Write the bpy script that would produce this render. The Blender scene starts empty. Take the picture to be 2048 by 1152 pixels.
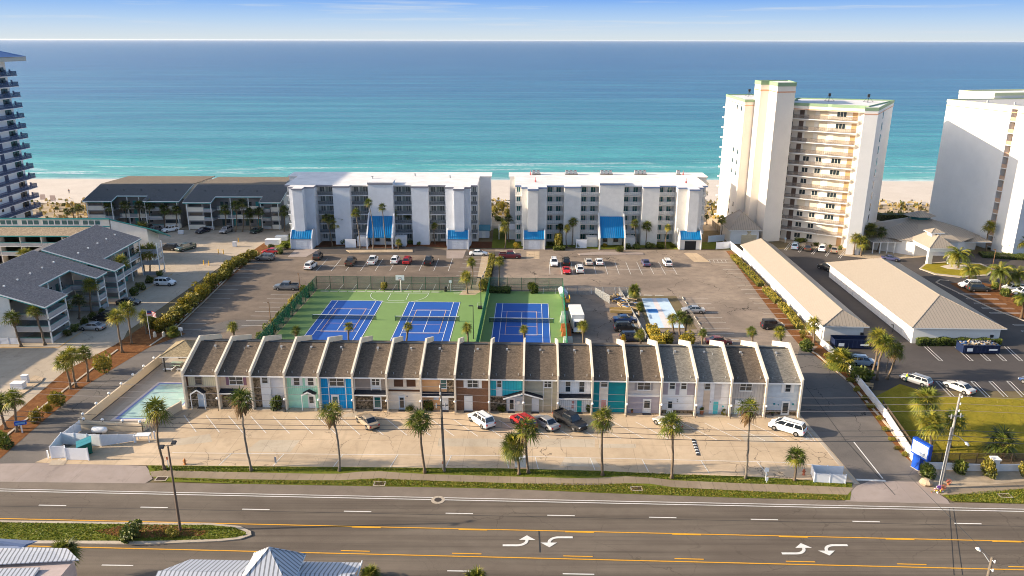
import bpy, bmesh, math, random
from math import sin, cos, pi, radians, atan2, hypot, tan
from mathutils import Vector, Matrix
random.seed(7)
SC = bpy.context.scene
COL = SC.collection
# ---------------------------------------------------------------- camera model (photo pixels are 2048 x 1152)
CH, FPX, YH, ROLL = 53.5, 1555.0, 80.0, math.atan(4 / 2048)
PIT = math.atan((576 - YH) / FPX)
CP, SP, CR, SR = cos(PIT), sin(PIT), cos(ROLL), sin(ROLL)
def ray(x, y):
    a, b = x - 1024, y - 576
    u, v = (a * CR + b * SR) / FPX, (-a * SR + b * CR) / FPX
    return u, CP - v * SP, -(SP + v * CP)
def P(x, y, z=0.0):
    r = ray(x, y); t = (z - CH) / r[2]
    return Vector((r[0] * t, r[1] * t))
def Q(x, y, Y):
    r = ray(x, y); t = Y / r[1]
    return Vector((r[0] * t, Y, CH + r[2] * t))
# ---------------------------------------------------------------- objects
def setp(o, label=None, cat=None, group=None, kind=None):
    if label: o['label'] = label
    if cat: o['category'] = cat
    if group: o['group'] = group
    if kind: o['kind'] = kind
    return o
def thing(name, label, cat, loc=(0, 0, 0), rz=0.0, group=None):
    o = bpy.data.objects.new(name, None); COL.objects.link(o)
    o.empty_display_size = 0.3
    o.location = loc if len(loc) == 3 else (loc[0], loc[1], 0); o.rotation_euler = (0, 0, rz)
    return setp(o, label, cat, group)
class MB:
    def __init__(s): s.v = []; s.f = []; s.m = []
    def add(s, vs, fs, mi=0):
        n = len(s.v); s.v += [tuple(v) for v in vs]
        for f in fs: s.f.append(tuple(i + n for i in f)); s.m.append(mi)
        return s
    def hexa(s, b, t, mi=0):
        return s.add(list(b) + list(t), [(3, 2, 1, 0), (4, 5, 6, 7), (0, 1, 5, 4), (1, 2, 6, 5), (2, 3, 7, 6), (3, 0, 4, 7)], mi)
    def box(s, x0, x1, y0, y1, z0, z1, mi=0):
        return s.hexa([(x0, y0, z0), (x1, y0, z0), (x1, y1, z0), (x0, y1, z0)], [(x0, y0, z1), (x1, y0, z1), (x1, y1, z1), (x0, y1, z1)], mi)
    def prism(s, poly, z0, z1, mi=0, mtop=None):
        a = sum(poly[i][0] * poly[(i + 1) % len(poly)][1] - poly[(i + 1) % len(poly)][0] * poly[i][1] for i in range(len(poly)))
        if a < 0: poly = poly[::-1]
        n = len(poly); zf = z1 if callable(z1) else (lambda x, y: z1); z0f = z0 if callable(z0) else (lambda x, y: z0)
        k = len(s.v)
        s.v += [(p[0], p[1], z0f(p[0], p[1])) for p in poly] + [(p[0], p[1], zf(p[0], p[1])) for p in poly]
        fs = [tuple(range(n - 1, -1, -1)), tuple(range(n, 2 * n))] + [(i, (i + 1) % n, (i + 1) % n + n, i + n) for i in range(n)]
        for i, f in enumerate(fs): s.f.append(tuple(j + k for j in f)); s.m.append(mtop if (i == 1 and mtop is not None) else mi)
        return s
    def xprism(s, prof, x0, x1, mi=0):            # (y, z) profile extruded along x
        n = len(prof); k = len(s.v)
        s.v += [(x0, p[0], p[1]) for p in prof] + [(x1, p[0], p[1]) for p in prof]
        for f in [tuple(range(n)), tuple(range(2 * n - 1, n - 1, -1))] + [(i, i + n, (i + 1) % n + n, (i + 1) % n) for i in range(n)]:
            s.f.append(tuple(j + k for j in f)); s.m.append(mi)
        return s
    def beam(s, p, q, w, h, mi=0):                # box beam between two 3-D points, w across, h high
        p, q = Vector(p), Vector(q); d = (q - p)
        a = Vector((-d.y, d.x, 0)); a = a.normalized() if a.length > 1e-6 else Vector((1, 0, 0))
        u = d.cross(a).normalized() * -1 if d.length else Vector((0, 0, 1))
        a = a * (w / 2); u = u * (h / 2)
        return s.hexa([p - a - u, q - a - u, q + a - u, p + a - u], [p - a + u, q - a + u, q + a + u, p + a + u], mi)
    def tube(s, p, q, r0, r1=None, n=8, mi=0, caps=True):
        return s.path([p, q], [r0, r0 if r1 is None else r1], n, mi, caps)
    def path(s, pts, rs, n=8, mi=0, caps=True):
        pts = [Vector(p) for p in pts]; k = len(s.v)
        for i, p in enumerate(pts):
            d = (pts[min(i + 1, len(pts) - 1)] - pts[max(i - 1, 0)]).normalized()
            a = d.orthogonal().normalized() if abs(d.z) < .9 else Vector((1, 0, 0)).cross(d).normalized(); b = d.cross(a).normalized()
            for j in range(n):
                t = 2 * pi * j / n; s.v.append(tuple(p + (a * cos(t) + b * sin(t)) * rs[i]))
        for i in range(len(pts) - 1):
            for j in range(n):
                s.f.append((k + i * n + j, k + i * n + (j + 1) % n, k + (i + 1) * n + (j + 1) % n, k + (i + 1) * n + j)); s.m.append(mi)
        if caps:
            s.f.append(tuple(k + j for j in range(n - 1, -1, -1))); s.m.append(mi)
            e = k + (len(pts) - 1) * n; s.f.append(tuple(e + j for j in range(n))); s.m.append(mi)
        return s
    def ball(s, c, r, n=10, m=6, mi=0, sz=1.0):
        k = len(s.v); c = Vector(c)
        for i in range(1, m):
            t = pi * i / m
            for j in range(n):
                u = 2 * pi * j / n; s.v.append((c.x + r * sin(t) * cos(u), c.y + r * sin(t) * sin(u), c.z + r * sz * cos(t)))
        s.v += [(c.x, c.y, c.z + r * sz), (c.x, c.y, c.z - r * sz)]; T = len(s.v) - 2
        for i in range(m - 2):
            for j in range(n):
                s.f.append((k + i * n + j, k + (i + 1) * n + j, k + (i + 1) * n + (j + 1) % n, k + i * n + (j + 1) % n)); s.m.append(mi)
        for j in range(n):
            s.f.append((T, k + j, k + (j + 1) % n)); s.m.append(mi)
            s.f.append((T + 1, k + (m - 2) * n + (j + 1) % n, k + (m - 2) * n + j)); s.m.append(mi)
        return s
    def mesh(s, name, mats, smooth=False, fix=True):
        me = bpy.data.meshes.new(name); me.from_pydata(s.v, [], s.f)
        for m in (mats if isinstance(mats, (list, tuple)) else [mats]): me.materials.append(m)
        me.polygons.foreach_set('material_index', s.m)
        if fix:
            b = bmesh.new(); b.from_mesh(me); bmesh.ops.recalc_face_normals(b, faces=b.faces); b.to_mesh(me); b.free()
        if smooth: me.polygons.foreach_set('use_smooth', [True] * len(s.f))
        me.update(); return me
    def build(s, name, mats, parent=None, loc=None, rz=0.0, smooth=False, fix=True):
        return inst(name, s.mesh(name, mats, smooth, fix), parent, loc, rz)
def inst(name, me, parent=None, loc=None, rz=0.0, scale=None, mats=None):
    o = bpy.data.objects.new(name, me); COL.objects.link(o)
    if parent: o.parent = parent
    if loc is not None: o.location = loc if len(loc) == 3 else (loc[0], loc[1], 0)
    if rz: o.rotation_euler = (0, 0, rz)
    if scale is not None: o.scale = scale if hasattr(scale, '__len__') else (scale,) * 3
    if mats:
        for i, m in mats.items():
            o.material_slots[i].link = 'OBJECT'; o.material_slots[i].material = m
    return o
ORD = ['first', 'second', 'third', 'fourth', 'fifth', 'sixth', 'seventh', 'eighth', 'ninth', 'tenth', 'eleventh', 'twelfth', 'thirteenth', 'fourteenth', 'fifteenth', 'sixteenth', 'seventeenth', 'eighteenth', 'nineteenth', 'twentieth', 'twenty-first', 'twenty-second', 'twenty-third', 'twenty-fourth', 'twenty-fifth', 'twenty-sixth', 'twenty-seventh', 'twenty-eighth', 'twenty-ninth', 'thirtieth']
# ---------------------------------------------------------------- materials
MATS = {}
class NT:
    def __init__(s, name):
        s.mat = bpy.data.materials.new(name); s.mat.use_nodes = True; s.t = s.mat.node_tree; s.b = s.t.nodes['Principled BSDF']
    def n(s, ty, **kw):
        nd = s.t.nodes.new(ty)
        for k, v in kw.items(): setattr(nd, k, v)
        return nd
    def l(s, a, b): s.t.links.new(a, b)
    def pos(s, obj=False):
        if obj: return s.n('ShaderNodeTexCoord').outputs['Object']
        return s.n('ShaderNodeNewGeometry').outputs['Position']
    def vmap(s, vec, sc=(1, 1, 1), rot=(0, 0, 0)):
        m = s.n('ShaderNodeMapping'); m.inputs['Scale'].default_value = sc; m.inputs['Rotation'].default_value = rot; s.l(vec, m.inputs['Vector']); return m.outputs[0]
    def noise(s, vec, scale, detail=4, rough=.6, dist=0.0):
        nd = s.n('ShaderNodeTexNoise'); nd.inputs['Scale'].default_value = scale; nd.inputs['Detail'].default_value = detail; nd.inputs['Roughness'].default_value = rough; nd.inputs['Distortion'].default_value = dist
        s.l(vec, nd.inputs['Vector']); return nd.outputs['Fac']
    def vor(s, vec, scale, feat='F1', out='Distance', rnd=1.0):
        nd = s.n('ShaderNodeTexVoronoi', feature=feat); nd.inputs['Scale'].default_value = scale; nd.inputs['Randomness'].default_value = rnd; s.l(vec, nd.inputs['Vector']); return nd.outputs[out]
    def math(s, op, a, b=None, c=None, clamp=False):
        nd = s.n('ShaderNodeMath', operation=op, use_clamp=clamp)
        for i, q in enumerate((a, b, c)):
            if q is None: continue
            if isinstance(q, (int, float)): nd.inputs[i].default_value = q
            else: s.l(q, nd.inputs[i])
        return nd.outputs[0]
    def ramp(s, fac, stops):
        r = s.n('ShaderNodeValToRGB'); e = r.color_ramp.elements
        while len(e) < len(stops): e.new(.5)
        for i, (p, c) in enumerate(stops): e[i].position = p; e[i].color = (*c, 1) if len(c) == 3 else c
        s.l(fac, r.inputs[0]); return r.outputs[0]
    def rng(s, v, a, b, c=0.0, d=1.0):
        m = s.n('ShaderNodeMapRange'); m.inputs[1].default_value = a; m.inputs[2].default_value = b; m.inputs[3].default_value = c; m.inputs[4].default_value = d; s.l(v, m.inputs[0]); return m.outputs[0]
    def mix(s, f, a, b, bt='MIX'):
        m = s.n('ShaderNodeMix', data_type='RGBA', blend_type=bt)
        for i, q in ((0, f), (6, a), (7, b)):
            if isinstance(q, (int, float)): m.inputs[i].default_value = q
            elif isinstance(q, tuple): m.inputs[i].default_value = (*q, 1) if len(q) == 3 else q
            else: s.l(q, m.inputs[i])
        return m.outputs[2]
    def bump(s, h, strength=.3, dist=.05):
        b = s.n('ShaderNodeBump'); b.inputs['Strength'].default_value = strength; b.inputs['Distance'].default_value = dist; s.l(h, b.inputs['Height']); s.l(b.outputs[0], s.b.inputs['Normal'])
    def done(s, col=None, rough=.8, spec=None, metal=0.0):
        if col is not None:
            if isinstance(col, tuple): s.b.inputs['Base Color'].default_value = (*col[:3], 1)
            else: s.l(col, s.b.inputs['Base Color'])
        if isinstance(rough, (int, float)): s.b.inputs['Roughness'].default_value = rough
        else: s.l(rough, s.b.inputs['Roughness'])
        if spec is not None: s.b.inputs['Specular IOR Level'].default_value = spec
        s.b.inputs['Metallic'].default_value = metal
        return s.mat
def sc3(c, k): return tuple(min(1, x * k) for x in c)
def plain(name, c, rough=.7, var=.1, scale=1.5, spec=.3, metal=0.0, obj=False):
    if name in MATS: return MATS[name]
    t = NT(name); p = t.pos(obj)
    f = t.noise(p, scale, 5, .65)
    g = t.noise(t.vmap(p, (1, 1, .25)), scale * .25, 3)
    col = t.mix(t.rng(f, .3, .7), sc3(c, 1 - var), sc3(c, 1 + var))
    col = t.mix(t.rng(g, .35, .75, 0, var * 1.2), col, sc3(c, .55))
    MATS[name] = t.done(col, rough, spec, metal); return MATS[name]
def flat(name, c, rough=.5, spec=.5, metal=0.0, emit=None):
    if name in MATS: return MATS[name]
    t = NT(name); t.done(c, rough, spec, metal)
    MATS[name] = t.mat; return t.mat
def stripe(name, c, axis, period, frac=.12, dark=.6, rough=.7, var=.1, bump=.4, spec=.3):
    """boards, clapboards or standing seams: a groove or rib every `period` metres in the object's own axis"""
    if name in MATS: return MATS[name]
    t = NT(name); sx = t.n('ShaderNodeSeparateXYZ'); po = t.pos(True); t.l(po, sx.inputs[0])
    fr = t.math('FRACT', t.math('DIVIDE', sx.outputs[axis], period)); m = t.math('LESS_THAN', fr, frac)
    f = t.noise(t.pos(), 1.2, 5, .65)
    col = t.mix(t.rng(f, .3, .7), sc3(c, 1 - var), sc3(c, 1 + var))
    col = t.mix(t.math('MULTIPLY', m, 1 - dark), col, (c[0] * .3, c[1] * .3, c[2] * .3))
    t.bump(m, bump, .03)
    MATS[name] = t.done(col, rough, spec); return MATS[name]
def shingle(name, c, rough=.9, streak=.5, warm=None):
    if name in MATS: return MATS[name]
    t = NT(name); p = t.pos(True); w = t.pos()
    br = t.n('ShaderNodeTexBrick'); br.inputs['Scale'].default_value = 1.0; br.inputs['Brick Width'].default_value = .32; br.inputs['Row Height'].default_value = .16; br.inputs['Mortar Size'].default_value = .012; br.inputs['Bias'].default_value = -.2
    t.l(p, br.inputs['Vector']); br.inputs['Color1'].default_value = (*sc3(c, .7), 1); br.inputs['Color2'].default_value = (*sc3(c, 1.3), 1); br.inputs['Mortar'].default_value = (*sc3(c, .45), 1)
    f = t.noise(t.vmap(w, (1, .35, 1)), .55, 6, .7, .6)
    col = t.mix(t.rng(f, .45, .75, 0, streak), br.outputs['Color'], sc3(c, .35))
    g = t.noise(w, 3.5, 4, .7); col = t.mix(t.rng(g, .4, .8, 0, .45), col, warm or sc3(c, 1.7))
    t.bump(br.outputs['Fac'], .35, .02)
    MATS[name] = t.done(col, rough, .2); return MATS[name]
def brick(name, c1, c2, mortar, bw=.22, bh=.075):
    if name in MATS: return MATS[name]
    t = NT(name); p = t.vmap(t.pos(True), (1, 1, 1), (radians(90), 0, 0))
    br = t.n('ShaderNodeTexBrick'); br.inputs['Scale'].default_value = 1.0; br.inputs['Brick Width'].default_value = bw; br.inputs['Row Height'].default_value = bh; br.inputs['Mortar Size'].default_value = .008
    t.l(p, br.inputs['Vector'])
    for k, q in (('Color1', c1), ('Color2', c2), ('Mortar', mortar)): br.inputs[k].default_value = (*q, 1)
    MATS[name] = t.done(br.outputs['Color'], .85, .2); return MATS[name]
def stone(name, c):
    if name in MATS: return MATS[name]
    t = NT(name); p = t.pos(True)
    cc = t.vor(p, 3.2, 'F1', 'Color'); e = t.vor(p, 3.2, 'DISTANCE_TO_EDGE')
    bw = t.n('ShaderNodeRGBToBW'); t.l(cc, bw.inputs[0])
    col = t.ramp(bw.outputs[0], [(.2, sc3(c, .45)), (.5, c), (.8, sc3(c, 1.7))])
    col = t.mix(t.math('LESS_THAN', e, .035), col, sc3(c, .3)); t.bump(e, .6, .05)
    MATS[name] = t.done(col, .85, .2); return MATS[name]
def asphalt(name, c, c2, crack=0.0, patch=.5, cscale=.13, lane=None):
    if name in MATS: return MATS[name]
    t = NT(name); p = t.pos()
    big = t.noise(t.vmap(p, (1, 1.6, 1)), .055, 5, .6, .8); mid = t.noise(p, .5, 5, .65); fine = t.noise(p, 9, 3, .8)
    col = t.mix(t.rng(big, .35, .65), c, c2)
    col = t.mix(t.rng(mid, .4, .75, 0, patch), col, sc3(c, .62))
    col = t.mix(t.rng(fine, .35, .75, 0, .45), col, sc3(c2, 1.35))
    if lane is not None:      # long wheel tracks and oil streaks along the traffic
        tr = t.noise(t.vmap(p, (.012, .55, 1), (0, 0, lane)), 1.0, 4, .6); col = t.mix(t.rng(tr, .42, .68, 0, .6), col, sc3(c, .55)); ol = t.noise(t.vmap(p, (.06, 2.2, 1), (0, 0, lane)), 1.0, 3, .6); col = t.mix(t.rng(ol, .56, .72, 0, .4), col, sc3(c, .5))
    if crack:
        w = t.n('ShaderNodeVectorMath', operation='ADD'); nz = t.n('ShaderNodeTexNoise'); nz.inputs['Scale'].default_value = .35; nz.inputs['Detail'].default_value = 5; t.l(p, nz.inputs['Vector'])
        ms = t.n('ShaderNodeVectorMath', operation='SCALE'); t.l(nz.outputs['Color'], ms.inputs[0]); ms.inputs['Scale'].default_value = 4.0
        t.l(p, w.inputs[0]); t.l(ms.outputs[0], w.inputs[1])
        e = t.vor(w.outputs[0], cscale, 'DISTANCE_TO_EDGE')
        on = t.rng(t.noise(p, .06, 3), .42, .58)
        col = t.mix(t.math('MULTIPLY', t.math('MULTIPLY', t.math('LESS_THAN', e, .0065 * (cscale / .13)), on), crack), col, sc3(c, .22))
    t.bump(fine, .25, .02)
    MATS[name] = t.done(col, .85, .25); return MATS[name]
def concrete(name, c, jx=4.6, jy=4.6, joint=.5, crack=.7, rot=0.0, tint=.22):
    if name in MATS: return MATS[name]
    t = NT(name); p = t.pos(); q = t.vmap(p, (1, 1, 1), (0, 0, rot))
    sx = t.n('ShaderNodeSeparateXYZ'); t.l(q, sx.inputs[0])
    big = t.noise(p, .09, 5, .6, .5); mid = t.noise(p, .7, 6, .7); fine = t.noise(p, 10, 3, .8)
    col = t.mix(t.rng(big, .3, .7), sc3(c, 1 - tint), sc3(c, 1 + tint * .6))
    # slab by slab tint
    fl = t.n('ShaderNodeVectorMath', operation='FLOOR'); dv = t.vmap(q, (1 / jx, 1 / jy, 0)); t.l(dv, fl.inputs[0])
    wn = t.n('ShaderNodeTexWhiteNoise', noise_dimensions='2D'); t.l(fl.outputs[0], wn.inputs['Vector'])
    col = t.mix(t.rng(wn.outputs['Value'], 0, 1, 0, tint), col, sc3((c[0], c[1] * .93, c[2] * .8), .62))
    col = t.mix(t.rng(mid, .45, .8, 0, .4), col, sc3((c[0], c[1] * .9, c[2] * .75), .6))
    col = t.mix(t.rng(fine, .4, .8, 0, .25), col, sc3(c, 1.3))
    oil = t.math('MULTIPLY', t.rng(t.vor(p, .32), .16, .05), t.rng(t.noise(p, .5, 2), .45, .6)); col = t.mix(t.math('MULTIPLY', oil, .5), col, sc3(c, .3)); wet = t.noise(t.vmap(p, (.5, .12, 1)), 1.0, 5, .7, 1.0); col = t.mix(t.rng(wet, .56, .72, 0, .35), col, sc3(c, .5))
    m = t.math('MAXIMUM', t.math('LESS_THAN', t.math('FRACT', t.math('DIVIDE', sx.outputs[0], jx)), .045 / jx), t.math('LESS_THAN', t.math('FRACT', t.math('DIVIDE', sx.outputs[1], jy)), .045 / jy))
    col = t.mix(t.math('MULTIPLY', m, joint), col, sc3(c, .25))
    if crack:
        w = t.n('ShaderNodeVectorMath', operation='ADD'); nz = t.n('ShaderNodeTexNoise'); nz.inputs['Scale'].default_value = .5; nz.inputs['Detail'].default_value = 5; t.l(p, nz.inputs['Vector'])
        ms = t.n('ShaderNodeVectorMath', operation='SCALE'); t.l(nz.outputs['Color'], ms.inputs[0]); ms.inputs['Scale'].default_value = 3.0
        t.l(p, w.inputs[0]); t.l(ms.outputs[0], w.inputs[1])
        e = t.vor(w.outputs[0], .17, 'DISTANCE_TO_EDGE'); on = t.rng(t.noise(p, .08, 3), .45, .6)
        col = t.mix(t.math('MULTIPLY', t.math('MULTIPLY', t.math('LESS_THAN', e, .0075), on), crack), col, sc3(c, .22))
    MATS[name] = t.done(col, .85, .25); return MATS[name]
def ground_mix(name, stops, scale=.8, rough=.95, bump=.4, fscale=9):
    if name in MATS: return MATS[name]
    t = NT(name); p = t.pos(); a = t.noise(p, scale, 6, .7, .4); b = t.noise(p, fscale, 3, .8); f = t.math('ADD', t.math('MULTIPLY', a, .6), t.math('MULTIPLY', b, .4))
    col = t.ramp(f, stops); t.bump(b, bump, .06)
    MATS[name] = t.done(col, rough, .1); return MATS[name]
def leafmat(name, c, c2, trans=.25):
    if name in MATS: return MATS[name]
    t = NT(name); oi = t.n('ShaderNodeObjectInfo'); f = t.noise(t.pos(), 1.6, 3, .6)
    k = t.math('ADD', t.math('MULTIPLY', f, .8), t.math('MULTIPLY', oi.outputs['Random'], .3))
    col = t.mix(t.rng(k, .3, .85), c, c2)
    t.done(col, .55, .3); tr = t.n('ShaderNodeBsdfTranslucent'); t.l(col, tr.inputs[0]); mx = t.n('ShaderNodeMixShader'); mx.inputs[0].default_value = trans
    t.l(t.b.outputs[0], mx.inputs[1]); t.l(tr.outputs[0], mx.inputs[2]); t.l(mx.outputs[0], t.t.nodes['Material Output'].inputs[0])
    MATS[name] = t.mat; return t.mat
def meshfence(name, c, a):
    if name in MATS: return MATS[name]
    t = NT(name); t.done(c, .6, .3); tr = t.n('ShaderNodeBsdfTransparent'); mx = t.n('ShaderNodeMixShader'); mx.inputs[0].default_value = a
    t.l(tr.outputs[0], mx.inputs[1]); t.l(t.b.outputs[0], mx.inputs[2]); t.l(mx.outputs[0], t.t.nodes['Material Output'].inputs[0])
    MATS[name] = t.mat; return t.mat
WHITE = plain('white_stucco', (.70, .68, .64), .85, .08, .6)
CREAM = plain('cream_stucco', (.76, .70, .60), .85, .05, .5)
BLUEWHITE = plain('blue_white_stucco', (.64, .66, .70), .85, .08, .4)
PWALL = plain('party_wall_stucco', (.70, .62, .50), .85, .08, .5)
TRIM = plain('white_trim', (.78, .78, .76), .5, .04)
VINYL = stripe('white_vinyl_fence', (.78, .79, .82), 0, .15, .08, .75, .4, .03, .2)
GLASS = flat('window_glass', (.018, .03, .038), .06, .8)
TGLASS = flat('teal_window_glass', (.01, .10, .11), .08, .8)
CARGLASS = flat('car_glass', (.012, .016, .022), .05, .9)
DARK = flat('dark_opening', (.02, .02, .022), .7, .2)
BLACKM = flat('black_metal', (.02, .02, .022), .45, .5)
GREYM = plain('grey_metal', (.35, .36, .37), .45, .06, 2, .5)
WOODPOLE = plain('weathered_pole_wood', (.17, .14, .11), .9, .2, 3)
BLUEROOF = stripe('blue_metal_roof', (.006, .21, .46), 0, .55, .1, .6, .35, .06, .9, .5)
REDM = flat('red_paint', (.5, .03, .02), .4)
YELM = flat('yellow_paint', (.75, .42, .03), .5)
LAMPW = flat('lamp_globe_white', (.85, .85, .83), .25)
# ================================================================ setting
def S(name, pts, z, mat, px=True, kind='structure', thick=None):
    poly = [P(*q) if px else Vector(q) for q in pts]
    m = MB()
    if thick: m.prism([(p.x, p.y) for p in poly], z, z + thick)
    else:
        a = sum(poly[i].x * poly[(i + 1) % len(poly)].y - poly[(i + 1) % len(poly)].x * poly[i].y for i in range(len(poly)))
        if a < 0: poly = poly[::-1]
        m.add([(p.x, p.y, z) for p in poly], [tuple(range(len(poly)))])
    o = m.build(name, mat, fix=bool(thick)); o['kind'] = kind
    return o
def ribbon(name, top, bot, z, mat, thick=None):
    return S(name, top + bot[::-1], z, mat, thick=thick)
ROADM = asphalt('road_asphalt', (.112, .088, .068), (.165, .135, .105), .3, .3, .13, radians(1.95))
LOTM = asphalt('lot_asphalt', (.095, .075, .06), (.21, .16, .12), .5, .6)
LOTR = asphalt('worn_lot_asphalt', (.16, .125, .10), (.30, .235, .18), 1.0, .65)
DRVM = asphalt('drive_asphalt', (.10, .09, .082), (.16, .14, .125), .9, .35)
DARKA = asphalt('dark_asphalt', (.058, .05, .047), (.085, .073, .066), .2, .25)
CONC = concrete('lot_concrete', (.53, .405, .275), 4.6, 4.6, .55, .8, .03)
CONC2 = concrete('left_lot_concrete', (.46, .38, .29), 5.5, 5.5, .3, .5, .03)
APRON = concrete('apron_concrete', (.34, .28, .25), 7, 9, .3, .4, .0)
WALKM = concrete('sidewalk_concrete', (.30, .235, .165), 1.6, 40, .6, .3, .035, .3)
GRASS = ground_mix('grass', [(.25, (.05, .075, .008)), (.45, (.11, .135, .014)), (.62, (.17, .165, .022)), (.8, (.24, .19, .045))], .9)
LAWN = ground_mix('dry_lawn', [(.25, (.13, .12, .012)), (.45, (.22, .18, .016)), (.62, (.30, .235, .025)), (.8, (.36, .28, .06))], .5)
MULCH = ground_mix('pine_mulch', [(.25, (.06, .022, .01)), (.5, (.17, .07, .025)), (.7, (.30, .14, .05)), (.85, (.22, .16, .06))], 1.0)
SANDY = ground_mix('sandy_soil', [(.2, (.22, .16, .10)), (.5, (.42, .33, .23)), (.8, (.55, .45, .33))], .6)
SAND = ground_mix('beach_sand', [(.2, (.48, .41, .345)), (.5, (.58, .51, .44)), (.8, (.66, .59, .52))], .12, .95, .5, 1.5)
DIRT = ground_mix('bare_ground', [(.2, (.10, .075, .04)), (.5, (.16, .125, .07)), (.8, (.22, .18, .10))], .4)
KERBM = concrete('kerb_concrete', (.46, .39, .31), 3, 50, .4, 0, .0)
PAINTW = plain('white_road_paint', (.68, .66, .62), .7, .15, 2.5)
PAINTY = plain('yellow_road_paint', (.72, .36, .025), .7, .12, 2.5)
S('ground', [(-2500, -60), (2500, -60), (2500, 272), (-2500, 272)], -.04, DIRT, px=False)
# beach: a gentle slope that dips under the water
m = MB(); NXb, ys = 60, [262, 272, 285, 298, 305, 310, 316, 330]; zs = [.1, .35, .3, .15, .06, -.1, -.45, -1.5]
for j, y in enumerate(ys):
    for i in range(NXb + 1):
        x = -600 + 1200 * i / NXb; m.v.append((x, y + (1.5 * sin(x * .021) + .8 * sin(x * .07 + 1)) * (1 if 2 < j < 7 else 0), zs[j] + (.05 * sin(x * .3 + y) if j < 3 else 0)))
for j in range(len(ys) - 1):
    for i in range(NXb):
        a = j * (NXb + 1) + i; m.f.append((a, a + 1, a + NXb + 2, a + NXb + 1)); m.m.append(0)
o = m.build('beach_sand', SAND, smooth=True, fix=False); o['kind'] = 'structure'
# sea
def sea_mat():
    t = NT('sea_water'); p = t.pos(); sx = t.n('ShaderNodeSeparateXYZ'); t.l(p, sx.inputs[0])
    wob = t.noise(t.vmap(p, (.006, .02, 1)), 1.0, 4, .6); wob2 = t.noise(t.vmap(p, (.0012, .008, 1)), 1.0, 4, .6)
    y = t.math('ADD', sx.outputs[1], t.math('MULTIPLY', t.math('SUBTRACT', wob, .5), 60)); y = t.math('ADD', y, t.math('MULTIPLY', t.math('MULTIPLY', t.math('SUBTRACT', wob2, .5), 1.4), t.math('SUBTRACT', sx.outputs[1], 300)))
    lg = t.math('LOGARITHM', t.math('MAXIMUM', t.math('SUBTRACT', y, 296), 1), 10)     # depth follows distance from the shore
    col = t.ramp(t.rng(lg, 0.6, 4.2), [(.0, (.34, .46, .36)), (.16, (.16, .43, .34)), (.30, (.05, .31, .28)), (.48, (.018, .18, .22)), (.60, (.007, .09, .18)), (.74, (.004, .05, .145)), (1.0, (.004, .042, .12))])
    # sand bars and swell bands
    band = t.noise(t.vmap(p, (.0035, .045, 1)), 1.0, 5, .6, .3); near = t.rng(lg, 1.2, 3.2, .65, .18)
    col = t.mix(t.math('MULTIPLY', t.rng(band, .45, .7), near), col, (.10, .42, .40))
    col = t.mix(t.math('MULTIPLY', t.rng(band, .55, .3), t.math('MULTIPLY', near, .8)), col, (.004, .12, .17))
    # breaking foam close to the beach
    fn = t.noise(t.vmap(p, (.012, .11, 1)), 1.0, 6, .7, .5); fm = t.noise(t.vmap(p, (.5, .9, 1)), 1.0, 4, .7)
    zone = t.math('MULTIPLY', t.rng(sx.outputs[1], 312, 318), t.rng(sx.outputs[1], 372, 340))
    foam = t.math('MULTIPLY', t.math('MULTIPLY', t.rng(fn, .54, .63), zone), t.rng(fm, .35, .6))
    edge = t.math('MULTIPLY', t.rng(t.math('ADD', sx.outputs[1], t.math('MULTIPLY', fm, 5)), 319, 311), .85)
    col = t.mix(t.math('MAXIMUM', foam, edge), col, (.78, .8, .76))
    gl = t.noise(t.vmap(p, (.0016, .028, 1), (0, 0, .04)), 1.0, 7, .68, .6); col = t.mix(t.math('MULTIPLY', t.rng(gl, .55, .72), .22), col, (.16, .30, .36)); b1 = t.noise(t.vmap(p, (.05, .16, 1)), 1.0, 6, .62, .3); b2 = t.noise(t.vmap(p, (.008, .035, 1)), 1.0, 4, .6)
    t.bump(t.math('ADD', t.math('MULTIPLY', b1, .6), b2), .85, 3.5)
    t.done(col, .24, .5); t.b.inputs['IOR'].default_value = 1.33
    return t.mat
S('sea', [(-60000, 300), (60000, 300), (60000, 60000), (-60000, 60000)], -.12, sea_mat(), px=False)
# --- roads and lots
S('main_road', [(-500, 30), (500, 30), (500, 65), (500, 66), (60.5, 81.8), (42.1, 82.9), (-47, 86.4), (-64, 86.2), (-500, 99)], .0, ROADM, px=False)
S('shoulder', [(0, 963), (300, 966), (480, 968), (980, 977), (1250, 988), (1480, 996), (1690, 1002), (2048, 1008), (2200, 1011), (2200, 1026), (2048, 1019), (1024, 1000), (0, 976), (-100, 974), (-100, 961)], .014, asphalt('shoulder_asphalt', (.15, .12, .095), (.21, .17, .135), .2, .5))
S('entrance_apron', [(-60, 928), (125, 926), (292, 932), (300, 944), (305, 958), (290, 967), (-60, 963)], .02, APRON)
S('front_parking_lot', [(70, 925), (125, 928), (296, 931), (640, 934), (1000, 937), (1200, 942), (1345, 949), (1490, 953), (1720, 968), (1602, 832), (1590, 800), (372, 800), (300, 800), (120, 905)], .024, CONC)
S('left_lane', [(-120, 985), (-120, 925), (0, 915), (60, 862), (170, 770), (262, 714), (300, 692), (352, 668), (460, 640), (560, 640), (420, 670), (400, 690), (330, 740), (130, 905), (70, 930)], .016, DRVM)
S('west_parking_lot', [(-70.2, 196), (-68.4, 203.5), (-4.5, 202.5), (-4.5, 118), (-45, 119), (-62.5, 126), (-66.5, 139)], .012, LOTM, px=False)
S('east_parking_lot', [(-4.6, 118), (-4.6, 202.6), (57.6, 201), (57.4, 140), (54.9, 126), (54.9, 116), (40, 117)], .010, LOTR, px=False)
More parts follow.
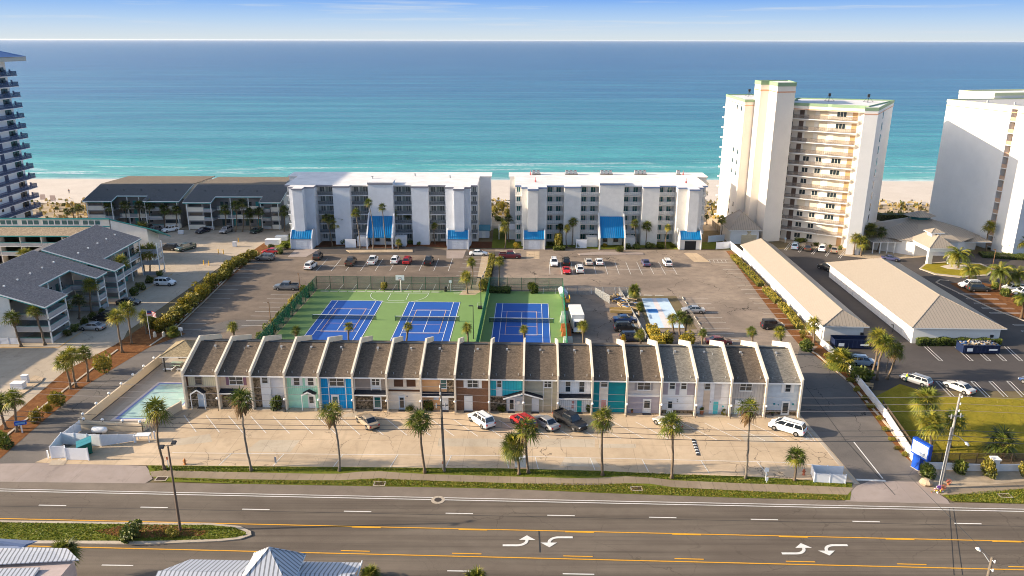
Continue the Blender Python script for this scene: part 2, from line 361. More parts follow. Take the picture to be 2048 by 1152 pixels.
S('east_drive', [(1600, 690), (1636, 712), (1700, 768), (1770, 852), (1882, 1002), (1745, 1004), (1712, 985), (1602, 836), (1585, 760)], .018, DRVM)
S('drive_apron', [(1714, 972), (1740, 962), (1845, 964), (1895, 1000), (1900, 1008), (1690, 1003), (1698, 985)], .026, APRON)
S('left_parking_lot', [(-400, 84), (-70.5, 90), (-71, 130), (-74, 140), (-71.5, 196), (-66, 205), (-64, 223), (-140, 224), (-400, 224)], .008, CONC2, px=False)
S('tower_parking_lot', [(66, 203), (140, 197), (300, 195), (300, 112), (57, 114), (60.5, 131), (61.5, 203)], .006, DARKA, px=False)
S('garage_alley', [(68.6, 196), (67.2, 134), (69.5, 128), (71.5, 196)], .016, asphalt('brown_asphalt', (.13, .105, .085), (.18, .15, .12), .1, .2), px=False)
# --- green areas
S('lawn', [(1738, 800), (1800, 768), (1880, 794), (2300, 800), (2300, 930), (1990, 915), (1850, 925)], .03, LAWN)
S('planting_bed', [(1845, 930), (2300, 918), (2300, 962), (1960, 974), (1890, 992), (1868, 985), (1835, 945)], .034, SANDY)
S('mulch_strip', [(-120, 960), (-120, 905), (0, 853), (62, 800), (130, 742), (230, 690), (290, 650), (335, 625), (395, 583), (500, 505), (528, 486), (540, 500), (505, 516), (420, 594), (352, 660), (372, 668), (300, 694), (262, 716), (170, 772), (60, 865), (0, 918)], .036, MULCH)
S('verge', [(296, 931), (640, 934), (1000, 937), (1200, 942), (1345, 949), (1490, 953), (1705, 966), (1700, 1001), (1480, 996), (1250, 988), (980, 977), (700, 972), (480, 968), (320, 963), (300, 950)], .04, GRASS)
S('verge', [(1884, 990), (1960, 982), (2060, 975), (2300, 980), (2300, 1012), (2048, 1008), (1905, 1003)], .04, GRASS)
top = [(300, 944), (330, 941), (480, 945), (620, 948), (680, 948), (720, 944), (760, 943), (800, 946), (860, 949), (1000, 953), (1150, 957), (1200, 956), (1250, 953), (1300, 955), (1345, 961), (1480, 967), (1600, 971), (1708, 976)]
bot = [(304, 954), (330, 955), (480, 959), (620, 961), (680, 961), (720, 959), (760, 957), (800, 960), (860, 962), (1000, 966), (1150, 971), (1200, 970), (1250, 967), (1300, 968), (1345, 975), (1480, 982), (1600, 987), (1695, 990)]
ribbon('sidewalk', top, bot, .05, WALKM)
ribbon('sidewalk', [(1895, 976), (1960, 972), (2060, 962), (2300, 955)], [(1895, 990), (1960, 988), (2060, 976), (2300, 970)], .05, WALKM)
S('fence_mulch', [(1452, 502), (1462, 502), (1560, 600), (1640, 692), (1600, 692), (1540, 620)], .034, MULCH)
S('fence_mulch', [(1640, 690), (1668, 712), (1740, 790), (1846, 945), (1800, 905), (1700, 768), (1622, 705)], .036, MULCH)
S('condo_bed', [(-61, 203), (-61, 210), (-5, 210), (-5, 203), (-18, 203.5), (-25, 205), (-31, 203.2), (-40, 203.2), (-46, 205), (-53, 203.4)], .028, ground_mix('dark_mulch', [(.25, (.05, .018, .01)), (.55, (.12, .045, .02)), (.8, (.20, .09, .04))], 1.0), px=False)
S('condo_bed', [(-3, 203), (-3, 212), (62, 210), (59, 202.5), (44, 202.5), (38, 204.5), (30, 202.4), (22, 202.4), (15, 204.5), (8, 203)], .028, GRASS, px=False)
S('side_lawn', [(-64, 203), (-64, 224), (-59.5, 224), (-59.5, 203)], .03, GRASS, px=False)
S('side_lawn', [(-5.5, 203), (-5.5, 226), (-1, 226), (-2, 203)], .03, GRASS, px=False)
S('dune_sand', [(-600, 224), (600, 224), (600, 264), (-600, 264)], -.02, SANDY, px=False)
# centre walk between the lots, with its little plaza
S('walkway', [(965, 505), (978, 505), (968, 580), (950, 590), (918, 590), (935, 572), (952, 570)], .034, SANDY)
# drop-off lanes at the condo canopies
S('canopy_lane', [(620, 500), (700, 492), (840, 492), (905, 503), (1000, 503), (1000, 512), (600, 508)], .02, DARKA)
S('driveway_slab', [(592, 498), (640, 498), (612, 514), (575, 514)], .03, APRON)
S('driveway_slab', [(893, 501), (932, 501), (926, 517), (893, 517)], .03, APRON)
S('driveway_slab', [(1053, 503), (1079, 503), (1079, 518), (1053, 518)], .03, CONC)
S('driveway_slab', [(1367, 506), (1393, 506), (1420, 524), (1388, 524)], .03, CONC)
S('traffic_island', [(692, 501), (825, 500), (826, 505), (700, 506)], .03, SANDY, thick=.12)
S('traffic_island', [(1155, 508), (1200, 504), (1285, 506), (1288, 510), (1160, 511)], .03, APRON, thick=.12)
S('roundabout_kerb', [(1838, 538), (1850, 528), (1890, 524), (1960, 527), (1990, 540), (1975, 552), (1920, 556), (1870, 550)], .02, KERBM, thick=.14)
S('roundabout_lawn', [(1842, 538), (1853, 529), (1890, 526), (1958, 529), (1985, 540), (1972, 550), (1920, 553), (1872, 548)], .165, LAWN)
S('sand_ring', [(1880, 534), (1900, 530), (1935, 531), (1945, 537), (1925, 541), (1895, 539)], .18, SAND)
S('island_bed', [(1900, 567), (1955, 563), (2300, 640), (2300, 720), (1985, 618)], .03, MULCH)
S('tower_walk', [(1555, 481), (1690, 512), (1760, 520), (1840, 515), (1900, 505), (1720, 500), (1700, 480), (1570, 470)], .03, SANDY)
# --- median
k = [(-120, 1041), (300, 1047), (420, 1048), (480, 1054), (502, 1064), (503, 1072), (480, 1080), (440, 1084), (300, 1090), (-120, 1087)]
g = [(-120, 1045), (300, 1051), (420, 1052), (470, 1057), (492, 1066), (492, 1072), (470, 1077), (440, 1080), (300, 1084), (-120, 1082)]
S('median_kerb', k, .004, KERBM, thick=.14)
S('median_grass', g, .15, GRASS)
S('median_mulch', [(190, 1064), (250, 1052), (330, 1052), (420, 1064), (400, 1074), (250, 1079)], .156, MULCH)
# --- court surfaces
ROT = radians(-1.4)
def SF(u, v, o=(0.0, 145.0)):
    return Vector((o[0] + u * cos(ROT) - v * sin(ROT), o[1] + u * sin(ROT) + v * cos(ROT)))
COURTG = plain('court_green', (.165, .265, .085), .8, .07, .4); COURTB = plain('court_blue', (.014, .085, .35), .75, .06, .5)
S('court_surface', [SF(-44.8, -19), SF(-44.2, 20.3), SF(10.6, 20.3), SF(10.0, -19)], .03, COURTG, px=False)
mk = MB(); mo = MB()
def lineuv(mb, a, b, w=.07, z=.075, fr=SF):
    a, b = fr(*a), fr(*b); d = (b - a).normalized(); n = Vector((-d.y, d.x)) * w / 2; d = d * w / 2
    mb.add([(*(a - d - n), z), (*(b + d - n), z), (*(b + d + n), z), (*(a - d + n), z)], [(0, 1, 2, 3)])
COURTS = [(-33.6, 0.7), (-16.9, 0.3), (1.9, -.1)]
for cu, cv in COURTS:
    S('court_surface', [SF(cu - 5.6, cv - 12.0), SF(cu - 5.6, cv + 12.0), SF(cu + 5.6, cv + 12.0), SF(cu + 5.6, cv - 12.0)], .05, COURTB, px=False)
    for s in (-1, 1):
        lineuv(mk, (cu + s * 5.49, cv - 11.89), (cu + s * 5.49, cv + 11.89), .11); lineuv(mk, (cu + s * 4.115, cv - 11.89), (cu + s * 4.115, cv + 11.89), .10)
        lineuv(mk, (cu - 5.49, cv + s * 11.89), (cu + 5.49, cv + s * 11.89), .11); lineuv(mk, (cu - 4.115, cv + s * 6.4), (cu + 4.115, cv + s * 6.4), .10)
        lineuv(mo, (cu + s * 3.05, cv - 6.7), (cu + s * 3.05, cv + 6.7), .10, .08); lineuv(mo, (cu - 3.05, cv + s * 6.75), (cu + 3.05, cv + s * 6.75), .10, .08); lineuv(mo, (cu - 3.05, cv + s * 2.13), (cu + 3.05, cv + s * 2.13), .10, .08)
    lineuv(mk, (cu, cv - 6.4), (cu, cv + 6.4), .10)
bu, bv = -25.2, 18.0      # basketball half court
for i in range(16):
    a, b = pi + pi * i / 16, pi + pi * (i + 1) / 16
    lineuv(mk, (bu + 6.3 * cos(a), bv - 1 + 5.6 * sin(a)), (bu + 6.3 * cos(b), bv - 1 + 5.6 * sin(b)), .09)
lineuv(mk, (bu - 6.3, bv), (bu + 6.3, bv), .09); lineuv(mk, (bu - 6.3, bv), (bu - 6.3, bv - 1), .09); lineuv(mk, (bu + 6.3, bv), (bu + 6.3, bv - 1), .09)
lineuv(mk, (bu - 2, bv), (bu - 2, bv - 4.5), .09); lineuv(mk, (bu + 2, bv), (bu + 2, bv - 4.5), .09); lineuv(mk, (bu - 1.7, bv - 5.2), (bu + 1.7, bv - 5.2), .09)
mk.build('court_lines', flat('court_line_white', (.75, .76, .76), .7), fix=False)['kind'] = 'structure'
mo.build('court_lines', flat('court_line_peach', (.70, .42, .25), .7), fix=False)['kind'] = 'structure'
# shuffleboard slab
S('shuffleboard_surround', [(26.5, 141.5), (27, 162), (36, 162), (36, 141.5)], .03, DIRT, px=False)
S('shuffleboard_court', [(1283, 597), (1335, 597), (1369, 656), (1303, 656)], .05, plain('pale_blue_court', (.50, .62, .72), .7, .1, .4))
S('shuffleboard_stripe', [(1303, 597), (1312, 597), (1342, 656), (1329, 656)], .058, plain('pale_pink_stripe', (.68, .60, .58), .7, .08))
S('shuffleboard_stripe', [(1294, 618.5), (1314, 618.5), (1317, 626), (1297, 626)], .064, plain('blue_stripe', (.03, .19, .5), .7, .1))
# --- road markings
mw, my = MB(), MB()
def lpx(mb, a, b, w, z=.03):
    lineuv(mb, P(*a), P(*b), w, z, lambda x, y: Vector((x, y)))
lpx(mw, (-60, 977), (2110, 1020), .13); lpx(mw, (-60, 981), (2110, 1024.5), .15)
for i in range(-1, 12):
    x = 79 + 203.4 * i; y = 1010.6 + .0199 * (x - 79)
    lpx(mw, (x, y), (x + 52, y + 1.0), .16)
for x, y in ((205, 1130.5), (896, 1142), (1127, 1148)): lpx(mw, (x, y), (x + 60, y + 1), .16)
lpx(my, (-60, 1036), (2110, 1084.5), .15); lpx(my, (-60, 1089.5), (2110, 1141.5), .15)
for i in range(7):
    x = 705 + 213.5 * i; y = 1036 + .0224 * x + 2.8; lpx(my, (x, y), (x + 55, y + 1.2), .15)
    x = 683 + 222.5 * i; y = 1089.5 + .0239 * x - 4.2; lpx(my, (x, y), (x + 56, y + 1.3), .15)
def arrow(cx, cy, flip):
    c = P(cx, cy); s = -1 if flip else 1
    pts = []
    for i in range(9):
        a = -pi / 2 + (pi / 2) * i / 8; pts.append((.2 + 1.15 * cos(a), .25 + 1.15 * sin(a) * .85))
    cl = [(-1.35, -.73)] + pts
    for i in range(len(cl) - 1):
        p, q = Vector(cl[i]), Vector(cl[i + 1]); d = (q - p).normalized(); n = Vector((-d.y, d.x)) * .17
        mw.add([(c.x + s * v.x, c.y + s * v.y, .032 + .0004 * i) for v in (p - n - d * .02, q - n + d * .02, q + n + d * .02, p + n - d * .02)], [(0, 1, 2, 3)])
    mw.add([(c.x + s * x, c.y + s * y, .038) for x, y in ((.45, .25), (2.3, .25), (1.35, 1.1))], [(0, 1, 2)])
for cx, cy, fl in ((1030, 1083, 0), (1122, 1083, 1), (1584, 1099, 0), (1676, 1099, 1)): arrow(cx, cy, fl)
ms = MB(); lpx(ms, (1078, 1062), (1080, 1104), .16, .012); lpx(ms, (1898, 1004), (1908, 1150), .08, .012); lpx(ms, (1905, 1004), (1925, 1150), .08, .012); lpx(ms, (1602, 760), (1690, 880), .1, .03); lpx(ms, (1690, 880), (1790, 990), .1, .03); lpx(ms, (-60, 1011), (2110, 1054), .07, .01); ms.build('road_seams', flat('road_tar', (.03, .028, .026), .7), fix=False)['kind'] = 'structure'
mw.build('road_markings', PAINTW, fix=False)['kind'] = 'structure'; my.build('road_markings', PAINTY, fix=False)['kind'] = 'structure'
# --- parking bay lines
pl = MB()
def seg(a, b, w=.1, z=.045): lineuv(pl, a, b, w, z, lambda x, y: Vector((x, y)))
a0, b0 = P(368, 831), P(390, 861); dd = b0 - a0; rd = Vector((cos(radians(-1.6)), sin(radians(-1.6))))
for i in range(27):
    s = a0 + rd * 3.36 * i
    if s.x < 40: seg(s, s + dd * 1.1, .11)
lpx(pl, (345, 906), (1000, 912), .1, .045); lpx(pl, (1000, 912), (1560, 925), .1, .045); lpx(pl, (1560, 925), (1640, 931), .1, .045)
for x, y in ((463, 907), (568, 908), (685, 910), (795, 911), (903, 911), (1012, 912), (1070, 914), (1180, 916), (1284, 919), (1402, 922), (1515, 925)):
    p = P(x, y); seg(p, p + Vector((-.55, -3.1)) if x < 1000 else p + Vector((.35, -3.1)), .1)
for i in range(5): lpx(pl, (1601, 865 + i * 4.2), (1622, 880 - i * .5), .09, .045)
lpx(pl, (1600, 842), (1632, 885), .1, .045)
for i in range(15):                                    # west lot: left bays, right bays
    t = i / 14; a = P(345 + (505 - 345) * t, 655 + (520 - 655) * t) if 0 else None
for i in range(17):
    a = Vector((-65.6 - 2.6 * i / 16, 141 + 3.15 * i)); seg(a, a + Vector((5.4, -.1)))
for i in range(9):
    a = Vector((-47.8, 143 + 2.75 * i)); seg(a, a + Vector((-5.2, .1)))
for i in range(-6, 6): pass
for i in range(14):
    x = 633 + 29.3 * i
    if x < 900: p = P(x, 542); seg(p, p + Vector((.2, 11.0)))
    if 632 < 640 + 27 * i < 900: p = P(650 + 27 * i, 581); seg(p, p + Vector((.2, 4.6)))
seg(P(640, 531), P(900, 533))
for i in range(9): p = P(973 - 3.2 * i, 513 + 6.5 * i + .25 * i * i); seg(p, p + Vector((-5.2, 0)))
for i in range(6): lpx(pl, (905 + i * .6, 572 + i * 3.2), (925 - i * .6 + 2, 572.5 + i * 3.2), .12, .045)
for i in range(12): p = P(1100 + 23.1 * i, 549); seg(p, p + Vector((.3, 11.0)))
seg(P(1122, 537), P(1352, 541))
for i in range(9):
    x = 1086 + 24.3 * i
    if not 1150 < x < 1180: p = P(x, 588); seg(p, p + Vector((.3, 4.4)))
for i in range(18):
    a = Vector((56.9, 138 + 3.2 * i)); seg(a, a + Vector((-5.2, .1)))
for i in range(9):
    a = Vector((37.3, 136 + 3.0 * i)); seg(a, a + Vector((5.2, .1)))
for i in range(5): lpx(pl, (1418 + 8 * i, 520), (1421 + 8 * i, 525), .09, .045)
lpx(pl, (1415, 519), (1455, 519), .09, .045); lpx(pl, (1424, 526), (1452, 526), .09, .045)
for i in range(6): p = P(1462 + 25 * i, 0 + 590 + 30 * i) if 0 else None
def loop(a, b):
    a, b = P(*a), P(*b); d = (b - a).normalized(); n = Vector((-d.y, d.x)) * .28
    seg(a + n, b + n, .11); seg(a - n, b - n, .11); seg(b + n, b - n, .11)
for x in (1852, 1913, 1948, 1980, 2012): loop((x, 694), (x + 30, 722))
for x in (1906, 1940, 1976, 2012, 2048): loop((x, 794), (x - 31, 763))
for i in range(5): loop((1980 + 16 * i, 589 + 9.5 * i), (1918 + 15.5 * i, 588 + 9.5 * i))
loop((2080, 650), (2027, 650)); loop((2090, 663), (2044, 663))
for i in range(5): lpx(pl, (1580 + 27 * i, 486 + 4 * i), (1569 + 27 * i, 500 + 4 * i), .12, .045); lpx(pl, (1583 + 27 * i, 487 + 4 * i), (1572 + 27 * i, 501 + 4 * i), .12, .045)
lpx(pl, (1708, 885), (1765, 957), .16, .045); lpx(pl, (1716, 960), (1768, 962), .4, .046)
lpx(pl, (1733, 895), (1768, 940), .08, .045) if 0 else None
lpx(pl, (190, 870), (110, 925), .1, .045)
pl.build('parking_lines', PAINTW, fix=False)['kind'] = 'structure'
py_ = MB()
def ylp(a, b): lpx(py_, a, b, .12, .047)
ylp((0, 695), (118, 695)); ylp((118, 695), (165, 663)); ylp((340, 500), (445, 500)); ylp((262, 597), (345, 548))
py_.build('kerb_paint', PAINTY, fix=False)['kind'] = 'structure'
# patched slabs of newer concrete in the front lot
S('concrete_patch', [(878, 877), (1190, 879), (1190, 895), (875, 893)], .030, concrete('patch_concrete', (.50, .42, .32), 3.4, 9, .5, .3))
S('concrete_patch', [(345, 880), (420, 868), (425, 884), (345, 892)], .030, MATS['patch_concrete'])
S('concrete_patch', [(1198, 888), (1272, 888), (1272, 896), (1198, 896)], .030, MATS['patch_concrete'])
S('concrete_patch', [(1130, 915), (1190, 917), (1200, 934), (1120, 932)], .030, MATS['patch_concrete']); S('concrete_patch', [(1480, 868), (1540, 870), (1552, 886), (1490, 884)], .030, MATS['patch_concrete']); S('concrete_patch', [(520, 880), (600, 881), (580, 905), (490, 903)], .030, MATS['patch_concrete'])
S('concrete_patch', [(690, 828), (716, 824), (712, 834), (684, 834)], .030, MATS['patch_concrete'])
# kerbs along the east drive and the front lot edge
def kerb(pts, w=.35, h=.13, z=.0):
    m = MB(); q = [P(*p) for p in pts]
    for a, b in zip(q, q[1:]): m.beam((a.x, a.y, z + h / 2), (b.x, b.y, z + h / 2), w, h)
    o = m.build('kerb', KERBM); o['kind'] = 'structure'
kerb([(1598, 690), (1634, 709), (1702, 768), (1775, 852), (1842, 945)]); kerb([(1602, 836), (1655, 900), (1712, 968)], .5, .05)
kerb([(500, 512), (420, 592), (345, 662), (300, 692)]); kerb([(-60, 925), (0, 882), (80, 818), (235, 700)])
kerb([(1470, 510), (1600, 660)], .3); kerb([(1898, 562), (1880, 560), (1872, 565), (1985, 618), (2200, 700)], .3)
S('pool_deck', [(-62, 99.2), (-60.2, 128.5), (-48.6, 128.5), (-49, 106.8), (-52.2, 98.9)], .04, concrete('pool_deck_concrete', (.40, .34, .27), 3, 3, .3, .2), px=False)
# ================================================================ palms and shrubs
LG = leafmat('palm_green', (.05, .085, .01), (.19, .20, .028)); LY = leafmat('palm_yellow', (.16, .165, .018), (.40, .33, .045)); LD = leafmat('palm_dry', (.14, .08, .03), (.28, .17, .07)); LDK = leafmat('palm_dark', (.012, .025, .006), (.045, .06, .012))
BARK = plain('palm_bark', (.17, .125, .085), .95, .25, 5); BARKG = plain('palm_bark_grey', (.20, .17, .135), .95, .2, 4); BOOT = plain('palm_boots', (.13, .08, .045), .95, .3, 6)
PAL = [LG, LY, LD, LDK]
def leafstrip(m, base, d, side, L, w, droop, mi, segs=2):
    k = len(m.v); up = d.cross(side)
    for i in range(segs + 1):
        t = i / segs; ww = w * (1 - t) ** .6 * (1 if i else .55) if i < segs else w * .08
        p = base + d * (L * t) + Vector((0, 0, -droop * L * t * t)); m.v.append(tuple(p - side * ww / 2)); m.v.append(tuple(p + side * ww / 2))
    for i in range(segs):
        m.f.append((k + 2 * i, k + 2 * i + 1, k + 2 * i + 3, k + 2 * i + 2)); m.m.append(mi)
def fan_crown(seed, R=1.7, n=34, lo=-35, dry=.1, yel=.3, dark=0.0, leafl=9):
    r = random.Random(seed); m = MB()
    for i in range(n):
        az = i * 2.39996 + r.uniform(-.3, .3); t = (i + .5) / n; el = radians(85 - (85 - lo) * t ** .8 + r.uniform(-9, 9))
        d = Vector((cos(az) * cos(el), sin(az) * cos(el), sin(el))); side = Vector((-sin(az), cos(az), 0))
        pl = R * r.uniform(.42, .58); tip = d * pl + Vector((0, 0, -.05 * R * t))
        mi = 2 if (t > 1 - dry) else (1 if r.random() < yel else (3 if r.random() < dark else 0))
        m.path([(0, 0, 0), tuple(tip)], [.025, .014], 3, mi, False)
        FL = R * r.uniform(.5, .66) * (1 if mi != 2 else .8)
        for j in range(leafl):
            a = (j / (leafl - 1) - .5) * radians(230)
            ld = (d * cos(a) + side * sin(a)); ld = (ld + Vector((0, 0, -.12 * abs(sin(a))))).normalized()
            ls = (side * cos(a) - d * sin(a)).normalized()
            leafstrip(m, tip, ld, ls, FL * (1 - .25 * abs(a) / 2), FL * .165, r.uniform(.15, .45) + (.3 if el < 0 else 0), mi)
    if dry > .25:      # skirt of dead fronds hanging under the crown
        for i in range(int(60 * dry)):
            az = r.uniform(0, 2 * pi); d = Vector((cos(az) * .35, sin(az) * .35, -1)).normalized()
            leafstrip(m, Vector((cos(az) * .18, sin(az) * .18, r.uniform(-.5, 0))), d, Vector((-sin(az), cos(az), 0)), r.uniform(.7, 1.25) * R * .75, .28, -.05, 2)
    return m.mesh('crown', PAL, fix=False)
def date_crown(seed, R=2.9, n=34):
    r = random.Random(seed); m = MB()
    for i in range(n):
        az = i * 2.39996 + r.uniform(-.2, .2); t = (i + .5) / n; el = radians(78 - 92 * t + r.uniform(-7, 7)); L = R * r.uniform(.85, 1.1)
        h = Vector((cos(az), sin(az), 0)); side = Vector((-sin(az), cos(az), 0)); mi = 1 if r.random() < .4 else 0
        pts = []; p = Vector((0, 0, 0)); e = el
        for q in range(8):
            pts.append(p.copy()); p = p + (h * cos(e) + Vector((0, 0, sin(e)))) * L / 7; e -= radians(14 + 5 * (q > 3))
        m.path([tuple(x) for x in pts], [.035 - .004 * q for q in range(8)], 3, mi, False)
        for q in range(1, 8):
            for sgn in (-1, 1):
                for hh in (0, .5):
                    b = pts[q - 1].lerp(pts[q], hh); d = (pts[q] - pts[q - 1]).normalized()
                    ld = (side * sgn * .85 + d * .55 + Vector((0, 0, -.12))).normalized(); ls = d
                    leafstrip(m, b, ld, ls, R * .22 * (1 - .35 * q / 8), .10, .25, mi, 1)
    return m.mesh('crown', PAL, fix=False)
FANS = [fan_crown(i, 1.0, 30 + 4 * i, -34 - 7 * i, .06 + .05 * i, .2) for i in range(4)]
FANY = [fan_crown(10 + i, 1.0, 38, -45, .08, .62) for i in range(3)]
FANW = [fan_crown(20 + i, 1.0, 28 + 5 * i, -46 - 6 * i, .3 + .08 * i, .2) for i in range(3)]
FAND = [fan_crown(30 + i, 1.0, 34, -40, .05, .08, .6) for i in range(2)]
FANF = [fan_crown(40 + i, 1.0, 60, -62, .04, .25, .1, 11) for i in range(2)]
DATES = [date_crown(50 + i, 1.0, 38) for i in range(2)]
KINDS = {'sabal': (FANS, BARK), 'gold': (FANY, BARK), 'skirt': (FANW, BARKG), 'dark': (FAND, BARK), 'full': (FANF, BARK), 'date': (DATES, BOOT), 'slim': (FANS, BARKG)}
def palm(label, base, crown, Rpx, kind='sabal', group=None, tr=.17, name=None, Y=None):
    b = P(*base); c = Q(crown[0], crown[1], b.y)
    zc = b.y * CP + (CH - c.z) * SP; R = Rpx * zc / FPX
    o = thing(name or {'date': 'date_palm'}.get(kind, 'fan_palm'), label, 'palm tree', (b.x, b.y, .02), 0, group)
    dx = c.x - b.x; dx = max(-c.z * .16, min(c.z * .16, dx)); h = max(c.z - .1 * R, .5)
    meshes, bark = KINDS[kind]; r = random.Random(hash(tuple(base)) & 0xffff)
    t0 = tr * (1.25 if kind == 'date' else 1); m = MB(); n = 12; pts = []; rs = []
    sl = kind in ('skirt', 'slim')
    bow = r.uniform(-.055, .055) * h
    for i in range(n + 1):
        t = i / n; pts.append((dx * t + bow * sin(pi * t), r.uniform(-.015, .015) * h * (0 < i < n), h * t))
        rs.append(t0 * ((1.7 - 1.5 * t / .08 * .45 if t < .08 else 1.0) - .3 * t) * (1.0 if sl else (1.0 + (.28 if t > .72 else 0))) * r.uniform(.93, 1.07))
    m.path(pts, rs, 8)
    if not sl and kind != 'full' and h > 2:      # boots: old leaf bases crossing under the crown
        for i in range(26):
            a = r.uniform(0, 2 * pi); z = h * r.uniform(.74, .97); rr = t0 * .95; x = dx * z / h
            m.tube((x + rr * .8 * cos(a), rr * .8 * sin(a), z), (x + (rr + .17) * cos(a + .3), (rr + .17) * sin(a + .3), z + .24), .045, .02, 4, 1)
    m.build('trunk', [bark, BOOT], o, smooth=True, fix=False)
    R *= 1.1; cr = inst('crown', r.choice(meshes), o, (dx, 0, h), 0, (R * r.uniform(.9, 1.1), R, R * r.uniform(.82, 1.08))); cr.rotation_euler = (r.uniform(-.16, .16), r.uniform(-.16, .16), r.uniform(0, 6.28))
    return o
# ---- shrubs: many leaf faces spread through a lumpy volume
def shrub_mesh(seed, n=700, leaf=.1, lumps=6, mats=None, flatb=.0):
    r = random.Random(seed); m = MB(); L = []
    for i in range(lumps):
        a = r.uniform(0, 6.28); q = r.uniform(.15, .55); L.append((Vector((q * cos(a), q * sin(a), r.uniform(.25, .68))), r.uniform(.3, .48)))
    L.append((Vector((0, 0, .42)), .55))
    for i in range(n):
        c, rad = r.choice(L); d = Vector((r.gauss(0, 1), r.gauss(0, 1), r.gauss(0, 1))).normalized(); p = c + d * rad * r.uniform(.55, 1.05) ** .5
        if p.z < 0: p.z = abs(p.z) * .3
        a = Vector((r.gauss(0, 1), r.gauss(0, 1), r.gauss(0, .6))).normalized(); b = a.orthogonal().normalized(); s = leaf * r.uniform(.6, 1.5)
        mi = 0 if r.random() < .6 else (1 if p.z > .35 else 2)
        m.add([p - a * s, p + b * s * .45, p + a * s, p - b * s * .45], [(0, 1, 2, 3)], mi)
    m.tube((0, 0, 0), (0, 0, .4), .05, .02, 5, 3)
    return m
BR = plain('twig_brown', (.09, .06, .035), .95)
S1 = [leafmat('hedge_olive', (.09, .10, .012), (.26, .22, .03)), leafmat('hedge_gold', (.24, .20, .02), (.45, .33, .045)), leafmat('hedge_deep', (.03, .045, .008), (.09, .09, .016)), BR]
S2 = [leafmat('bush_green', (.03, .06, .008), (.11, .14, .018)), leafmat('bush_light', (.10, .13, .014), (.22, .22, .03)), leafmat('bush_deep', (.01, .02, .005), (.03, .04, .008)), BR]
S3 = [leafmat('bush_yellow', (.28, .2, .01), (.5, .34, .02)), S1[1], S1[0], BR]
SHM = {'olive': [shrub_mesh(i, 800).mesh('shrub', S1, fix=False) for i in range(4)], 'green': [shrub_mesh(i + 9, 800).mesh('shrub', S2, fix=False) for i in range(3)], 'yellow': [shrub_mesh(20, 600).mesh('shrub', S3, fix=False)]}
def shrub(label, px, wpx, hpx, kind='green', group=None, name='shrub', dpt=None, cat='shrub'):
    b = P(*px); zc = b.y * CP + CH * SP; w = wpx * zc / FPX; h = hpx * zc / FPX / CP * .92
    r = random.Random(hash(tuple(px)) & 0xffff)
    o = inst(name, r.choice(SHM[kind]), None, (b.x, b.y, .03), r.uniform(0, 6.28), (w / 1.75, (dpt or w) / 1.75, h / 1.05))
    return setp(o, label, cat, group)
def boxhedge(label, a, b, w, h, kind=S2, group=None, z=.03, dens=70):
    """clipped hedge: leaf faces over a box volume between two ground points"""
    a, b = Vector(a), Vector(b); L = (b - a).length; ang = atan2((b - a).y, (b - a).x); m = MB(); r = random.Random(int(a.x * 97 + a.y * 13) & 0xffff)
    m.box(.08, L - .08, -w / 2 + .1, w / 2 - .1, 0, h - .1, 2)
    for i in range(int(min(4200, dens * L * (w + 2 * h)))):
        f = r.random() * (w + 2 * h)
        if f < w: p = Vector((r.uniform(0, L), r.uniform(-w / 2, w / 2), h + r.uniform(-.12, .1)))
        else: p = Vector((r.uniform(0, L), (w / 2 + r.uniform(-.1, .08)) * r.choice((-1, 1)), r.uniform(0, h)))
        p.z *= 1 + .12 * sin(p.x * 1.7 + a.x); aa = Vector((r.gauss(0, 1), r.gauss(0, 1), r.gauss(0, .6))).normalized(); bb = aa.orthogonal().normalized(); s = r.uniform(.08, .19)
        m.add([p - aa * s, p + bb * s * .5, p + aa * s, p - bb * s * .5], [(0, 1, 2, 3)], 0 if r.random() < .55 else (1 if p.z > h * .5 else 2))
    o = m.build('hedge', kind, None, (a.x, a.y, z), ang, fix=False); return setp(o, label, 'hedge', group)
# ---------------------------------------------------------------- the palms, by photo pixel (base, crown centre, crown radius)
G = 'palms along the road verge'
for i, (b, c, R, k, tx) in enumerate([
    ((330, 939), (312, 818), 29, 'sabal', 'tall green fan palm at the verge\'s left end beside the pool corner'),
    ((503, 942), (482, 798), 29, 'skirt', 'tall palm with orange dead skirt in front of the beige stone-based townhouse'),
    ((679, 942), (663, 822), 28, 'skirt', 'verge palm in front of the bright blue townhouse'),
    ((850, 946), (839, 838), 28, 'sabal', 'verge palm just left of the central wooden utility pole'),
    ((1038, 949), (1026, 887), 27, 'full', 'short bushy palm leaning left beside a taller twin on the verge'),
    ((1057, 946), (1054, 855), 31, 'sabal', 'full palm hiding the red car, right of its short neighbour on the verge'),
    ((1205, 951), (1205, 835), 28, 'sabal', 'verge palm in front of the dark teal townhouse'),
    ((1343, 957), (1343, 845), 30, 'sabal', 'verge palm hiding half of the silver convertible'),
    ((1491, 957), (1498, 815), 28, 'skirt', 'tall palm with drooping dead fronds in front of the grey end townhouses'),
    ((1589, 961), (1593, 910), 23, 'sabal', 'shortest verge palm, next to the white gate panels at the drive')]):
    palm(tx, b, c, R, k, G, tr=.15 if k == 'skirt' else .17)
G = 'palms in the left planting strip'
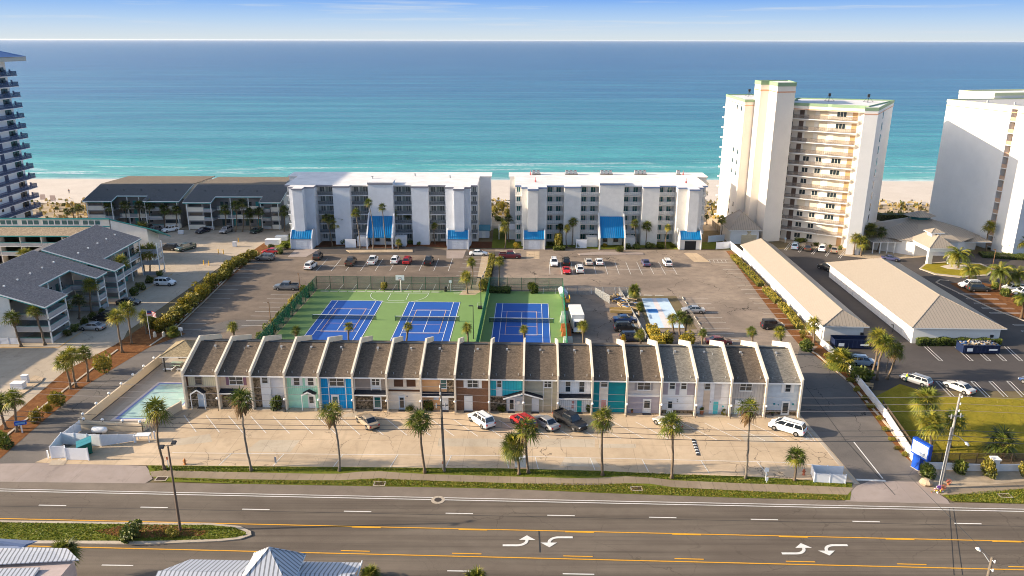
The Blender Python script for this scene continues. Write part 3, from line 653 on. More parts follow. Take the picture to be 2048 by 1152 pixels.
for b, c, R, k, tx in [
    ((12, 858), (0, 803), 24, 'sabal', 'palm cut by the left photo edge in the planting strip'),
    ((34, 864), (26, 795), 24, 'sabal', 'palm with swollen trunk near the left photo edge in the planting strip'),
    ((142, 778), (127, 721), 20, 'gold', 'lowest of the three palms clustered beside the big round bush'),
    ((153, 775), (141, 708), 21, 'gold', 'middle of the three palms clustered left of the big round bush'),
    ((176, 763), (167, 704), 18, 'sabal', 'right of the three palms clustered left of the big round bush'),
    ((245, 705), (231, 630), 20, 'gold', 'front palm of the tall pair by the flagpole strip'),
    ((263, 688), (253, 616), 20, 'gold', 'rear palm of the tall pair by the flagpole strip'),
    ((294, 668), (287, 630), 14, 'gold', 'slender young palm beside the flagpole')]: palm(tx, b, c, R, k, G, tr=.19)
G = 'palms beside the left timber apartments'
for b, c, R, k, tx in [
    ((42, 693), (23, 635), 21, 'sabal', 'leaning palm in front of the near apartment block\'s white end wall'),
    ((90, 690), (68, 620), 19, 'sabal', 'palm overlapping the near balcony stack of the left apartments'),
    ((128, 655), (128, 609), 17, 'dark', 'shaded palm left of its twin under the near apartment eave'),
    ((158, 638), (156, 598), 17, 'dark', 'shaded palm right of its twin under the near apartment eave'),
    ((183, 626), (180, 567), 20, 'gold', 'sunlit palm rising between the two apartment roofs'),
    ((250, 589), (241, 522), 20, 'gold', 'sunlit palm at the corner of the rear apartment roof'),
    ((289, 547), (283, 503), 17, 'gold', 'left palm of the pair at the rear apartment stair'),
    ((300, 548), (301, 500), 19, 'gold', 'right palm of the pair at the rear apartment stair'),
    ((84, 520), (85, 488), 19, 'gold', 'yellow palm behind the rear apartment roof'),
    ((50, 535), (50, 506), 17, 'gold', 'yellow palm between the terrace balconies and the apartment roof'),
    ((262, 492), (258, 465), 17, 'dark', 'dark palm left of its twin beside the teal trimmed terrace end'),
    ((285, 487), (283, 452), 17, 'dark', 'dark palm right of its twin beside the teal trimmed terrace end')]: palm(tx, b, c, R, k, G, tr=.2)
G = 'palms in front of the dark roofed beach flats'
for i, (x, bb, cy, R) in enumerate([(217, 455, 411, 14), (249, 456, 409, 14), (278, 456, 409, 14), (299, 456, 408, 14), (328, 457, 417, 13), (352, 458, 418, 12), (449, 462, 417, 13), (470, 464, 410, 13), (484, 464, 405, 13), (499, 465, 424, 13), (517, 465, 422, 13), (568, 463, 421, 14)]):
    palm(f'{ORD[i]} shaded palm from the left in front of the dark roofed beach flats', (x + 1, bb), (x, cy), R, 'dark', G, tr=.17)
for b, c, R, tx in [((134, 437), (133, 422), 9, 'left of the three dark palms on the beach edge'), ((147, 437), (145, 420), 8, 'middle of the three dark palms on the beach edge'), ((157, 438), (157, 415), 11, 'right and tallest of the three dark palms on the beach edge')]: palm(tx, b, c, R, 'dark', 'palms on the beach edge')
G = 'palms in front of the blue-grey condo block'
for b, c, R, k, tx in [
    ((677, 485), (676, 440), 26, 'date', 'stout feathery date palm in front of the blue-grey condo block'),
    ((665, 493), (653, 434), 11, 'dark', 'thin dark palm just left of the stout date palm'),
    ((721, 498), (711, 424), 11, 'slim', 'slim tall palm at the left edge of the left blue canopy'),
    ((746, 500), (737, 404), 10, 'slim', 'tallest slim palm crossing the left blue canopy'),
    ((772, 500), (764, 413), 10, 'slim', 'second tall slim palm crossing the left blue canopy'),
    ((794, 484), (790, 424), 9, 'slim', 'slim palm right of the left blue canopy'),
    ((817, 482), (815, 427), 10, 'dark', 'dark palm against the balconies right of the left blue canopy'),
    ((835, 485), (834, 440), 6, 'slim', 'small slim palm in front of the blank condo panel'),
    ((857, 486), (853, 429), 9, 'slim', 'palm at the right edge of the blank condo panel'),
    ((870, 487), (869, 450), 8, 'sabal', 'short palm before the balconies left of the right stair tower'),
    ((797, 501), (797, 483), 7, 'sabal', 'tiny young palm on the kerb island by the left blue canopy')]: palm(tx, b, c, R, k, G, tr=.14)
G = 'palms in front of the white condo block'
for b, c, R, k, tx in [
    ((1010, 497), (1009, 451), 12, 'gold', 'sunlit palm in the sand bed between the two condo blocks'),
    ((1018, 484), (1017, 436), 12, 'dark', 'taller shaded palm between the two condo blocks'),
    ((1122, 487), (1121, 452), 9, 'dark', 'dark palm behind the small magnolia at the white condo block'),
    ((1134, 495), (1134, 455), 9, 'gold', 'sunlit palm right of the small magnolia at the white condo block'),
    ((1144, 491), (1146, 442), 11, 'slim', 'taller palm before the left blank panel of the white condo block'),
    ((1275, 495), (1269, 445), 11, 'slim', 'palm before the balconies right of the right blue canopy'),
    ((1291, 493), (1294, 450), 12, 'slim', 'palm before the right blank panel of the white condo block'),
    ((1331, 496), (1336, 454), 8, 'gold', 'slender leaning palm before the right balconies of the white condo block'),
    ((1414, 450), (1413, 433), 7, 'dark', 'small dark palm behind the right end of the white condo block'),
    ((1440, 482), (1444, 438), 11, 'slim', 'palm in the fenced yard before the cream tower')]: palm(tx, b, c, R, k, G, tr=.15)
G = 'palms on the centre walk'
for b, c, R, k, tx in [((942, 577), (943, 522), 11, 'gold', 'palm on the left side of the centre walk, farther of two'), ((935, 587), (932, 552), 14, 'gold', 'palm on the left side of the centre walk, nearer of two'), ((998, 575), (999, 520), 13, 'gold', 'palm at the hedge on the right side of the centre walk')]: palm(tx, b, c, R, k, G)
G = 'palms behind the townhouse row'
for b, c, R, k, tx in [
    ((468, 705), (465, 652), 12, 'gold', 'first palm behind the townhouse roofs, in the west lot'),
    ((594, 705), (592, 659), 12, 'sabal', 'palm behind the roofs at the court fence corner'),
    ((702, 706), (698, 651), 12, 'gold', 'palm in front of the leftmost blue court'),
    ((811, 706), (816, 651), 11, 'gold', 'palm in front of the middle blue court'),
    ((934, 706), (934, 654), 12, 'gold', 'palm in front of the green fence between the courts'),
    ((1048, 707), (1048, 657), 11, 'gold', 'palm in front of the rightmost blue court'),
    ((1168, 709), (1166, 650), 14, 'gold', 'palm beside the white box truck'),
    ((1282, 709), (1281, 667), 12, 'gold', 'palm hiding the dark cars in the storage yard'),
    ((1406, 710), (1406, 664), 10, 'sabal', 'small palm behind the roofs in the east lot'),
    ((1502, 711), (1504, 661), 12, 'sabal', 'palm behind the roofs left of the black off-roader'),
    ((1560, 709), (1560, 662), 14, 'gold', 'drooping palm behind the roofs right of the black off-roader'),
    ((1348, 668), (1343, 636), 14, 'gold', 'left palm of the clump at the shuffleboard court'),
    ((1360, 672), (1361, 632), 17, 'sabal', 'middle palm of the clump at the shuffleboard court'),
    ((1371, 671), (1375, 638), 13, 'dark', 'right palm of the clump at the shuffleboard court'),
    ((1271, 601), (1269, 579), 14, 'full', 'bushy palm at the top of the shuffleboard path'),
    ((1281, 622), (1280, 612), 10, 'full', 'low palm along the shuffleboard path')]: palm(tx, b, c, R, k, G, tr=.2)
G = 'palms around the right drive'
for b, c, R, k, tx in [
    ((1626, 690), (1627, 646), 18, 'gold', 'thick trunked palm at the near end of the long garage'),
    ((1743, 750), (1757, 672), 24, 'gold', 'left trunk of the three palm clump beside the blue skip'),
    ((1754, 760), (1771, 685), 25, 'gold', 'middle trunk of the three palm clump beside the blue skip'),
    ((1774, 758), (1796, 700), 20, 'sabal', 'right, darker trunk of the three palm clump beside the blue skip'),
    ((1678, 735), (1682, 717), 31, 'full', 'broad low palm at the white wall by the drive bend'),
    ((1843, 865), (1853, 797), 31, 'full', 'upper palm of the clump behind the leaning utility pole'),
    ((1862, 902), (1862, 843), 34, 'gold', 'lower left palm of the clump behind the leaning utility pole'),
    ((1900, 895), (1910, 838), 28, 'sabal', 'right palm of the clump behind the leaning utility pole'),
    ((2005, 915), (2004, 882), 36, 'dark', 'dark spreading palm on the dry lawn')]: palm(tx, b, c, R, k, G, tr=.2)
G = 'palms at the resort entrance'
for b, c, R, k, tx in [
    ((1707, 510), (1712, 474), 14, 'gold', 'left palm at the foot of the cream tower'),
    ((1722, 512), (1726, 483), 15, 'gold', 'second palm from the left at the foot of the cream tower'),
    ((1738, 500), (1742, 456), 16, 'full', 'sunlit bushy palm behind the pair at the foot of the cream tower'),
    ((1754, 504), (1764, 462), 13, 'dark', 'dark palm beside the clubhouse covered walk'),
    ((1972, 503), (1980, 451), 13, 'gold', 'tall palm before the white tower wall, left of two'),
    ((1995, 500), (2000, 465), 14, 'dark', 'dark palm before the white tower wall, right of two'),
    ((2028, 510), (2028, 482), 14, 'gold', 'left palm of the pair at the far right edge'),
    ((2036, 511), (2042, 480), 15, 'gold', 'right palm of the pair at the far right edge'),
    ((1916, 537), (1918, 508), 31, 'date', 'large date palm in the sand ring of the roundabout'),
    ((1936, 564), (1941, 539), 24, 'date', 'small date palm in front of the roundabout'),
    ((1999, 582), (2002, 541), 29, 'date', 'date palm on the island beside the lamp post'),
    ((2034, 580), (2036, 548), 29, 'date', 'date palm over the white cars at the right edge'),
    ((2042, 637), (2047, 594), 20, 'date', 'date palm at the island tip on the right edge')]: palm(tx, b, c, R, k, G, tr=.2)
palm('short cycad-like palm at the tip of the lot mulch', (346, 672), (346, 662), 15, 'full', None, tr=.15)
for b, c, R, tx in [((128, 1165), (132, 1102), 30, 'palm behind the lower left metal roof'), ((742, 1190), (740, 1150), 24, 'palm at the right end of the striped metal roof'), ((950, 1200), (952, 1158), 26, 'palm top cut by the bottom photo edge')]: palm(tx, b, c, R, 'full', 'palms at the bottom edge')
# ---------------------------------------------------------------- shrubs
G = 'hedge shrubs along the west lot kerb'
HP = [(502, 515, 24, 20), (470, 538, 26, 22), (438, 565, 27, 22), (408, 592, 31, 30), (376, 622, 29, 24), (340, 650, 31, 26), (322, 662, 26, 20)]
for i in range(22):
    t = i / 21 * 5.999; k_ = int(t); q0, q1 = HP[k_], HP[k_ + 1]; f_ = t - k_; rr = random.Random(i); v = [q0[j] + (q1[j] - q0[j]) * f_ for j in range(4)]
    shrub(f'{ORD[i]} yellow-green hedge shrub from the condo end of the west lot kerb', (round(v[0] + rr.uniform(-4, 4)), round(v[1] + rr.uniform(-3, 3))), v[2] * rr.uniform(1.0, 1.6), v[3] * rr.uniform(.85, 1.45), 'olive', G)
for x, y, w, h, tx in [(209, 745, 40, 42, 'big round bush on the mulch strip beside the lane'), (118, 812, 38, 34, 'bush on the mulch strip between the palm cluster and a lower bush'), (98, 826, 26, 22, 'small bush merging with its larger neighbour on the mulch strip'), (76, 842, 34, 30, 'lower round bush on the mulch strip above the blue sign'), (8, 897, 40, 42, 'dark bush at the left photo edge beside the lane'), (305, 655, 30, 34, 'broad bush at the foot of the flagpole')]:
    shrub(tx, (x, y), w, h, 'olive' if x > 20 else 'green', None)
G = 'vine clumps along the court fence'
for i, (x, y, w, h) in enumerate([(622, 582, 18, 20), (610, 595, 22, 28), (598, 608, 22, 28), (586, 620, 24, 30), (574, 633, 24, 30), (562, 646, 24, 28), (550, 658, 24, 26), (538, 672, 28, 28), (524, 684, 28, 26)]):
    shrub(f'{ORD[i]} vine clump from the far corner of the court\'s left fence', (x, y), w, h, 'green' if i % 3 else 'olive', G)
for x, y, w, h, k, tx in [(266, 1076, 56, 40, 'green', 'large dark bush on the road median'), (345, 1074, 28, 20, 'olive', 'small bush at the median lamp post foot'), (556, 820, 32, 36, 'green', 'dense green bush at the grey and white townhouse'), (767, 580, 18, 18, 'olive', 'small yellow bush behind the far court fence'), (965, 583, 26, 30, 'olive', 'round olive bush at the court fence by the centre walk'), (1065, 586, 28, 26, 'green', 'small clipped tree behind the right court'), (1115, 497, 24, 32, 'olive', 'small magnolia tree in front of the white condo block'), (1032, 497, 14, 12, 'yellow', 'bright yellow bush in the sand bed by the condo garage'), (1335, 690, 40, 30, 'olive', 'flowering bush left of the shuffleboard palms'), (1375, 692, 44, 30, 'olive', 'flowering bush right of the shuffleboard palms'), (1245, 690, 14, 24, 'yellow', 'yellow bush in the hedge of the shuffleboard path'), (1722, 764, 60, 36, 'green', 'dark palmetto mound beside the drive wall'), (1610, 700, 34, 24, 'green', 'dark shrub behind the last townhouse roof'), (1850, 955, 40, 34, 'green', 'dark shrub at the foot of the blue sign'), (1920, 948, 34, 36, 'green', 'dark cycad shrub at the low white wall'), (1975, 952, 36, 44, 'olive', 'bright banana-leaved plant left of the white pillar'), (2050, 955, 30, 34, 'olive', 'bright leafy plant at the right photo edge'), (1990, 578, 18, 16, 'green', 'round shrub left of its twin on the resort island'), (2011, 593, 24, 20, 'green', 'round shrub right of its twin on the resort island'), (2040, 612, 24, 18, 'green', 'round shrub at the tip of the resort island'), (1925, 474, 44, 16, 'green', 'dark mounded bush on the clubhouse roof edge'), (815, 812, 26, 22, 'green', 'dark bush beside the peach townhouse door') if 0 else (858, 822, 22, 26, 'green', 'dark round bush in front of the peach townhouse'), (820, 822, 26, 14, 'green', 'low leafy plant in front of the cream townhouse'), (1003, 824, 18, 16, 'green', 'agave plant beside the turquoise townhouse porch'), (1120, 822, 12, 18, 'green', 'broad-leaved plant left of the teal door'), (1175, 824, 14, 20, 'green', 'broad-leaved plant right of the teal door'), (1446, 831, 10, 9, 'olive', 'potted plant right of the turquoise door'), (745, 1156, 40, 22, 'olive', 'shrub under the right end of the striped roof'), (1210, 494, 12, 8, 'yellow', 'small yellow plant under the right blue canopy')]:
    shrub(tx, (x, y), w, h, k)
G = 'low shrubs along the white fence'
for i, (a_, b_) in enumerate([((1466, 516), (1480, 530)), ((1483, 533), (1522, 574)), ((1530, 582), (1556, 608)), ((1562, 613), (1578, 630)), ((1580, 633), (1600, 660))]): boxhedge(f'{ORD[i]} golden-green hedge stretch from the far end of the white fence bed', P(*a_), P(*b_), 1.5, .9, S1, 'hedge stretches along the white fence', dens=55)
for i, (x, y) in enumerate([(1603, 668), (1608, 676), (1614, 684)]): shrub(f'{ORD[i]} low shrub from the far end of the white fence bed', (x, y), 18, 9, 'olive', G)
G = 'low shrubs along the drive wall'
for i, (x, y) in enumerate([(1655, 715), (1668, 728), (1682, 742), (1700, 764), (1714, 782), (1728, 800), (1740, 816), (1757, 840), (1770, 862), (1782, 882), (1796, 900), (1808, 912)]): shrub(f'{ORD[i]} low shrub from the bend of the drive wall bed', (x, y), 18, 10, 'olive', G)
G = 'bushes between the condo blocks'
for i, (x, y, w, h, k) in enumerate([(990, 428, 14, 18, 'olive'), (1003, 424, 16, 22, 'olive'), (1013, 430, 12, 14, 'olive'), (995, 442, 18, 12, 'green'), (1006, 446, 12, 10, 'green')]): shrub(f'{ORD[i]} bush from the left in the gap between the condo blocks', (x, y), w, h, k, G)
G = 'shrubs at the condo fronts'
for i, (x, y, w, h) in enumerate([(690, 488, 20, 14), (800, 494, 14, 9), (822, 488, 16, 9), (838, 490, 12, 8), (1100, 492, 18, 10), (1155, 495, 14, 12), (1240, 505, 18, 14), (1255, 497, 16, 12), (1272, 497, 20, 10), (1300, 496, 22, 12), (1320, 497, 22, 10), (1345, 495, 16, 9), (573, 498, 20, 16), (560, 507, 22, 14), (543, 500, 18, 14)]): shrub(f'{ORD[i]} shrub from the left in the condo front beds', (x, y), w, h, 'green', G)
G = 'clipped shrubs at the cream tower foot'
for i, (x, y, w) in enumerate([(1600, 484, 26), (1632, 492, 12), (1648, 495, 14), (1660, 497, 10), (1680, 499, 12)]): shrub(f'{ORD[i]} clipped shrub from the left at the cream tower foot', (x, y), w, 9, 'green', G)
G = 'shrubs under the left apartment eaves'
for i, (x, y, w, h) in enumerate([(135, 672, 22, 16), (152, 662, 22, 16), (170, 650, 24, 18), (188, 640, 24, 18), (205, 628, 20, 14), (268, 590, 22, 18), (282, 580, 22, 18), (300, 566, 20, 16), (320, 552, 16, 12), (258, 482, 20, 18)]): shrub(f'{ORD[i]} dark shrub from the near end of the left apartment beds', (x, y), w, h, 'green', G)
boxhedge('long clipped hedge along the white wall of the wide garage', P(1833, 690), P(2000, 690), 1.2, 1.2, S2)
boxhedge('clipped hedge along the right side of the centre walk', P(985, 515), P(972, 576), 1.3, 1.1, S1, dens=60)
boxhedge('clipped low hedge block at the end of the centre walk', P(976, 583), P(1022, 584), 2.6, .9, S2)
boxhedge('clipped hedge before the white condo block entrance', P(1106, 500), P(1130, 500), 1.4, .9, S2)
boxhedge('yellow-green hedge between the storage yard and the shuffleboard court', P(1302, 664), P(1318, 700), 2.0, 1.6, S3, dens=60)
boxhedge('green ground-cover bed at the foot of the white tower', P(1960, 512), P(2060, 518), 4.0, .8, S2, dens=30)
boxhedge('dark hedge along the beach side of the clubhouse', P(1755, 440), P(1860, 440), 3.0, 2.0, S2, dens=22)
# dune plants: nobody could count them
def dune():
    r = random.Random(5); m = MB()
    for i in range(9000):
        x = r.uniform(-230, 260); y = r.triangular(232, 270, 260)
        if r.random() < .35 + .3 * sin(x * .11) * sin(x * .043 + 2): continue
        h = r.uniform(.4, 1.3); a = r.uniform(0, 6.28); w = r.uniform(.3, .8)
        c = Vector((x, y, .02)); d = Vector((cos(a), sin(a), 0)) * w
        m.add([c - d, c + d, c + d * .5 + Vector((r.uniform(-.3, .3), r.uniform(-.3, .3), h)), c - d * .6 + Vector((0, 0, h * .8))], [(0, 1, 2, 3)], r.choice((0, 0, 1, 2)))
    o = m.build('dune_grass', [leafmat('dune_tan', (.25, .19, .08), (.48, .36, .17)), leafmat('dune_gold', (.22, .16, .03), (.42, .28, .06)), leafmat('dune_green', (.05, .06, .015), (.13, .13, .03))], fix=False); o['kind'] = 'stuff'
dune()
def tufts():
    r = random.Random(6); m = MB()
    def area(poly, n, z, k):
        q = [P(*p) for p in poly]; xs = [p.x for p in q]; ys_ = [p.y for p in q]; c = 0
        while c < n:
            x, y = r.uniform(min(xs), max(xs)), r.uniform(min(ys_), max(ys_)); ins = False
            for i in range(len(q)):
                a, b = q[i], q[i - 1]
                if (a.y > y) != (b.y > y) and x < (b.x - a.x) * (y - a.y) / (b.y - a.y) + a.x: ins = not ins
            if not ins: continue
            c += 1; h = r.uniform(.04, .12); a = r.uniform(0, 6.28); d = Vector((cos(a), sin(a), 0)) * r.uniform(.04, .12); o = Vector((x, y, z)); t = Vector((r.uniform(-.08, .08), r.uniform(-.08, .08), h))
            m.add([o - d, o + d, o + t], [(0, 1, 2)], r.choice(k))
    area([(300, 932), (640, 935), (1000, 938), (1200, 943), (1490, 954), (1705, 966), (1700, 975), (1480, 967), (1345, 960), (1250, 952), (1000, 952), (760, 942), (480, 945), (310, 942)], 9000, .04, (0, 0, 1))
    area([(304, 956), (480, 960), (690, 962), (760, 958), (1000, 967), (1250, 968), (1345, 976), (1695, 991), (1690, 1001), (1480, 995), (1250, 987), (980, 976), (480, 967)], 9000, .04, (0, 1, 2))
    area(g, 7000, .15, (0, 0, 1)); area([(1738, 802), (1800, 770), (1880, 796), (2060, 800), (2060, 920), (1850, 920)], 4000, .03, (1, 2, 2)); area([(1890, 992), (1960, 984), (2060, 977), (2060, 1008), (1910, 1003)], 2500, .04, (0, 1))
    o = m.build('grass', [leafmat('grass_green', (.06, .10, .008), (.15, .18, .016)), leafmat('grass_olive', (.15, .15, .012), (.26, .22, .025)), leafmat('grass_straw', (.2, .15, .02), (.32, .24, .05))], fix=False); o['kind'] = 'stuff'
tufts()
# ================================================================ vehicles
TYRE = flat('tyre_rubber', (.012, .012, .012), .8, .2); RIM = flat('wheel_rim', (.45, .45, .46), .3, .6, .8); HL = flat('headlight', (.75, .78, .8), .1, .8); TL = flat('taillight', (.42, .012, .012), .2, .6); TRIMD = flat('dark_car_trim', (.02, .02, .022), .5, .4); PLACE = flat('car_paint', (.5, .5, .5), .3)
def paint(name, c, metal=.0):
    n = 'paint_' + name
    if n in MATS: return MATS[n]
    t = NT(n); t.done(c, .32, .5, metal); t.b.inputs['Coat Weight'].default_value = .6; t.b.inputs['Coat Roughness'].default_value = .06
    MATS[n] = t.mat; return t.mat
PT = {k: paint(k, c, m) for k, c, m in [('white', (.78, .78, .77), 0), ('silver', (.42, .42, .43), .5), ('grey', (.16, .165, .175), .4), ('black', (.012, .012, .014), 0), ('red', (.38, .015, .02), 0), ('maroon', (.13, .012, .016), .1), ('green', (.012, .04, .03), .1), ('blue', (.015, .05, .16), .2), ('navy', (.012, .018, .04), .1), ('brown', (.10, .075, .055), .3), ('beige', (.38, .31, .23), .3), ('sky', (.30, .40, .52), .3), ('purple', (.10, .10, .20), .3), ('olive', (.05, .05, .035), .2), ('pearl', (.60, .57, .52), .2), ('scarlet', (.55, .02, .02), 0)]}
#           L     W    belt  roof  hood_x  ws0   ws1   rw1   rw0    kind
CT = {'sedan': (4.75, 1.82, .96, 1.44, 1.15, 1.10, .30, -.95, -1.65, 0), 'coupe': (4.4, 1.8, .92, 1.32, 1.0, .9, .15, -.6, -1.5, 0), 'suv': (4.7, 1.9, 1.08, 1.72, 1.25, 1.15, .55, -1.85, -2.2, 1), 'wagon': (4.8, 1.8, .98, 1.50, 1.3, 1.25, .5, -1.85, -2.25, 1), 'van': (5.1, 1.98, 1.08, 1.76, 1.6, 1.75, .75, -2.1, -2.45, 1), 'pickup': (5.7, 1.98, 1.12, 1.84, 1.55, 1.4, .8, -.75, -.95, 2), 'jeep': (4.3, 1.85, 1.15, 1.82, 1.0, .75, .55, -1.85, -1.95, 1), 'lifted': (5.9, 2.0, 1.2, 1.92, 1.6, 1.4, .85, -.75, -.95, 2)}
CM = {}
def car_parts(kind):
    if kind in CM: return CM[kind]
    L, W, belt, roof, hx, ws0, ws1, rw1, rw0, ty = CT[kind]; h = L / 2; w = W / 2; lift = .12 if kind == 'lifted' else 0
    zb = .26 + lift; nose = belt - .16 if kind not in ('jeep', 'pickup', 'lifted') else belt - .06
    st = [(-h, w * .86, zb + .18, belt - .14), (-h + .12, w * .95, zb + .02, belt - .03), (-h + .6, w, zb - .04, belt), (rw0 + .2, w, zb - .06, belt), (ws0, w, zb - .06, belt), (hx + .3, w, zb - .05, belt - .02), (h - .45, w * .97, zb - .02, nose), (h - .1, w * .88, zb + .04, nose - .1), (h, w * .74, zb + .14, nose - .24)]
    m = MB(); rings = []
    for x, ww, z0, z1 in st:
        zm = z0 + (z1 - z0) * .55
        rings.append([(x, -ww * .88, z0), (x, -ww, z0 + .12), (x, -ww * 1.0, zm), (x, -ww * .93, z1 - .03), (x, -ww * .8, z1), (x, ww * .8, z1), (x, ww * .93, z1 - .03), (x, ww, zm), (x, ww, z0 + .12), (x, ww * .88, z0)])
    n = 10; k = 0
    for r_ in rings: m.v += r_
    for i in range(len(rings) - 1):
        for j in range(n): m.f.append((i * n + j, i * n + (j + 1) % n, (i + 1) * n + (j + 1) % n, (i + 1) * n + j)); m.m.append(0)
    m.f.append(tuple(range(n))); m.m.append(0); e = (len(rings) - 1) * n; m.f.append(tuple(e + j for j in range(n))); m.m.append(0)
    wb, wt = w * .86, w * .70 if kind not in ('jeep',) else w * .8
    bz = belt - .02
    m.hexa([(rw0, -wb, bz), (ws0, -wb, bz), (ws0, wb, bz), (rw0, wb, bz)], [(rw1, -wt, roof), (ws1, -wt, roof), (ws1, wt, roof), (rw1, wt, roof)])
    m.hexa([(rw1 + .02, -wt * .93, roof - .01), (ws1 - .02, -wt * .93, roof - .01), (ws1 - .02, wt * .93, roof - .01), (rw1 + .02, wt * .93, roof - .01)], [(rw1 + .2, -wt * .7, roof + .04), (ws1 - .15, -wt * .7, roof + .04), (ws1 - .15, wt * .7, roof + .04), (rw1 + .2, wt * .7, roof + .04)])
    if ty == 2:      # bed walls
        bx0, bx1 = -h + .1, rw0 - .05
        for a in ((bx0, bx1, -w * .93, -w * .83), (bx0, bx1, w * .83, w * .93), (bx0, bx0 + .08, -w * .83, w * .83)): m.box(*a, belt - .05, belt + .2)
    for s in (-1, 1): m.box(ws0 - .25, ws0 - .05, s * w * .98 - .08, s * w * .98 + .1, belt + .0, belt + .14)
    for xw in (h * .62, -h * .6):      # dark wheel arches
        for s in (-1, 1): m.tube((xw, s * w * .90, .34 + lift), (xw, s * (w + .012), .34 + lift), .40 + lift * .5, None, 14, 1)
    m.box(-h + .05, h - .08, -w * .84, w * .84, zb - .12, zb + .06, 1)
    D = {'body': m.mesh('body', [PLACE, TRIMD])}
    def face(c, out, t=.014):
        g = MB(); o = Vector(out) * t; c = [Vector(q) for q in c]; ctr = sum(c, Vector()) / 4
        c = [ctr + (q - ctr) * .86 for q in c]; g.hexa([tuple(q + o * .2) for q in c], [tuple(q + o) for q in c]); return g
    def corner(x, s): return None
    A = {}
    A['windshield'] = face([(ws0, -wb, bz), (ws0, wb, bz), (ws1, wt, roof), (ws1, -wt, roof)], (.7, 0, .7)).mesh('windshield', CARGLASS)
    A['rear_window'] = face([(rw0, -wb, bz), (rw0, wb, bz), (rw1, wt, roof), (rw1, -wt, roof)], (-.7, 0, .5)).mesh('rear_window', CARGLASS)
    for s, nm in ((-1, 'a'), (1, 'b')):
        g = MB(); nsp = 3 if ty == 1 else 2; x0b, x1b = rw0 + .25 * (rw1 - rw0 > .2), ws0 - .1
        for q in range(nsp):
            f0, f1 = q / nsp + .02, (q + 1) / nsp - .02
            lo0, lo1 = rw0 + (ws0 - rw0) * f0, rw0 + (ws0 - rw0) * f1; hi0, hi1 = rw1 + (ws1 - rw1) * f0, rw1 + (ws1 - rw1) * f1
            def pt(lo, hi, t): return (lo + (hi - lo) * t, s * (wb + (wt - wb) * t + .015), bz + (roof - bz) * t)
            c = [pt(lo0, hi0, .1), pt(lo1, hi1, .1), pt(lo1, hi1, .86), pt(lo0, hi0, .86)]; ins = [(x, y - s * .05, z) for x, y, z in c]
            g.hexa(ins, c)
        A['side_window' + nm] = g.mesh('side_window', CARGLASS)
    wheel = MB().tube((0, -.12, 0), (0, .12, 0), .34, None, 16).mesh('tyre', TYRE); rim = MB().tube((0, -.135, 0), (0, .135, 0), .2, None, 10).mesh('rim', RIM)
    D['wheel'] = (wheel, rim, [(x, s * (w - .1), .34 * (1 + lift)) for x in (h * .62, -h * .6) for s in (-1, 1)])
    D['glass'] = A
    hl = MB().box(-.05, .05, -.16, .16, -.07, .07).mesh('headlight', HL); tl = MB().box(-.04, .04, -.11, .11, -.13, .13).mesh('taillight', TL)
    D['headlight'] = (hl, [(h - .06, s * w * .68, nose - .22) for s in (-1, 1)]); D['taillight'] = (tl, [(-h - .0, s * w * .74, belt - .25) for s in (-1, 1)])
    ex = {}
    if ty == 2: ex['cargo_bed'] = MB().box(-h + .2, rw0 - .07, -w * .82, w * .82, belt - .02, belt + .02).mesh('cargo_bed', TRIMD)
    if kind in ('suv', 'wagon', 'van'):
        g = MB()
        for s in (-1, 1): g.beam((rw1 + .3, s * wt * .85, roof + .09), (ws1 - .25, s * wt * .85, roof + .09), .05, .05)
        ex['roof_rack'] = g.mesh('roof_rack', TRIMD)
    D['extra'] = ex
    gr = MB().box(h - .05, h + .015, -w * .5, w * .5, nose - .42, nose - .22).mesh('grille', TRIMD); D['grille'] = gr
    CM[kind] = D; return D
NAMEC = {'sedan': 'sedan', 'coupe': 'coupe', 'suv': 'suv', 'wagon': 'station_wagon', 'van': 'minivan', 'pickup': 'pickup_truck', 'jeep': 'off_roader', 'lifted': 'pickup_truck'}
def car(kind, px, ang, color, label, group=None, z=.05, scale=1.0, skip=()):
    b = P(px[0], px[1]); D = car_parts(kind)
    o = thing(NAMEC[kind], label, {'pickup': 'pickup truck', 'lifted': 'pickup truck', 'van': 'minivan'}.get(kind, 'car'), (b.x, b.y, z), radians(ang), group); o.scale = (scale,) * 3
    inst('body', D['body'], o, mats={0: PT[color]})
    for nm, me in D['glass'].items(): inst(nm.rstrip('ab') if nm.startswith('side') else nm, me, o)
    wm, rm, ps = D['wheel']
    for p in ps: wo = inst('wheel', wm, o, p); inst('rim', rm, wo)
    for nm in ('headlight', 'taillight'):
        for p in D[nm][1]: inst(nm, D[nm][0], o, p)
    inst('grille', D['grille'], o)
    for nm, me in D['extra'].items():
        if nm not in skip: inst(nm, me, o)
    return o
G0 = 'cars parked in front of the townhouses'
car('sedan', (735, 849), 127, 'beige', 'beige sedan parked alone in front of the grey and stone townhouse', G0)
car('suv', (963, 847), 127, 'white', 'white car with roof rails and dark rear window in front of the brown brick townhouse', G0, scale=1.02)
car('suv', (1047, 851), 127, 'red', 'red car half hidden by a verge palm before the khaki townhouse', G0)
car('sedan', (1091, 852), 127, 'silver', 'silver sedan between the red car and the black pickup', G0)
car('lifted', (1140, 850), -53, 'black', 'black pickup truck facing the road in front of the white townhouse with teal door', G0)
car('coupe', (1334, 853), 127, 'pearl', 'pale convertible half hidden by a verge palm', G0)
car('van', (1574, 862), 143, 'white', 'white minivan at the right end of the front lot', G0)
G0 = 'cars in the left apartment lot'
car('suv', (331, 570), -6, 'white', 'white compact SUV standing side-on in the left apartment lot', G0)
car('sedan', (186, 659), 176, 'silver', 'silver sedan backing out beside the near left apartments', G0)
car('sedan', (258, 609), 0, 'black', 'black sedan behind the tall palm pair', G0)
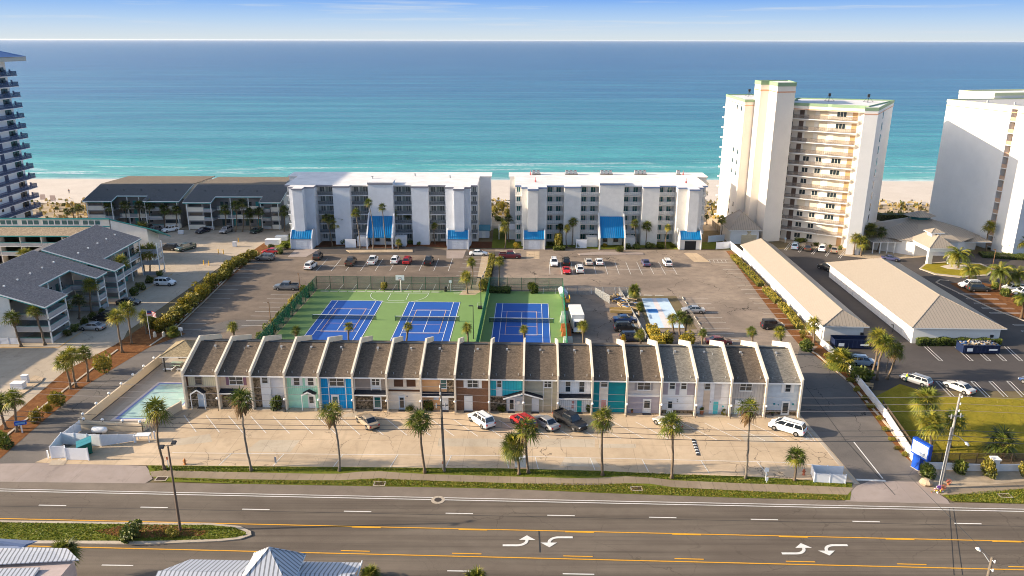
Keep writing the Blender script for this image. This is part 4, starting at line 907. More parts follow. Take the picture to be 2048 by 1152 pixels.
car('suv', (213, 640), 176, 'black', 'black car hidden behind the front palm of the tall pair', G0)
car('pickup', (372, 500), -118, 'green', 'dark green pickup truck in the middle of the left apartment lot', G0)
car('suv', (341, 463), -130, 'white', 'white SUV parked at the left beach flats', G0)
car('suv', (309, 465), -110, 'grey', 'grey car parked left of the white SUV at the beach flats', G0)
car('suv', (292, 462), -110, 'black', 'black car in the shade at the left beach flats', G0)
car('sedan', (406, 465), -112, 'navy', 'dark blue car parked at the right beach flats', G0)
car('suv', (453, 465), -105, 'silver', 'silver SUV parked at the middle of the right beach flats', G0)
car('sedan', (513, 465), -108, 'green', 'dark green car parked at the right end of the beach flats', G0)
car('suv', (339, 500), 170, 'black', 'dark car behind the apartment stair, left of the green pickup', G0)
G0 = 'cars in the west condo lot'
car('sedan', (543, 507), 176, 'red', 'red car parked at the far left kerb of the west lot', G0)
car('suv', (531, 520), 174, 'grey', 'grey SUV parked below the red car at the left kerb', G0)
car('suv', (636, 517), 90, 'brown', 'brownish SUV just behind the white SUV in the west lot row', G0)
car('suv', (622, 536), 82, 'white', 'white SUV at the left end of the west lot row', G0)
car('pickup', (702, 528), 88, 'brown', 'brown pickup truck in the west lot row', G0)
car('pickup', (746, 526), 88, 'white', 'white pickup truck in the west lot row', G0)
car('suv', (791, 525), 88, 'white', 'white SUV beside the red car in the west lot row', G0)
car('suv', (815, 526), 88, 'red', 'red SUV in the west lot row', G0)
car('pickup', (858, 527), 88, 'black', 'black pickup at the right end of the west lot row', G0)
car('sedan', (957, 511), -2, 'white', 'white sedan parked side-on at the condo garage', G0)
car('pickup', (574, 579), 178, 'grey', 'dark grey pickup truck beside the court fence corner', G0)
G0 = 'cars in the east condo lot'
car('pickup', (1020, 516), 0, 'maroon', 'maroon pickup truck at the top left of the east lot', G0)
car('suv', (1108, 530), -90, 'white', 'white SUV at the left end of the east lot row', G0)
car('suv', (1132, 528), 90, 'black', 'black SUV behind the red sports car', G0)
car('sedan', (1177, 528), 90, 'pearl', 'off-white sedan, left of two pale cars side by side in the east lot', G0)
car('sedan', (1198, 528), 90, 'white', 'white sedan, right of two pale cars side by side in the east lot', G0)
car('coupe', (1133, 545), -90, 'scarlet', 'bright red sports car in the east lot', G0)
car('suv', (1159, 543), 90, 'white', 'white SUV beside the red sports car', G0)
car('sedan', (1291, 530), 90, 'purple', 'grey-violet sedan with dark top in the east lot', G0)
car('suv', (1334, 530), 90, 'white', 'white SUV at the right end of the east lot row', G0)
car('sedan', (1386, 625), 176, 'silver', 'silver sedan parked beside the shuffleboard court', G0)
car('jeep', (1544, 657), 2, 'black', 'black off-roader with spare wheel at the white fence bed', G0)
car('sedan', (1437, 688), 0, 'maroon', 'maroon car almost hidden behind the townhouse roofs', G0)
G0 = 'cars in the storage yard'
car('sedan', (1250, 644), 2, 'blue', 'dark blue sedan, farthest of three cars in the storage yard', G0)
car('suv', (1252, 661), 2, 'black', 'black SUV, middle of three cars in the storage yard', G0)
car('suv', (1264, 681), 2, 'navy', 'black SUV, nearest of three cars in the storage yard', G0)
G0 = 'cars at the cream tower'
car('suv', (1590, 497), 66, 'sky', 'pale blue SUV, leftmost at the cream tower foot', G0)
car('suv', (1616, 500), 66, 'brown', 'brown SUV, second from left at the cream tower foot', G0)
car('suv', (1644, 501), 66, 'white', 'white SUV, third from left at the cream tower foot', G0)
car('sedan', (1668, 504), 66, 'beige', 'beige sedan, rightmost at the cream tower foot', G0)
car('jeep', (1652, 540), 118, 'black', 'black open off-roader between the two garages', G0)
G0 = 'cars in the resort lot'
car('suv', (1939, 575), 178, 'white', 'white SUV beside the dark green one at the resort island', G0)
car('suv', (1956, 582), -2, 'olive', 'dark olive SUV at the resort island', G0)
car('suv', (2025, 582), 178, 'white', 'white car behind the date palm at the right edge', G0)
car('suv', (2046, 590), 178, 'white', 'white car cut by the right edge below another white car', G0)
car('coupe', (1780, 521), -20, 'purple', 'dark violet car half hidden behind the wide garage roof', G0)
car('wagon', (1831, 766), 128, 'silver', 'silver wagon with a worker at its side', G0)
car('sedan', (1917, 781), 118, 'pearl', 'pale silver sedan parked alone in a looped bay', G0)
car('suv', (1724, 730), -10, 'sky', 'pale blue car with its doors open beside the palm clump', G0)
car('sedan', (2070, 772), 118, 'blue', 'blue car just entering at the right edge', G0)
# ================================================================ the townhouse row
RL, RR = Vector((-49.41, 106.92)), Vector((42.66, 104.35)); NU = 18; RDIR = (RR - RL).normalized(); RANG = atan2(RDIR.y, RDIR.x); PITCH = (RR - RL).length / NU
SHD = shingle('roof_shingle_brown', (.125, .098, .075), .92, .6, (.24, .19, .145)); SHG = shingle('roof_shingle_grey', (.20, .185, .16), .92, .35, (.33, .305, .26)); SHDK = shingle('porch_shingle_dark', (.03, .032, .04), .9, .2)
def sid(n, c, axis=2, per=.2): c = tuple(min(.84, q * 1.18) for q in c); return stripe(n, c, axis, per, .14, .55, .75, .07, .5)
C = {'beige': sid('beige_boards', (.50, .46, .33), 0, .3), 'sand': sid('sand_panel', (.58, .47, .36)), 'stone': stone('facade_stone', (.20, .15, .095)), 'grey': sid('grey_clapboard', (.52, .53, .56)), 'mint': sid('mint_boards', (.36, .66, .50), 0, .3), 'mintl': sid('mint_clapboard', (.38, .68, .52)),
     'blue': sid('bright_blue_boards', (.0, .24, .55), 0, .35), 'taupe': sid('taupe_clapboard', (.25, .215, .19)), 'cream': sid('cream_boards', (.72, .63, .52)), 'peach': sid('peach_clapboard', (.80, .40, .19)), 'brick': brick('brown_brick', (.20, .085, .04), (.13, .055, .028), (.30, .22, .16)),
     'turq': sid('turquoise_boards', (.03, .40, .47), 0, .4), 'khaki': sid('khaki_clapboard', (.42, .38, .28)), 'white': sid('white_clapboard', (.74, .75, .75)), 'whitev': sid('white_boards', (.74, .74, .73), 0, .3), 'teal': sid('dark_teal_clapboard', (.0, .19, .23)), 'lgrey': sid('light_grey_clapboard', (.50, .47, .45)), 'mauve': sid('mauve_grey_clapboard', (.33, .30, .34)),
     'paleblue': sid('pale_blue_clapboard', (.47, .53, .58)), 'mgrey': sid('mid_grey_boards', (.36, .35, .34), 0, .4), 'brown': sid('brown_wood', (.085, .04, .022)), 'purple': flat('purple_paint', (.20, .10, .15), .6), 'pink': flat('pink_paint', (.62, .28, .24), .6), 'tealdoor': flat('teal_door_paint', (.0, .36, .35), .5), 'turqdoor': flat('turquoise_door_paint', (.08, .50, .52), .5), 'trim': TRIM, 'glassteal': TGLASS, 'greyshut': flat('grey_shutter', (.28, .27, .28), .6), 'palebluedoor': flat('pale_blue_door', (.50, .58, .66), .5)}
ROOFPART = {}
def townhouse(i, label, wall, deco, roofm, right_wall=False):
    o = thing('townhouse', label, 'townhouse', tuple(RL + RDIR * PITCH * i) + (.02,), RANG, 'townhouses in the front row')
    W = PITCH; a, b = .13, W - .13; w = b - a; FY = .9
    X = lambda f: a + w * f
    MB().box(a - .05, b + .05, FY, 15.0, 0, 5.45).build('front_wall', C[wall], o)
    MB().xprism([(.3, 5.28), (.3, 5.5), (7.5, 8.15), (15.2, 5.5), (15.2, 5.28), (7.5, 7.9)], a, b).build('roof', roofm, o)
    pr = [(0, 0), (0, 6.15), (7.5, 8.95), (15.3, 6.2), (15.3, 0)]
    def pw(x):
        p = MB().xprism(pr, x - .13, x + .13).build('party_wall', PWALL, o)
        MB().xprism([(-.03, 6.15), (-.03, 6.23), (7.5, 9.04), (15.33, 6.28), (15.33, 6.2), (7.5, 8.955)], x - .15, x + .15).build('coping', PWALL, p)
    pw(0)
    if right_wall: pw(W)
    MB().box(a, b, .24, .34, 5.26, 5.46).build('fascia', TRIM, o)
    MB().box(X(.1), X(.92), 7.3, 7.7, 8.16, 8.24).build('ridge_vent', flat('ridge_vent_dark', (.03, .035, .04), .7), o)
    r = random.Random(i); v = MB()
    zr = lambda y: 5.5 + (y - .3) * 2.65 / 7.2
    for x, y in ((.18, 1.0), (.86, 1.1), (.55 + r.uniform(-.1, .1), 5.8)): v.tube((X(x), y, zr(y) - .1), (X(x), y, zr(y) + .32), .05, None, 6)
    x = X(.5 + r.uniform(-.1, .1)); v.box(x - .16, x + .16, 6.2, 6.5, zr(6.2) - .1, zr(6.5) + .14); v.build('roof_vent', GREYM, o)
    for d in deco:
        k = d[0]
        if k == 'panel': _, f0, f1, z0, z1, mt = d; MB().box(X(f0), X(f1), FY - .05 - .012 * (d[5] in ('trim',)), FY - .002, z0, z1).build('wall_panel', C[mt], o)
        elif k == 'win':
            _, f0, f1, z0, z1, n = d[:6]; fm = C[d[6]] if len(d) > 6 else TRIM
            x0, x1 = X(f0), X(f1); g = MB(); t = .07; y0, y1 = FY - .13, FY - .04
            g.box(x0, x1, y0, y1, z0, z0 + t); g.box(x0, x1, y0, y1, z1 - t, z1)
            for q in range(n + 1):
                xx = x0 + (x1 - x0 - t) * q / n; g.box(xx, xx + t, y0 + .002, y1, z0 + t, z1 - t)
            g.box(x0 + t, x1 - t, y0 + .02, y1, (z0 + z1) / 2 - .03, (z0 + z1) / 2 + .03); g.box(x0 - .06, x1 + .06, y0 - .05, y1, z0 - .07, z0 - .002)
            fo = g.build('window', fm, o)
            for q in range(n):
                xa = x0 + (x1 - x0) * q / n; MB().box(xa + t * .8, xa + (x1 - x0) / n - t * .2, FY - .09, FY - .055, z0 + t * .5, z1 - t * .5).build('pane', GLASS if len(d) < 8 else C[d[7]], fo)
        elif k == 'door':
            _, f0, f1, z1, mt, gl = d; x0, x1 = X(f0), X(f1)
            fr = MB().box(x0, x0 + .09, FY - .14, FY - .03, 0, z1).box(x1 - .09, x1, FY - .14, FY - .03, 0, z1).box(x0, x1, FY - .14, FY - .03, z1 + .001, z1 + .1); do = MB().box(x0 + .09, x1 - .09, FY - .1, FY - .04, .03, z1).build('door', C[mt], o)
            fr.build('door_frame', TRIM, do)
            if gl: MB().box(x0 + .2, x1 - .2, FY - .125, FY - .102, .9 if gl == 1 else .35, z1 - .2).build('door_glass', GLASS if gl < 3 else TGLASS, do)
            MB().ball((x1 - .17, FY - .16, 1.0), .045, 6, 4).build('handle', GREYM, do)
            MB().box(x0 - .05, x1 + .05, .1, FY - .15, .0, .025).build('doormat', flat('doormat_dark', (.05, .045, .05), .9), o)
        elif k == 'shut':
            _, f0, f1, z0, z1, mt = d; MB().box(X(f0), X(f1), FY - .1, FY - .04, z0, z1).build('shutter', C[mt], o)
        elif k == 'awn':
            _, f0, f1, z0, z1 = d; MB().xprism([(FY - .04, z0 + .1), (FY - .04, z1), (.12, z0 + .12), (.12, z0)], X(f0), X(f1)).build('awning_roof', SHDK, o); MB().box(X(f0), X(f1), .06, .13, z0 - .08, z0 + .09).build('awning_fascia', TRIM, o)
        elif k == 'band': _, z0, z1, mt = d; MB().box(a, b, FY - .16, FY - .01, z0, z1).build('trim_band', C[mt], o)
        elif k == 'gable':      # small pitched porch: apex fraction fa, from f0 to f1
            _, f0, f1, fa, ze, za = d; g = MB(); e = MB(); y0 = -.1
            for fe in (f0, f1):
                if abs(fe - fa) < .01: continue
                g.hexa([(X(fe), y0, ze), (X(fa), y0, za), (X(fa), FY, za), (X(fe), FY, ze)], [(X(fe), y0, ze + .12), (X(fa), y0, za + .12), (X(fa), FY, za + .12), (X(fe), FY, ze + .12)])
                e.beam((X(fe), y0 - .05, ze + .02), (X(fa), y0 - .05, za + .02), .06, .2)
            g.build('porch_roof', SHDK, o); e.build('porch_trim', TRIM, o); ps = MB()
            for fe in (f0, f1):
                if abs(fe - fa) > .01 and (fa not in (0, 1)): ps.box(X(fe) - .05, X(fe) + .05, y0, y0 + .1, 0, ze)
            if ps.v: ps.build('porch_post', TRIM, o)
        elif k == 'pipe': _, f0, z1 = d; MB().box(X(f0) - .05, X(f0) + .05, FY - .16, FY - .05, 0, z1).build('drainpipe', TRIM, o)
        elif k == 'disc': _, f0, z0, rr, mt = d; MB().tube((X(f0), FY - .12, z0), (X(f0), FY - .03, z0), rr, None, 14).build('wall_ornament', C[mt], o)
    return o
TH = [
 ('beige boarded townhouse over dark stone with small gabled porch, at the pool end', 'beige', [('panel', 0, 1, 0, 3.3, 'stone'), ('panel', 0, .05, 3.4, 5.3, 'brown'), ('win', .28, .5, 3.7, 5.25, 1, 'taupe'), ('band', 3.3, 3.42, 'taupe'), ('gable', .16, .58, .38, 2.45, 3.15), ('door', .3, .55, 2.1, 'palebluedoor', 0)], SHD),
 ('beige townhouse with purple shutters over rough stone', 'sand', [('panel', 0, 1, 0, 2.6, 'stone'), ('win', .30, .74, 3.75, 5.15, 2), ('shut', .2, .29, 3.7, 5.2, 'purple'), ('shut', .75, .84, 3.7, 5.2, 'purple'), ('awn', 0, .62, 2.55, 3.1), ('door', .66, .88, 2.1, 'trim', 0)], SHD),
 ('grey sided townhouse with a white door bay between stone strip and large bush', 'grey', [('panel', 0, .22, 0, 5.2, 'stone'), ('panel', .22, .51, 0, 5.3, 'trim'), ('panel', .27, .48, 2.9, 3.9, 'paleblue'), ('win', .27, .47, 4.0, 5.2, 1), ('door', .30, .50, 2.1, 'trim', 0), ('pipe', .52, 5.2)], SHD),
 ('mint green townhouse with two shuttered windows and gabled door canopy', 'mint', [('panel', 0, 1, 0, 2.3, 'mintl'), ('win', .21, .41, 3.75, 5.15, 1), ('win', .65, .85, 3.75, 5.15, 1), ('shut', .13, .205, 3.75, 5.15, 'trim'), ('shut', .415, .49, 3.75, 5.15, 'trim'), ('shut', .57, .645, 3.75, 5.15, 'trim'), ('shut', .855, .93, 3.75, 5.15, 'trim'), ('gable', .48, .9, .68, 2.5, 3.05), ('door', .62, .83, 2.15, 'trim', 1)], SHD),
 ('bright blue townhouse with a white framed double window', 'blue', [('win', .27, .74, 3.75, 5.3, 2), ('pipe', .24, 5.2), ('pipe', .77, 5.2), ('door', .3, .54, 2.2, 'trim', 3)], SHD),
 ('dark taupe townhouse with white frames over a stone ground floor and dark awning', 'taupe', [('panel', 0, 1, 0, 2.65, 'stone'), ('panel', 0, .02, 2.9, 5.3, 'trim'), ('panel', .5, .53, 2.9, 5.3, 'trim'), ('panel', .80, .83, 2.9, 5.3, 'trim'), ('win', .54, .79, 3.9, 5.3, 2), ('panel', .54, .79, 3.3, 3.85, 'paleblue'), ('awn', 0, 1, 2.6, 3.15), ('door', .56, .82, 2.2, 'trim', 3)], SHD),
 ('cream townhouse with two closed brown shutter pairs and brown band', 'cream', [('shut', .18, .46, 3.8, 5.3, 'brown'), ('shut', .57, .85, 3.8, 5.3, 'brown'), ('band', 3.05, 3.3, 'brown'), ('door', .3, .5, 2.2, 'palebluedoor', 2), ('disc', .57, 2.2, .12, 'greyshut')], SHD),
 ('peach townhouse with stone strip at its right side', 'peach', [('panel', .76, 1, 0, 5.3, 'stone'), ('win', .56, .76, 3.6, 5.2, 1, 'trim', 'glassteal'), ('awn', 0, 1, 2.55, 3.05), ('panel', .34, .5, 1.7, 2.1, 'paleblue'), ('door', .58, .8, 2.2, 'trim', 0)], SHD),
 ('brown brick townhouse with white shutters and white door', 'brick', [('win', .34, .68, 3.8, 5.2, 2), ('shut', .23, .33, 3.75, 5.25, 'trim'), ('shut', .69, .79, 3.75, 5.25, 'trim'), ('door', .24, .5, 2.35, 'trim', 0)], SHD),
 ('turquoise boarded townhouse with a half gable porch on its right', 'turq', [('panel', 0, .5, 0, 2.5, 'stone'), ('panel', .18, .37, 2.5, 5.25, 'trim'), ('win', .2, .35, 3.9, 5.1, 1), ('panel', .5, 1, 0, 2.5, 'paleblue'), ('gable', .4, 1, 1, 2.4, 3.3), ('door', .56, .76, 2.1, 'trim', 2), ('disc', .86, 1.5, .28, 'trim'), ('pipe', .52, 2.4)], SHD),
 ('khaki townhouse with a half gable porch on its left', 'khaki', [('win', .6, .83, 4.0, 5.25, 2), ('gable', 0, .57, 0, 2.5, 3.3), ('door', .23, .45, 2.2, 'trim', 0), ('pipe', .58, 5.2), ('pipe', .85, 5.2)], SHD),
 ('white townhouse with teal door and dark awning band', 'whitev', [('win', .2, .37, 3.3, 5.1, 1), ('win', .62, .8, 3.3, 5.1, 1), ('awn', 0, 1, 2.5, 3.0), ('door', .56, .74, 2.1, 'tealdoor', 0), ('panel', .41, .48, .6, 1.1, 'pink'), ('panel', .42, .49, 1.4, 1.8, 'pink'), ('disc', .45, 2.1, .12, 'greyshut')], SHD),
 ('dark teal townhouse with a pale centre strip and pink door', 'teal', [('panel', .2, .47, 0, 5.3, 'cream'), ('win', .23, .45, 4.2, 5.3, 1), ('door', .25, .44, 2.1, 'pink', 0)], SHD),
 ('light grey over mauve townhouse with white middle band', 'lgrey', [('panel', 0, 1, 0, 2.75, 'mauve'), ('band', 2.75, 3.05, 'trim'), ('win', .3, .7, 3.8, 5.2, 2), ('shut', .22, .29, 3.8, 5.2, 'greyshut'), ('shut', .71, .78, 3.8, 5.2, 'greyshut'), ('door', .5, .75, 2.25, 'trim', 1)], SHD),
 ('white townhouse with mauve upper panels and two tall windows', 'white', [('panel', 0, 1, 3.1, 5.3, 'mauve'), ('panel', .19, .42, 3.05, 5.35, 'trim'), ('panel', .54, .77, 3.05, 5.35, 'trim'), ('win', .22, .4, 4.0, 5.3, 1), ('win', .57, .75, 4.0, 5.3, 1), ('panel', 0, 1, 0, .6, 'stone'), ('door', .18, .38, 2.2, 'trim', 1), ('disc', .5, 2.3, .1, 'greyshut'), ('disc', .5, 2.0, .1, 'greyshut')], SHG),
 ('white townhouse with beige strips and a turquoise door', 'white', [('panel', .23, .43, 0, 5.2, 'sand'), ('win', .24, .42, 4.0, 5.2, 1), ('panel', .55, .76, 2.4, 5.2, 'lgrey'), ('door', .53, .72, 2.1, 'turqdoor', 0), ('disc', .85, 1.3, .13, 'turqdoor'), ('disc', .46, 2.0, .09, 'greyshut')], SHG),
 ('mid grey townhouse with white double window, second from the right end', 'mgrey', [('win', .25, .63, 3.9, 5.25, 2), ('door', .15, .38, 2.3, 'trim', 0)], SHD),
 ('pale blue townhouse with white shutters at the right end of the row', 'paleblue', [('win', .57, .75, 3.8, 5.1, 1), ('shut', .47, .56, 3.7, 5.15, 'trim'), ('shut', .76, .85, 3.7, 5.15, 'trim'), ('panel', 0, 1, 0, .75, 'stone'), ('door', .53, .77, 2.2, 'trim', 2), ('disc', .3, 1.8, .16, 'teal'), ('disc', .87, 1.8, .16, 'teal'), ('disc', .43, 1.7, .1, 'teal')], SHG)]
for i, (lb, wl, dc, rm) in enumerate(TH): townhouse(i, lb, wl, dc, rm, i == NU - 1)
# globe lamp posts in front of the party walls
for i in range(1, NU):
    q = RL + RDIR * PITCH * i + Vector((0, -.55))
    o = thing('globe_lamp', f'{ORD[i - 1]} white globe lamp post from the pool end of the townhouse row', 'lamp post', (q.x, q.y, .03), 0, 'globe lamps along the townhouses')
    MB().tube((0, 0, 0), (0, 0, 1.95), .045, None, 8).build('post', BLACKM, o); MB().ball((0, 0, 2.1), .19, 12, 8).build('globe', LAMPW, o, smooth=True)
# doorstep slabs
for i in range(NU):
    if i in (2, 3, 4, 14, 15, 16, 17):
        q = RL + RDIR * (PITCH * i + .4); o = MB().box(0, PITCH - .8, -.1, .85, 0, .06).build('front_step', KERBM, None, (q.x, q.y, .03), RANG); o['kind'] = 'structure'
# pots and small things at the doors
POTC = [plain('terracotta', (.35, .13, .06), .8), flat('pot_dark', (.03, .035, .045), .5), flat('pot_white', (.6, .6, .58), .5)]
def pot(px, h, mi, label, plant=True):
    b = P(*px); o = thing('plant_pot', label, 'plant pot', (b.x, b.y, .04)); MB().path([(0, 0, 0), (0, 0, h)], [h * .33, h * .45], 10).build('pot', POTC[mi], o)
    if plant: inst('plant', SHM['green'][0], o, (0, 0, h * .8), 0, (h * .6, h * .6, h * .9))
for px, h, mi, tx in [((729, 816), .7, 0, 'terracotta pot with a plant left of the taupe townhouse door'), ((788, 815), .6, 1, 'dark plant pot left of the cream townhouse door'), ((1039, 820), .7, 0, 'terracotta pot at the turquoise townhouse porch'), ((1093, 818), .5, 1, 'dark pot at the khaki townhouse'), ((1104, 818), .55, 2, 'pale pot at the khaki townhouse'), ((1264, 826), .4, 0, 'orange pumpkin-like pot at the mauve townhouse'), ((1403, 829), .7, 0, 'red pot left of the turquoise door'), ((1447, 830), .6, 2, 'pale pot right of the turquoise door'), ((1545, 832), .5, 1, 'blue pot at the last townhouse'), ((695, 814), .45, 1, 'dark pot at the blue townhouse'), ((924, 814), .7, 2, 'white planter box left of the brick townhouse door')]: pot(px, h, mi, tx)
# ================================================================ six-storey condo blocks
def railing(m, x0, x1, y, z, h=1.0, mi=0, step=.35, solid=None):
    m.box(x0, x1, y - .03, y + .03, z + h - .06, z + h, mi); m.box(x0, x1, y - .025, y + .025, z + .08, z + .13, mi)
    if solid is not None: m.box(x0, x1, y - .012, y + .012, z + .14, z + h - .07, solid)
    n = max(1, int((x1 - x0) / step))
    for i in range(n + 1):
        x = x0 + (x1 - x0) * i / n; m.box(x - .02, x + .02, y - .024, y + .024, z + .131, z + h - .061, mi)
ROOFW = plain('white_roof_membrane', (.70, .67, .65), .8, .13, .3); BLUETRIM = flat('blue_grey_trim', (.17, .23, .36), .6); TEALTRIM = flat('dark_teal_trim', (.02, .10, .13), .6); GREYTRIM = flat('mauve_grey_trim', (.22, .22, .26), .6)
CURTG = flat('curtained_glass', (.13, .145, .15), .15, .6)
def condo(label, cx, wallm, recm, railm, railsolid, trim, doors_right, mirror_side):
    o = thing('condo_block', label, 'apartment block', (cx, 0, .03), 0); F, N = 2.62, 6; RZ = 15.8; FY = 208.9; RY = 210.4; BK = 229.5
    MB().box(-26.0, 26.0, RY, BK - 2, 0, RZ).build('rear_wall', recm, o)
    MB().box(-28.8 if mirror_side else -27.5, 29.2, 223, BK, 0, RZ - .02).build('side_wing', wallm, o)
    rf = MB(); pl = [(-26.0, 208.2), (-24.3, 208.2), (-24.3, 205.4), (-22.7, 205.4), (-22.7, 202.7), (-19.9, 202.7), (-19.9, 205.4), (-17.5, 205.4), (-17.5, 208.2), (-12.8, 208.2), (-12.8, 206.4), (-8.3, 206.4), (-8.3, 208.2)]
    pl = pl + [(-x, y) for x, y in pl[::-1]] + [(26.1, 222.7), (29.5, 222.7), (29.5, BK + .3), (-29.1 + 1.3 * (not mirror_side), BK + .3), (-29.1 + 1.3 * (not mirror_side), 222.7), (-26.1, 222.7)]
    rf.prism(pl, RZ, RZ + .35); rfo = rf.build('roof', [ROOFW], o)
    tr = MB(); tr_b = MB()
    for (x0, y0), (x1, y1) in zip(pl, pl[1:]):
        if y0 < 217 and y1 < 217 and not (abs(y0 - 208.2) < .1 and abs(x0 + 8.3) < .1):
            tr.beam((x0, y0 - .03, RZ + .12), (x1, y1 - .03, RZ + .12), .1, .42)
    tr.build('roof_trim', trim, o)
    for s in (-1, 1):      # blank panels and stair towers
        x0, x1 = sorted((s * 12.8, s * 8.3)); MB().box(x0, x1, 206.5, RY, 0, RZ).build('blank_panel', wallm, o)
        x0, x1 = sorted((s * 24.2, s * 17.5)); st = MB().box(x0, x1, 205.5, RY + 1, 0, RZ); x0, x1 = sorted((s * 22.6, s * 20.0)); st.box(x0, x1, 203.0, 205.5, 3.0, RZ - .05)
        so = st.build('stair_tower', wallm, o)
        x0, x1 = sorted((s * 23.6, s * 18.2)); g = MB()
        g.xprism([(201.5, 0), (201.5, 3.0), (203.1, 5.0), (205.4, 5.0), (205.4, 0)], x0 - .25, x0); g.xprism([(201.5, 0), (201.5, 3.0), (203.1, 5.0), (205.4, 5.0), (205.4, 0)], x1, x1 + .25)
        g.box(x0, x1, 201.8, 205.4, 0, 2.7)
        gb = g.build('garage_bay', wallm, o)
        c = MB(); c.hexa([(x0, 201.55, 2.72), (x1, 201.55, 2.72), (x1, 203.4, 4.72), (x0, 203.4, 4.72)], [(x0, 201.5, 2.88), (x1, 201.5, 2.88), (x1, 203.3, 4.86), (x0, 203.3, 4.86)])
        n = 9
        for q in range(n + 1):
            xx = x0 + (x1 - x0) * q / n; c.beam((xx, 201.5, 2.91), (xx, 203.3, 4.89), .06, .08)
        c.build('bay_roof', BLUEROOF, o)
        x0, x1 = x0 + 1.2, x1 - 1.2
        MB().box(x0, x1, 201.74, 201.797, 0, 2.35).build('garage_door', DARK if (doors_right and s > 0) else stripe('white_garage_door', (.76, .77, .78), 2, .6, .05, .7), o)
    # central tower
    MB().box(-3.3, 3.3, 206.6, RY + 1.5, 0, 16.9).build('lift_tower', wallm, o)
    MB().box(-3.4, 3.4, 206.5, RY + 1.6, 16.9, 17.15).build('tower_cap', [ROOFW], o); MB().box(-3.42, 3.42, 206.46, 206.56, 16.5, 16.95).build('tower_trim', trim, o)
    c = MB(); c.hexa([(-3.15, 202.0, 3.0), (3.15, 202.0, 3.0), (3.0, 206.4, 7.8), (-3.0, 206.4, 7.8)], [(-3.15, 201.85, 3.15), (3.15, 201.85, 3.15), (3.0, 206.4, 8.0), (-3.0, 206.4, 8.0)])
    for q in range(13):
        t = q / 12; c.beam((-3.15 + 6.3 * t, 201.85, 3.18), (-3.0 + 6.0 * t, 206.35, 8.02), .06, .12)
    c.build('canopy_roof', BLUEROOF, o)
    for s in (-1, 1):
        x0, x1 = sorted((s * 3.2, s * 3.55)); MB().xprism([(201.5, 0), (201.5, 3.0), (206.6, 8.9), (206.6, 0)] if 0 else [(201.5, 0), (201.5, 3.2), (206.6, 8.9), (206.6, 5.2), (204.2, 2.6), (201.9, 2.4), (201.9, 0)], x0, x1).build('canopy_fin', wallm, o)
        x0, x1 = sorted((s * 3.6, s * 6.6)); MB().box(x0, x1, 204.6, 207.5, 0, 2.6).build('entry_wing', wallm, o)
    g = MB(); g.box(-2.0, -.8, 206.5, 206.58, .9, 2.0); g.box(.9, 2.2, 206.5, 206.58, .9, 2.0); g.build('lobby_window', GLASS, o); MB().box(-.65, .65, 206.5, 206.58, 0, 2.1).build('lobby_door', TRIM, o)
    s = -1; MB().box(-9.6, -6.7, 203.3, 203.5, 0, 2.3).build('yard_screen', VINYL, o)
    # balconies and windows
    bays = [(-25.9, -24.2, 1), (-17.5, -12.8, 2), (-8.3, -3.3, 2), (3.3, 8.3, 2), (12.8, 17.5, 2), (24.2, 25.9, 1)]
    for f in range(N):
        z = f * F
        for x0, x1, nw in bays:
            b = MB()
            if f:
                b.box(x0, x1, FY, RY, z - .12, z + .1, 1); railing(b, x0 + .03, x1 - .03, FY + .06, z + .1, 1.0, 0, .5, 2 if railsolid else None)
                b.build('balcony', [railm, wallm, railsolid or railm], o)
            for q in range(nw):
                wx = x0 + (x1 - x0) * ((.22 if q == 0 else .72) if nw == 2 else .5); ww = .6 if nw == 2 else .45
                w = MB(); w.box(wx - ww, wx + ww, RY - .06, RY - .003, z + .75, z + 2.15, 0)
                for a_, b_ in ((wx - ww - .06, wx - ww), (wx + ww, wx + ww + .06), (wx - .03, wx + .03)): w.box(a_, b_, RY - .09, RY - .004, z + .72, z + 2.18, 1)
                w.box(wx - ww, wx + ww, RY - .088, RY - .004, z + .66, z + .745, 1); w.build('window', [TGLASS if doors_right else CURTG, TRIM], o)
            if nw == 2: MB().box(x0 + (x1 - x0) * .42, x0 + (x1 - x0) * .58, RY - .05, RY - .003, z + .1, z + 2.2).build('door', flat('greenish_door', (.22, .26, .25), .6) if not doors_right else TRIM, o)
    for s in ((-1,) if mirror_side else (1,)):      # small balconies on the sea side wing
        for f in range(1, N):
            b = MB(); x0, x1 = sorted((s * 29.1, s * 30.2)); b.box(x0, x1, 224, 228, f * F - .1, f * F + .06, 1); b.box(x0 if s < 0 else x1 - .06, x0 + .06 if s < 0 else x1, 224, 228, f * F + .061, f * F + 1.0, 0); b.build('side_balcony', [railm, wallm], o)
    return o
RAILG = flat('grey_railing', (.22, .24, .26), .5); RAILGS = meshfence('grey_rail_infill', (.15, .17, .19), .7); RAILW = flat('white_railing', (.72, .72, .70), .5); RAILWS = meshfence('white_rail_infill', (.72, .72, .70), .65)
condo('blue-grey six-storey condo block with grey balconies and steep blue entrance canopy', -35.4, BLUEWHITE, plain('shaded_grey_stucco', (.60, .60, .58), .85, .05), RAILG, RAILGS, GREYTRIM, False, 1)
condo('white six-storey condo block with teal windows and rooftop units', 26.8, WHITE, plain('warm_grey_stucco', (.64, .60, .57), .85, .05), RAILW, RAILWS, BLUETRIM, True, 0)
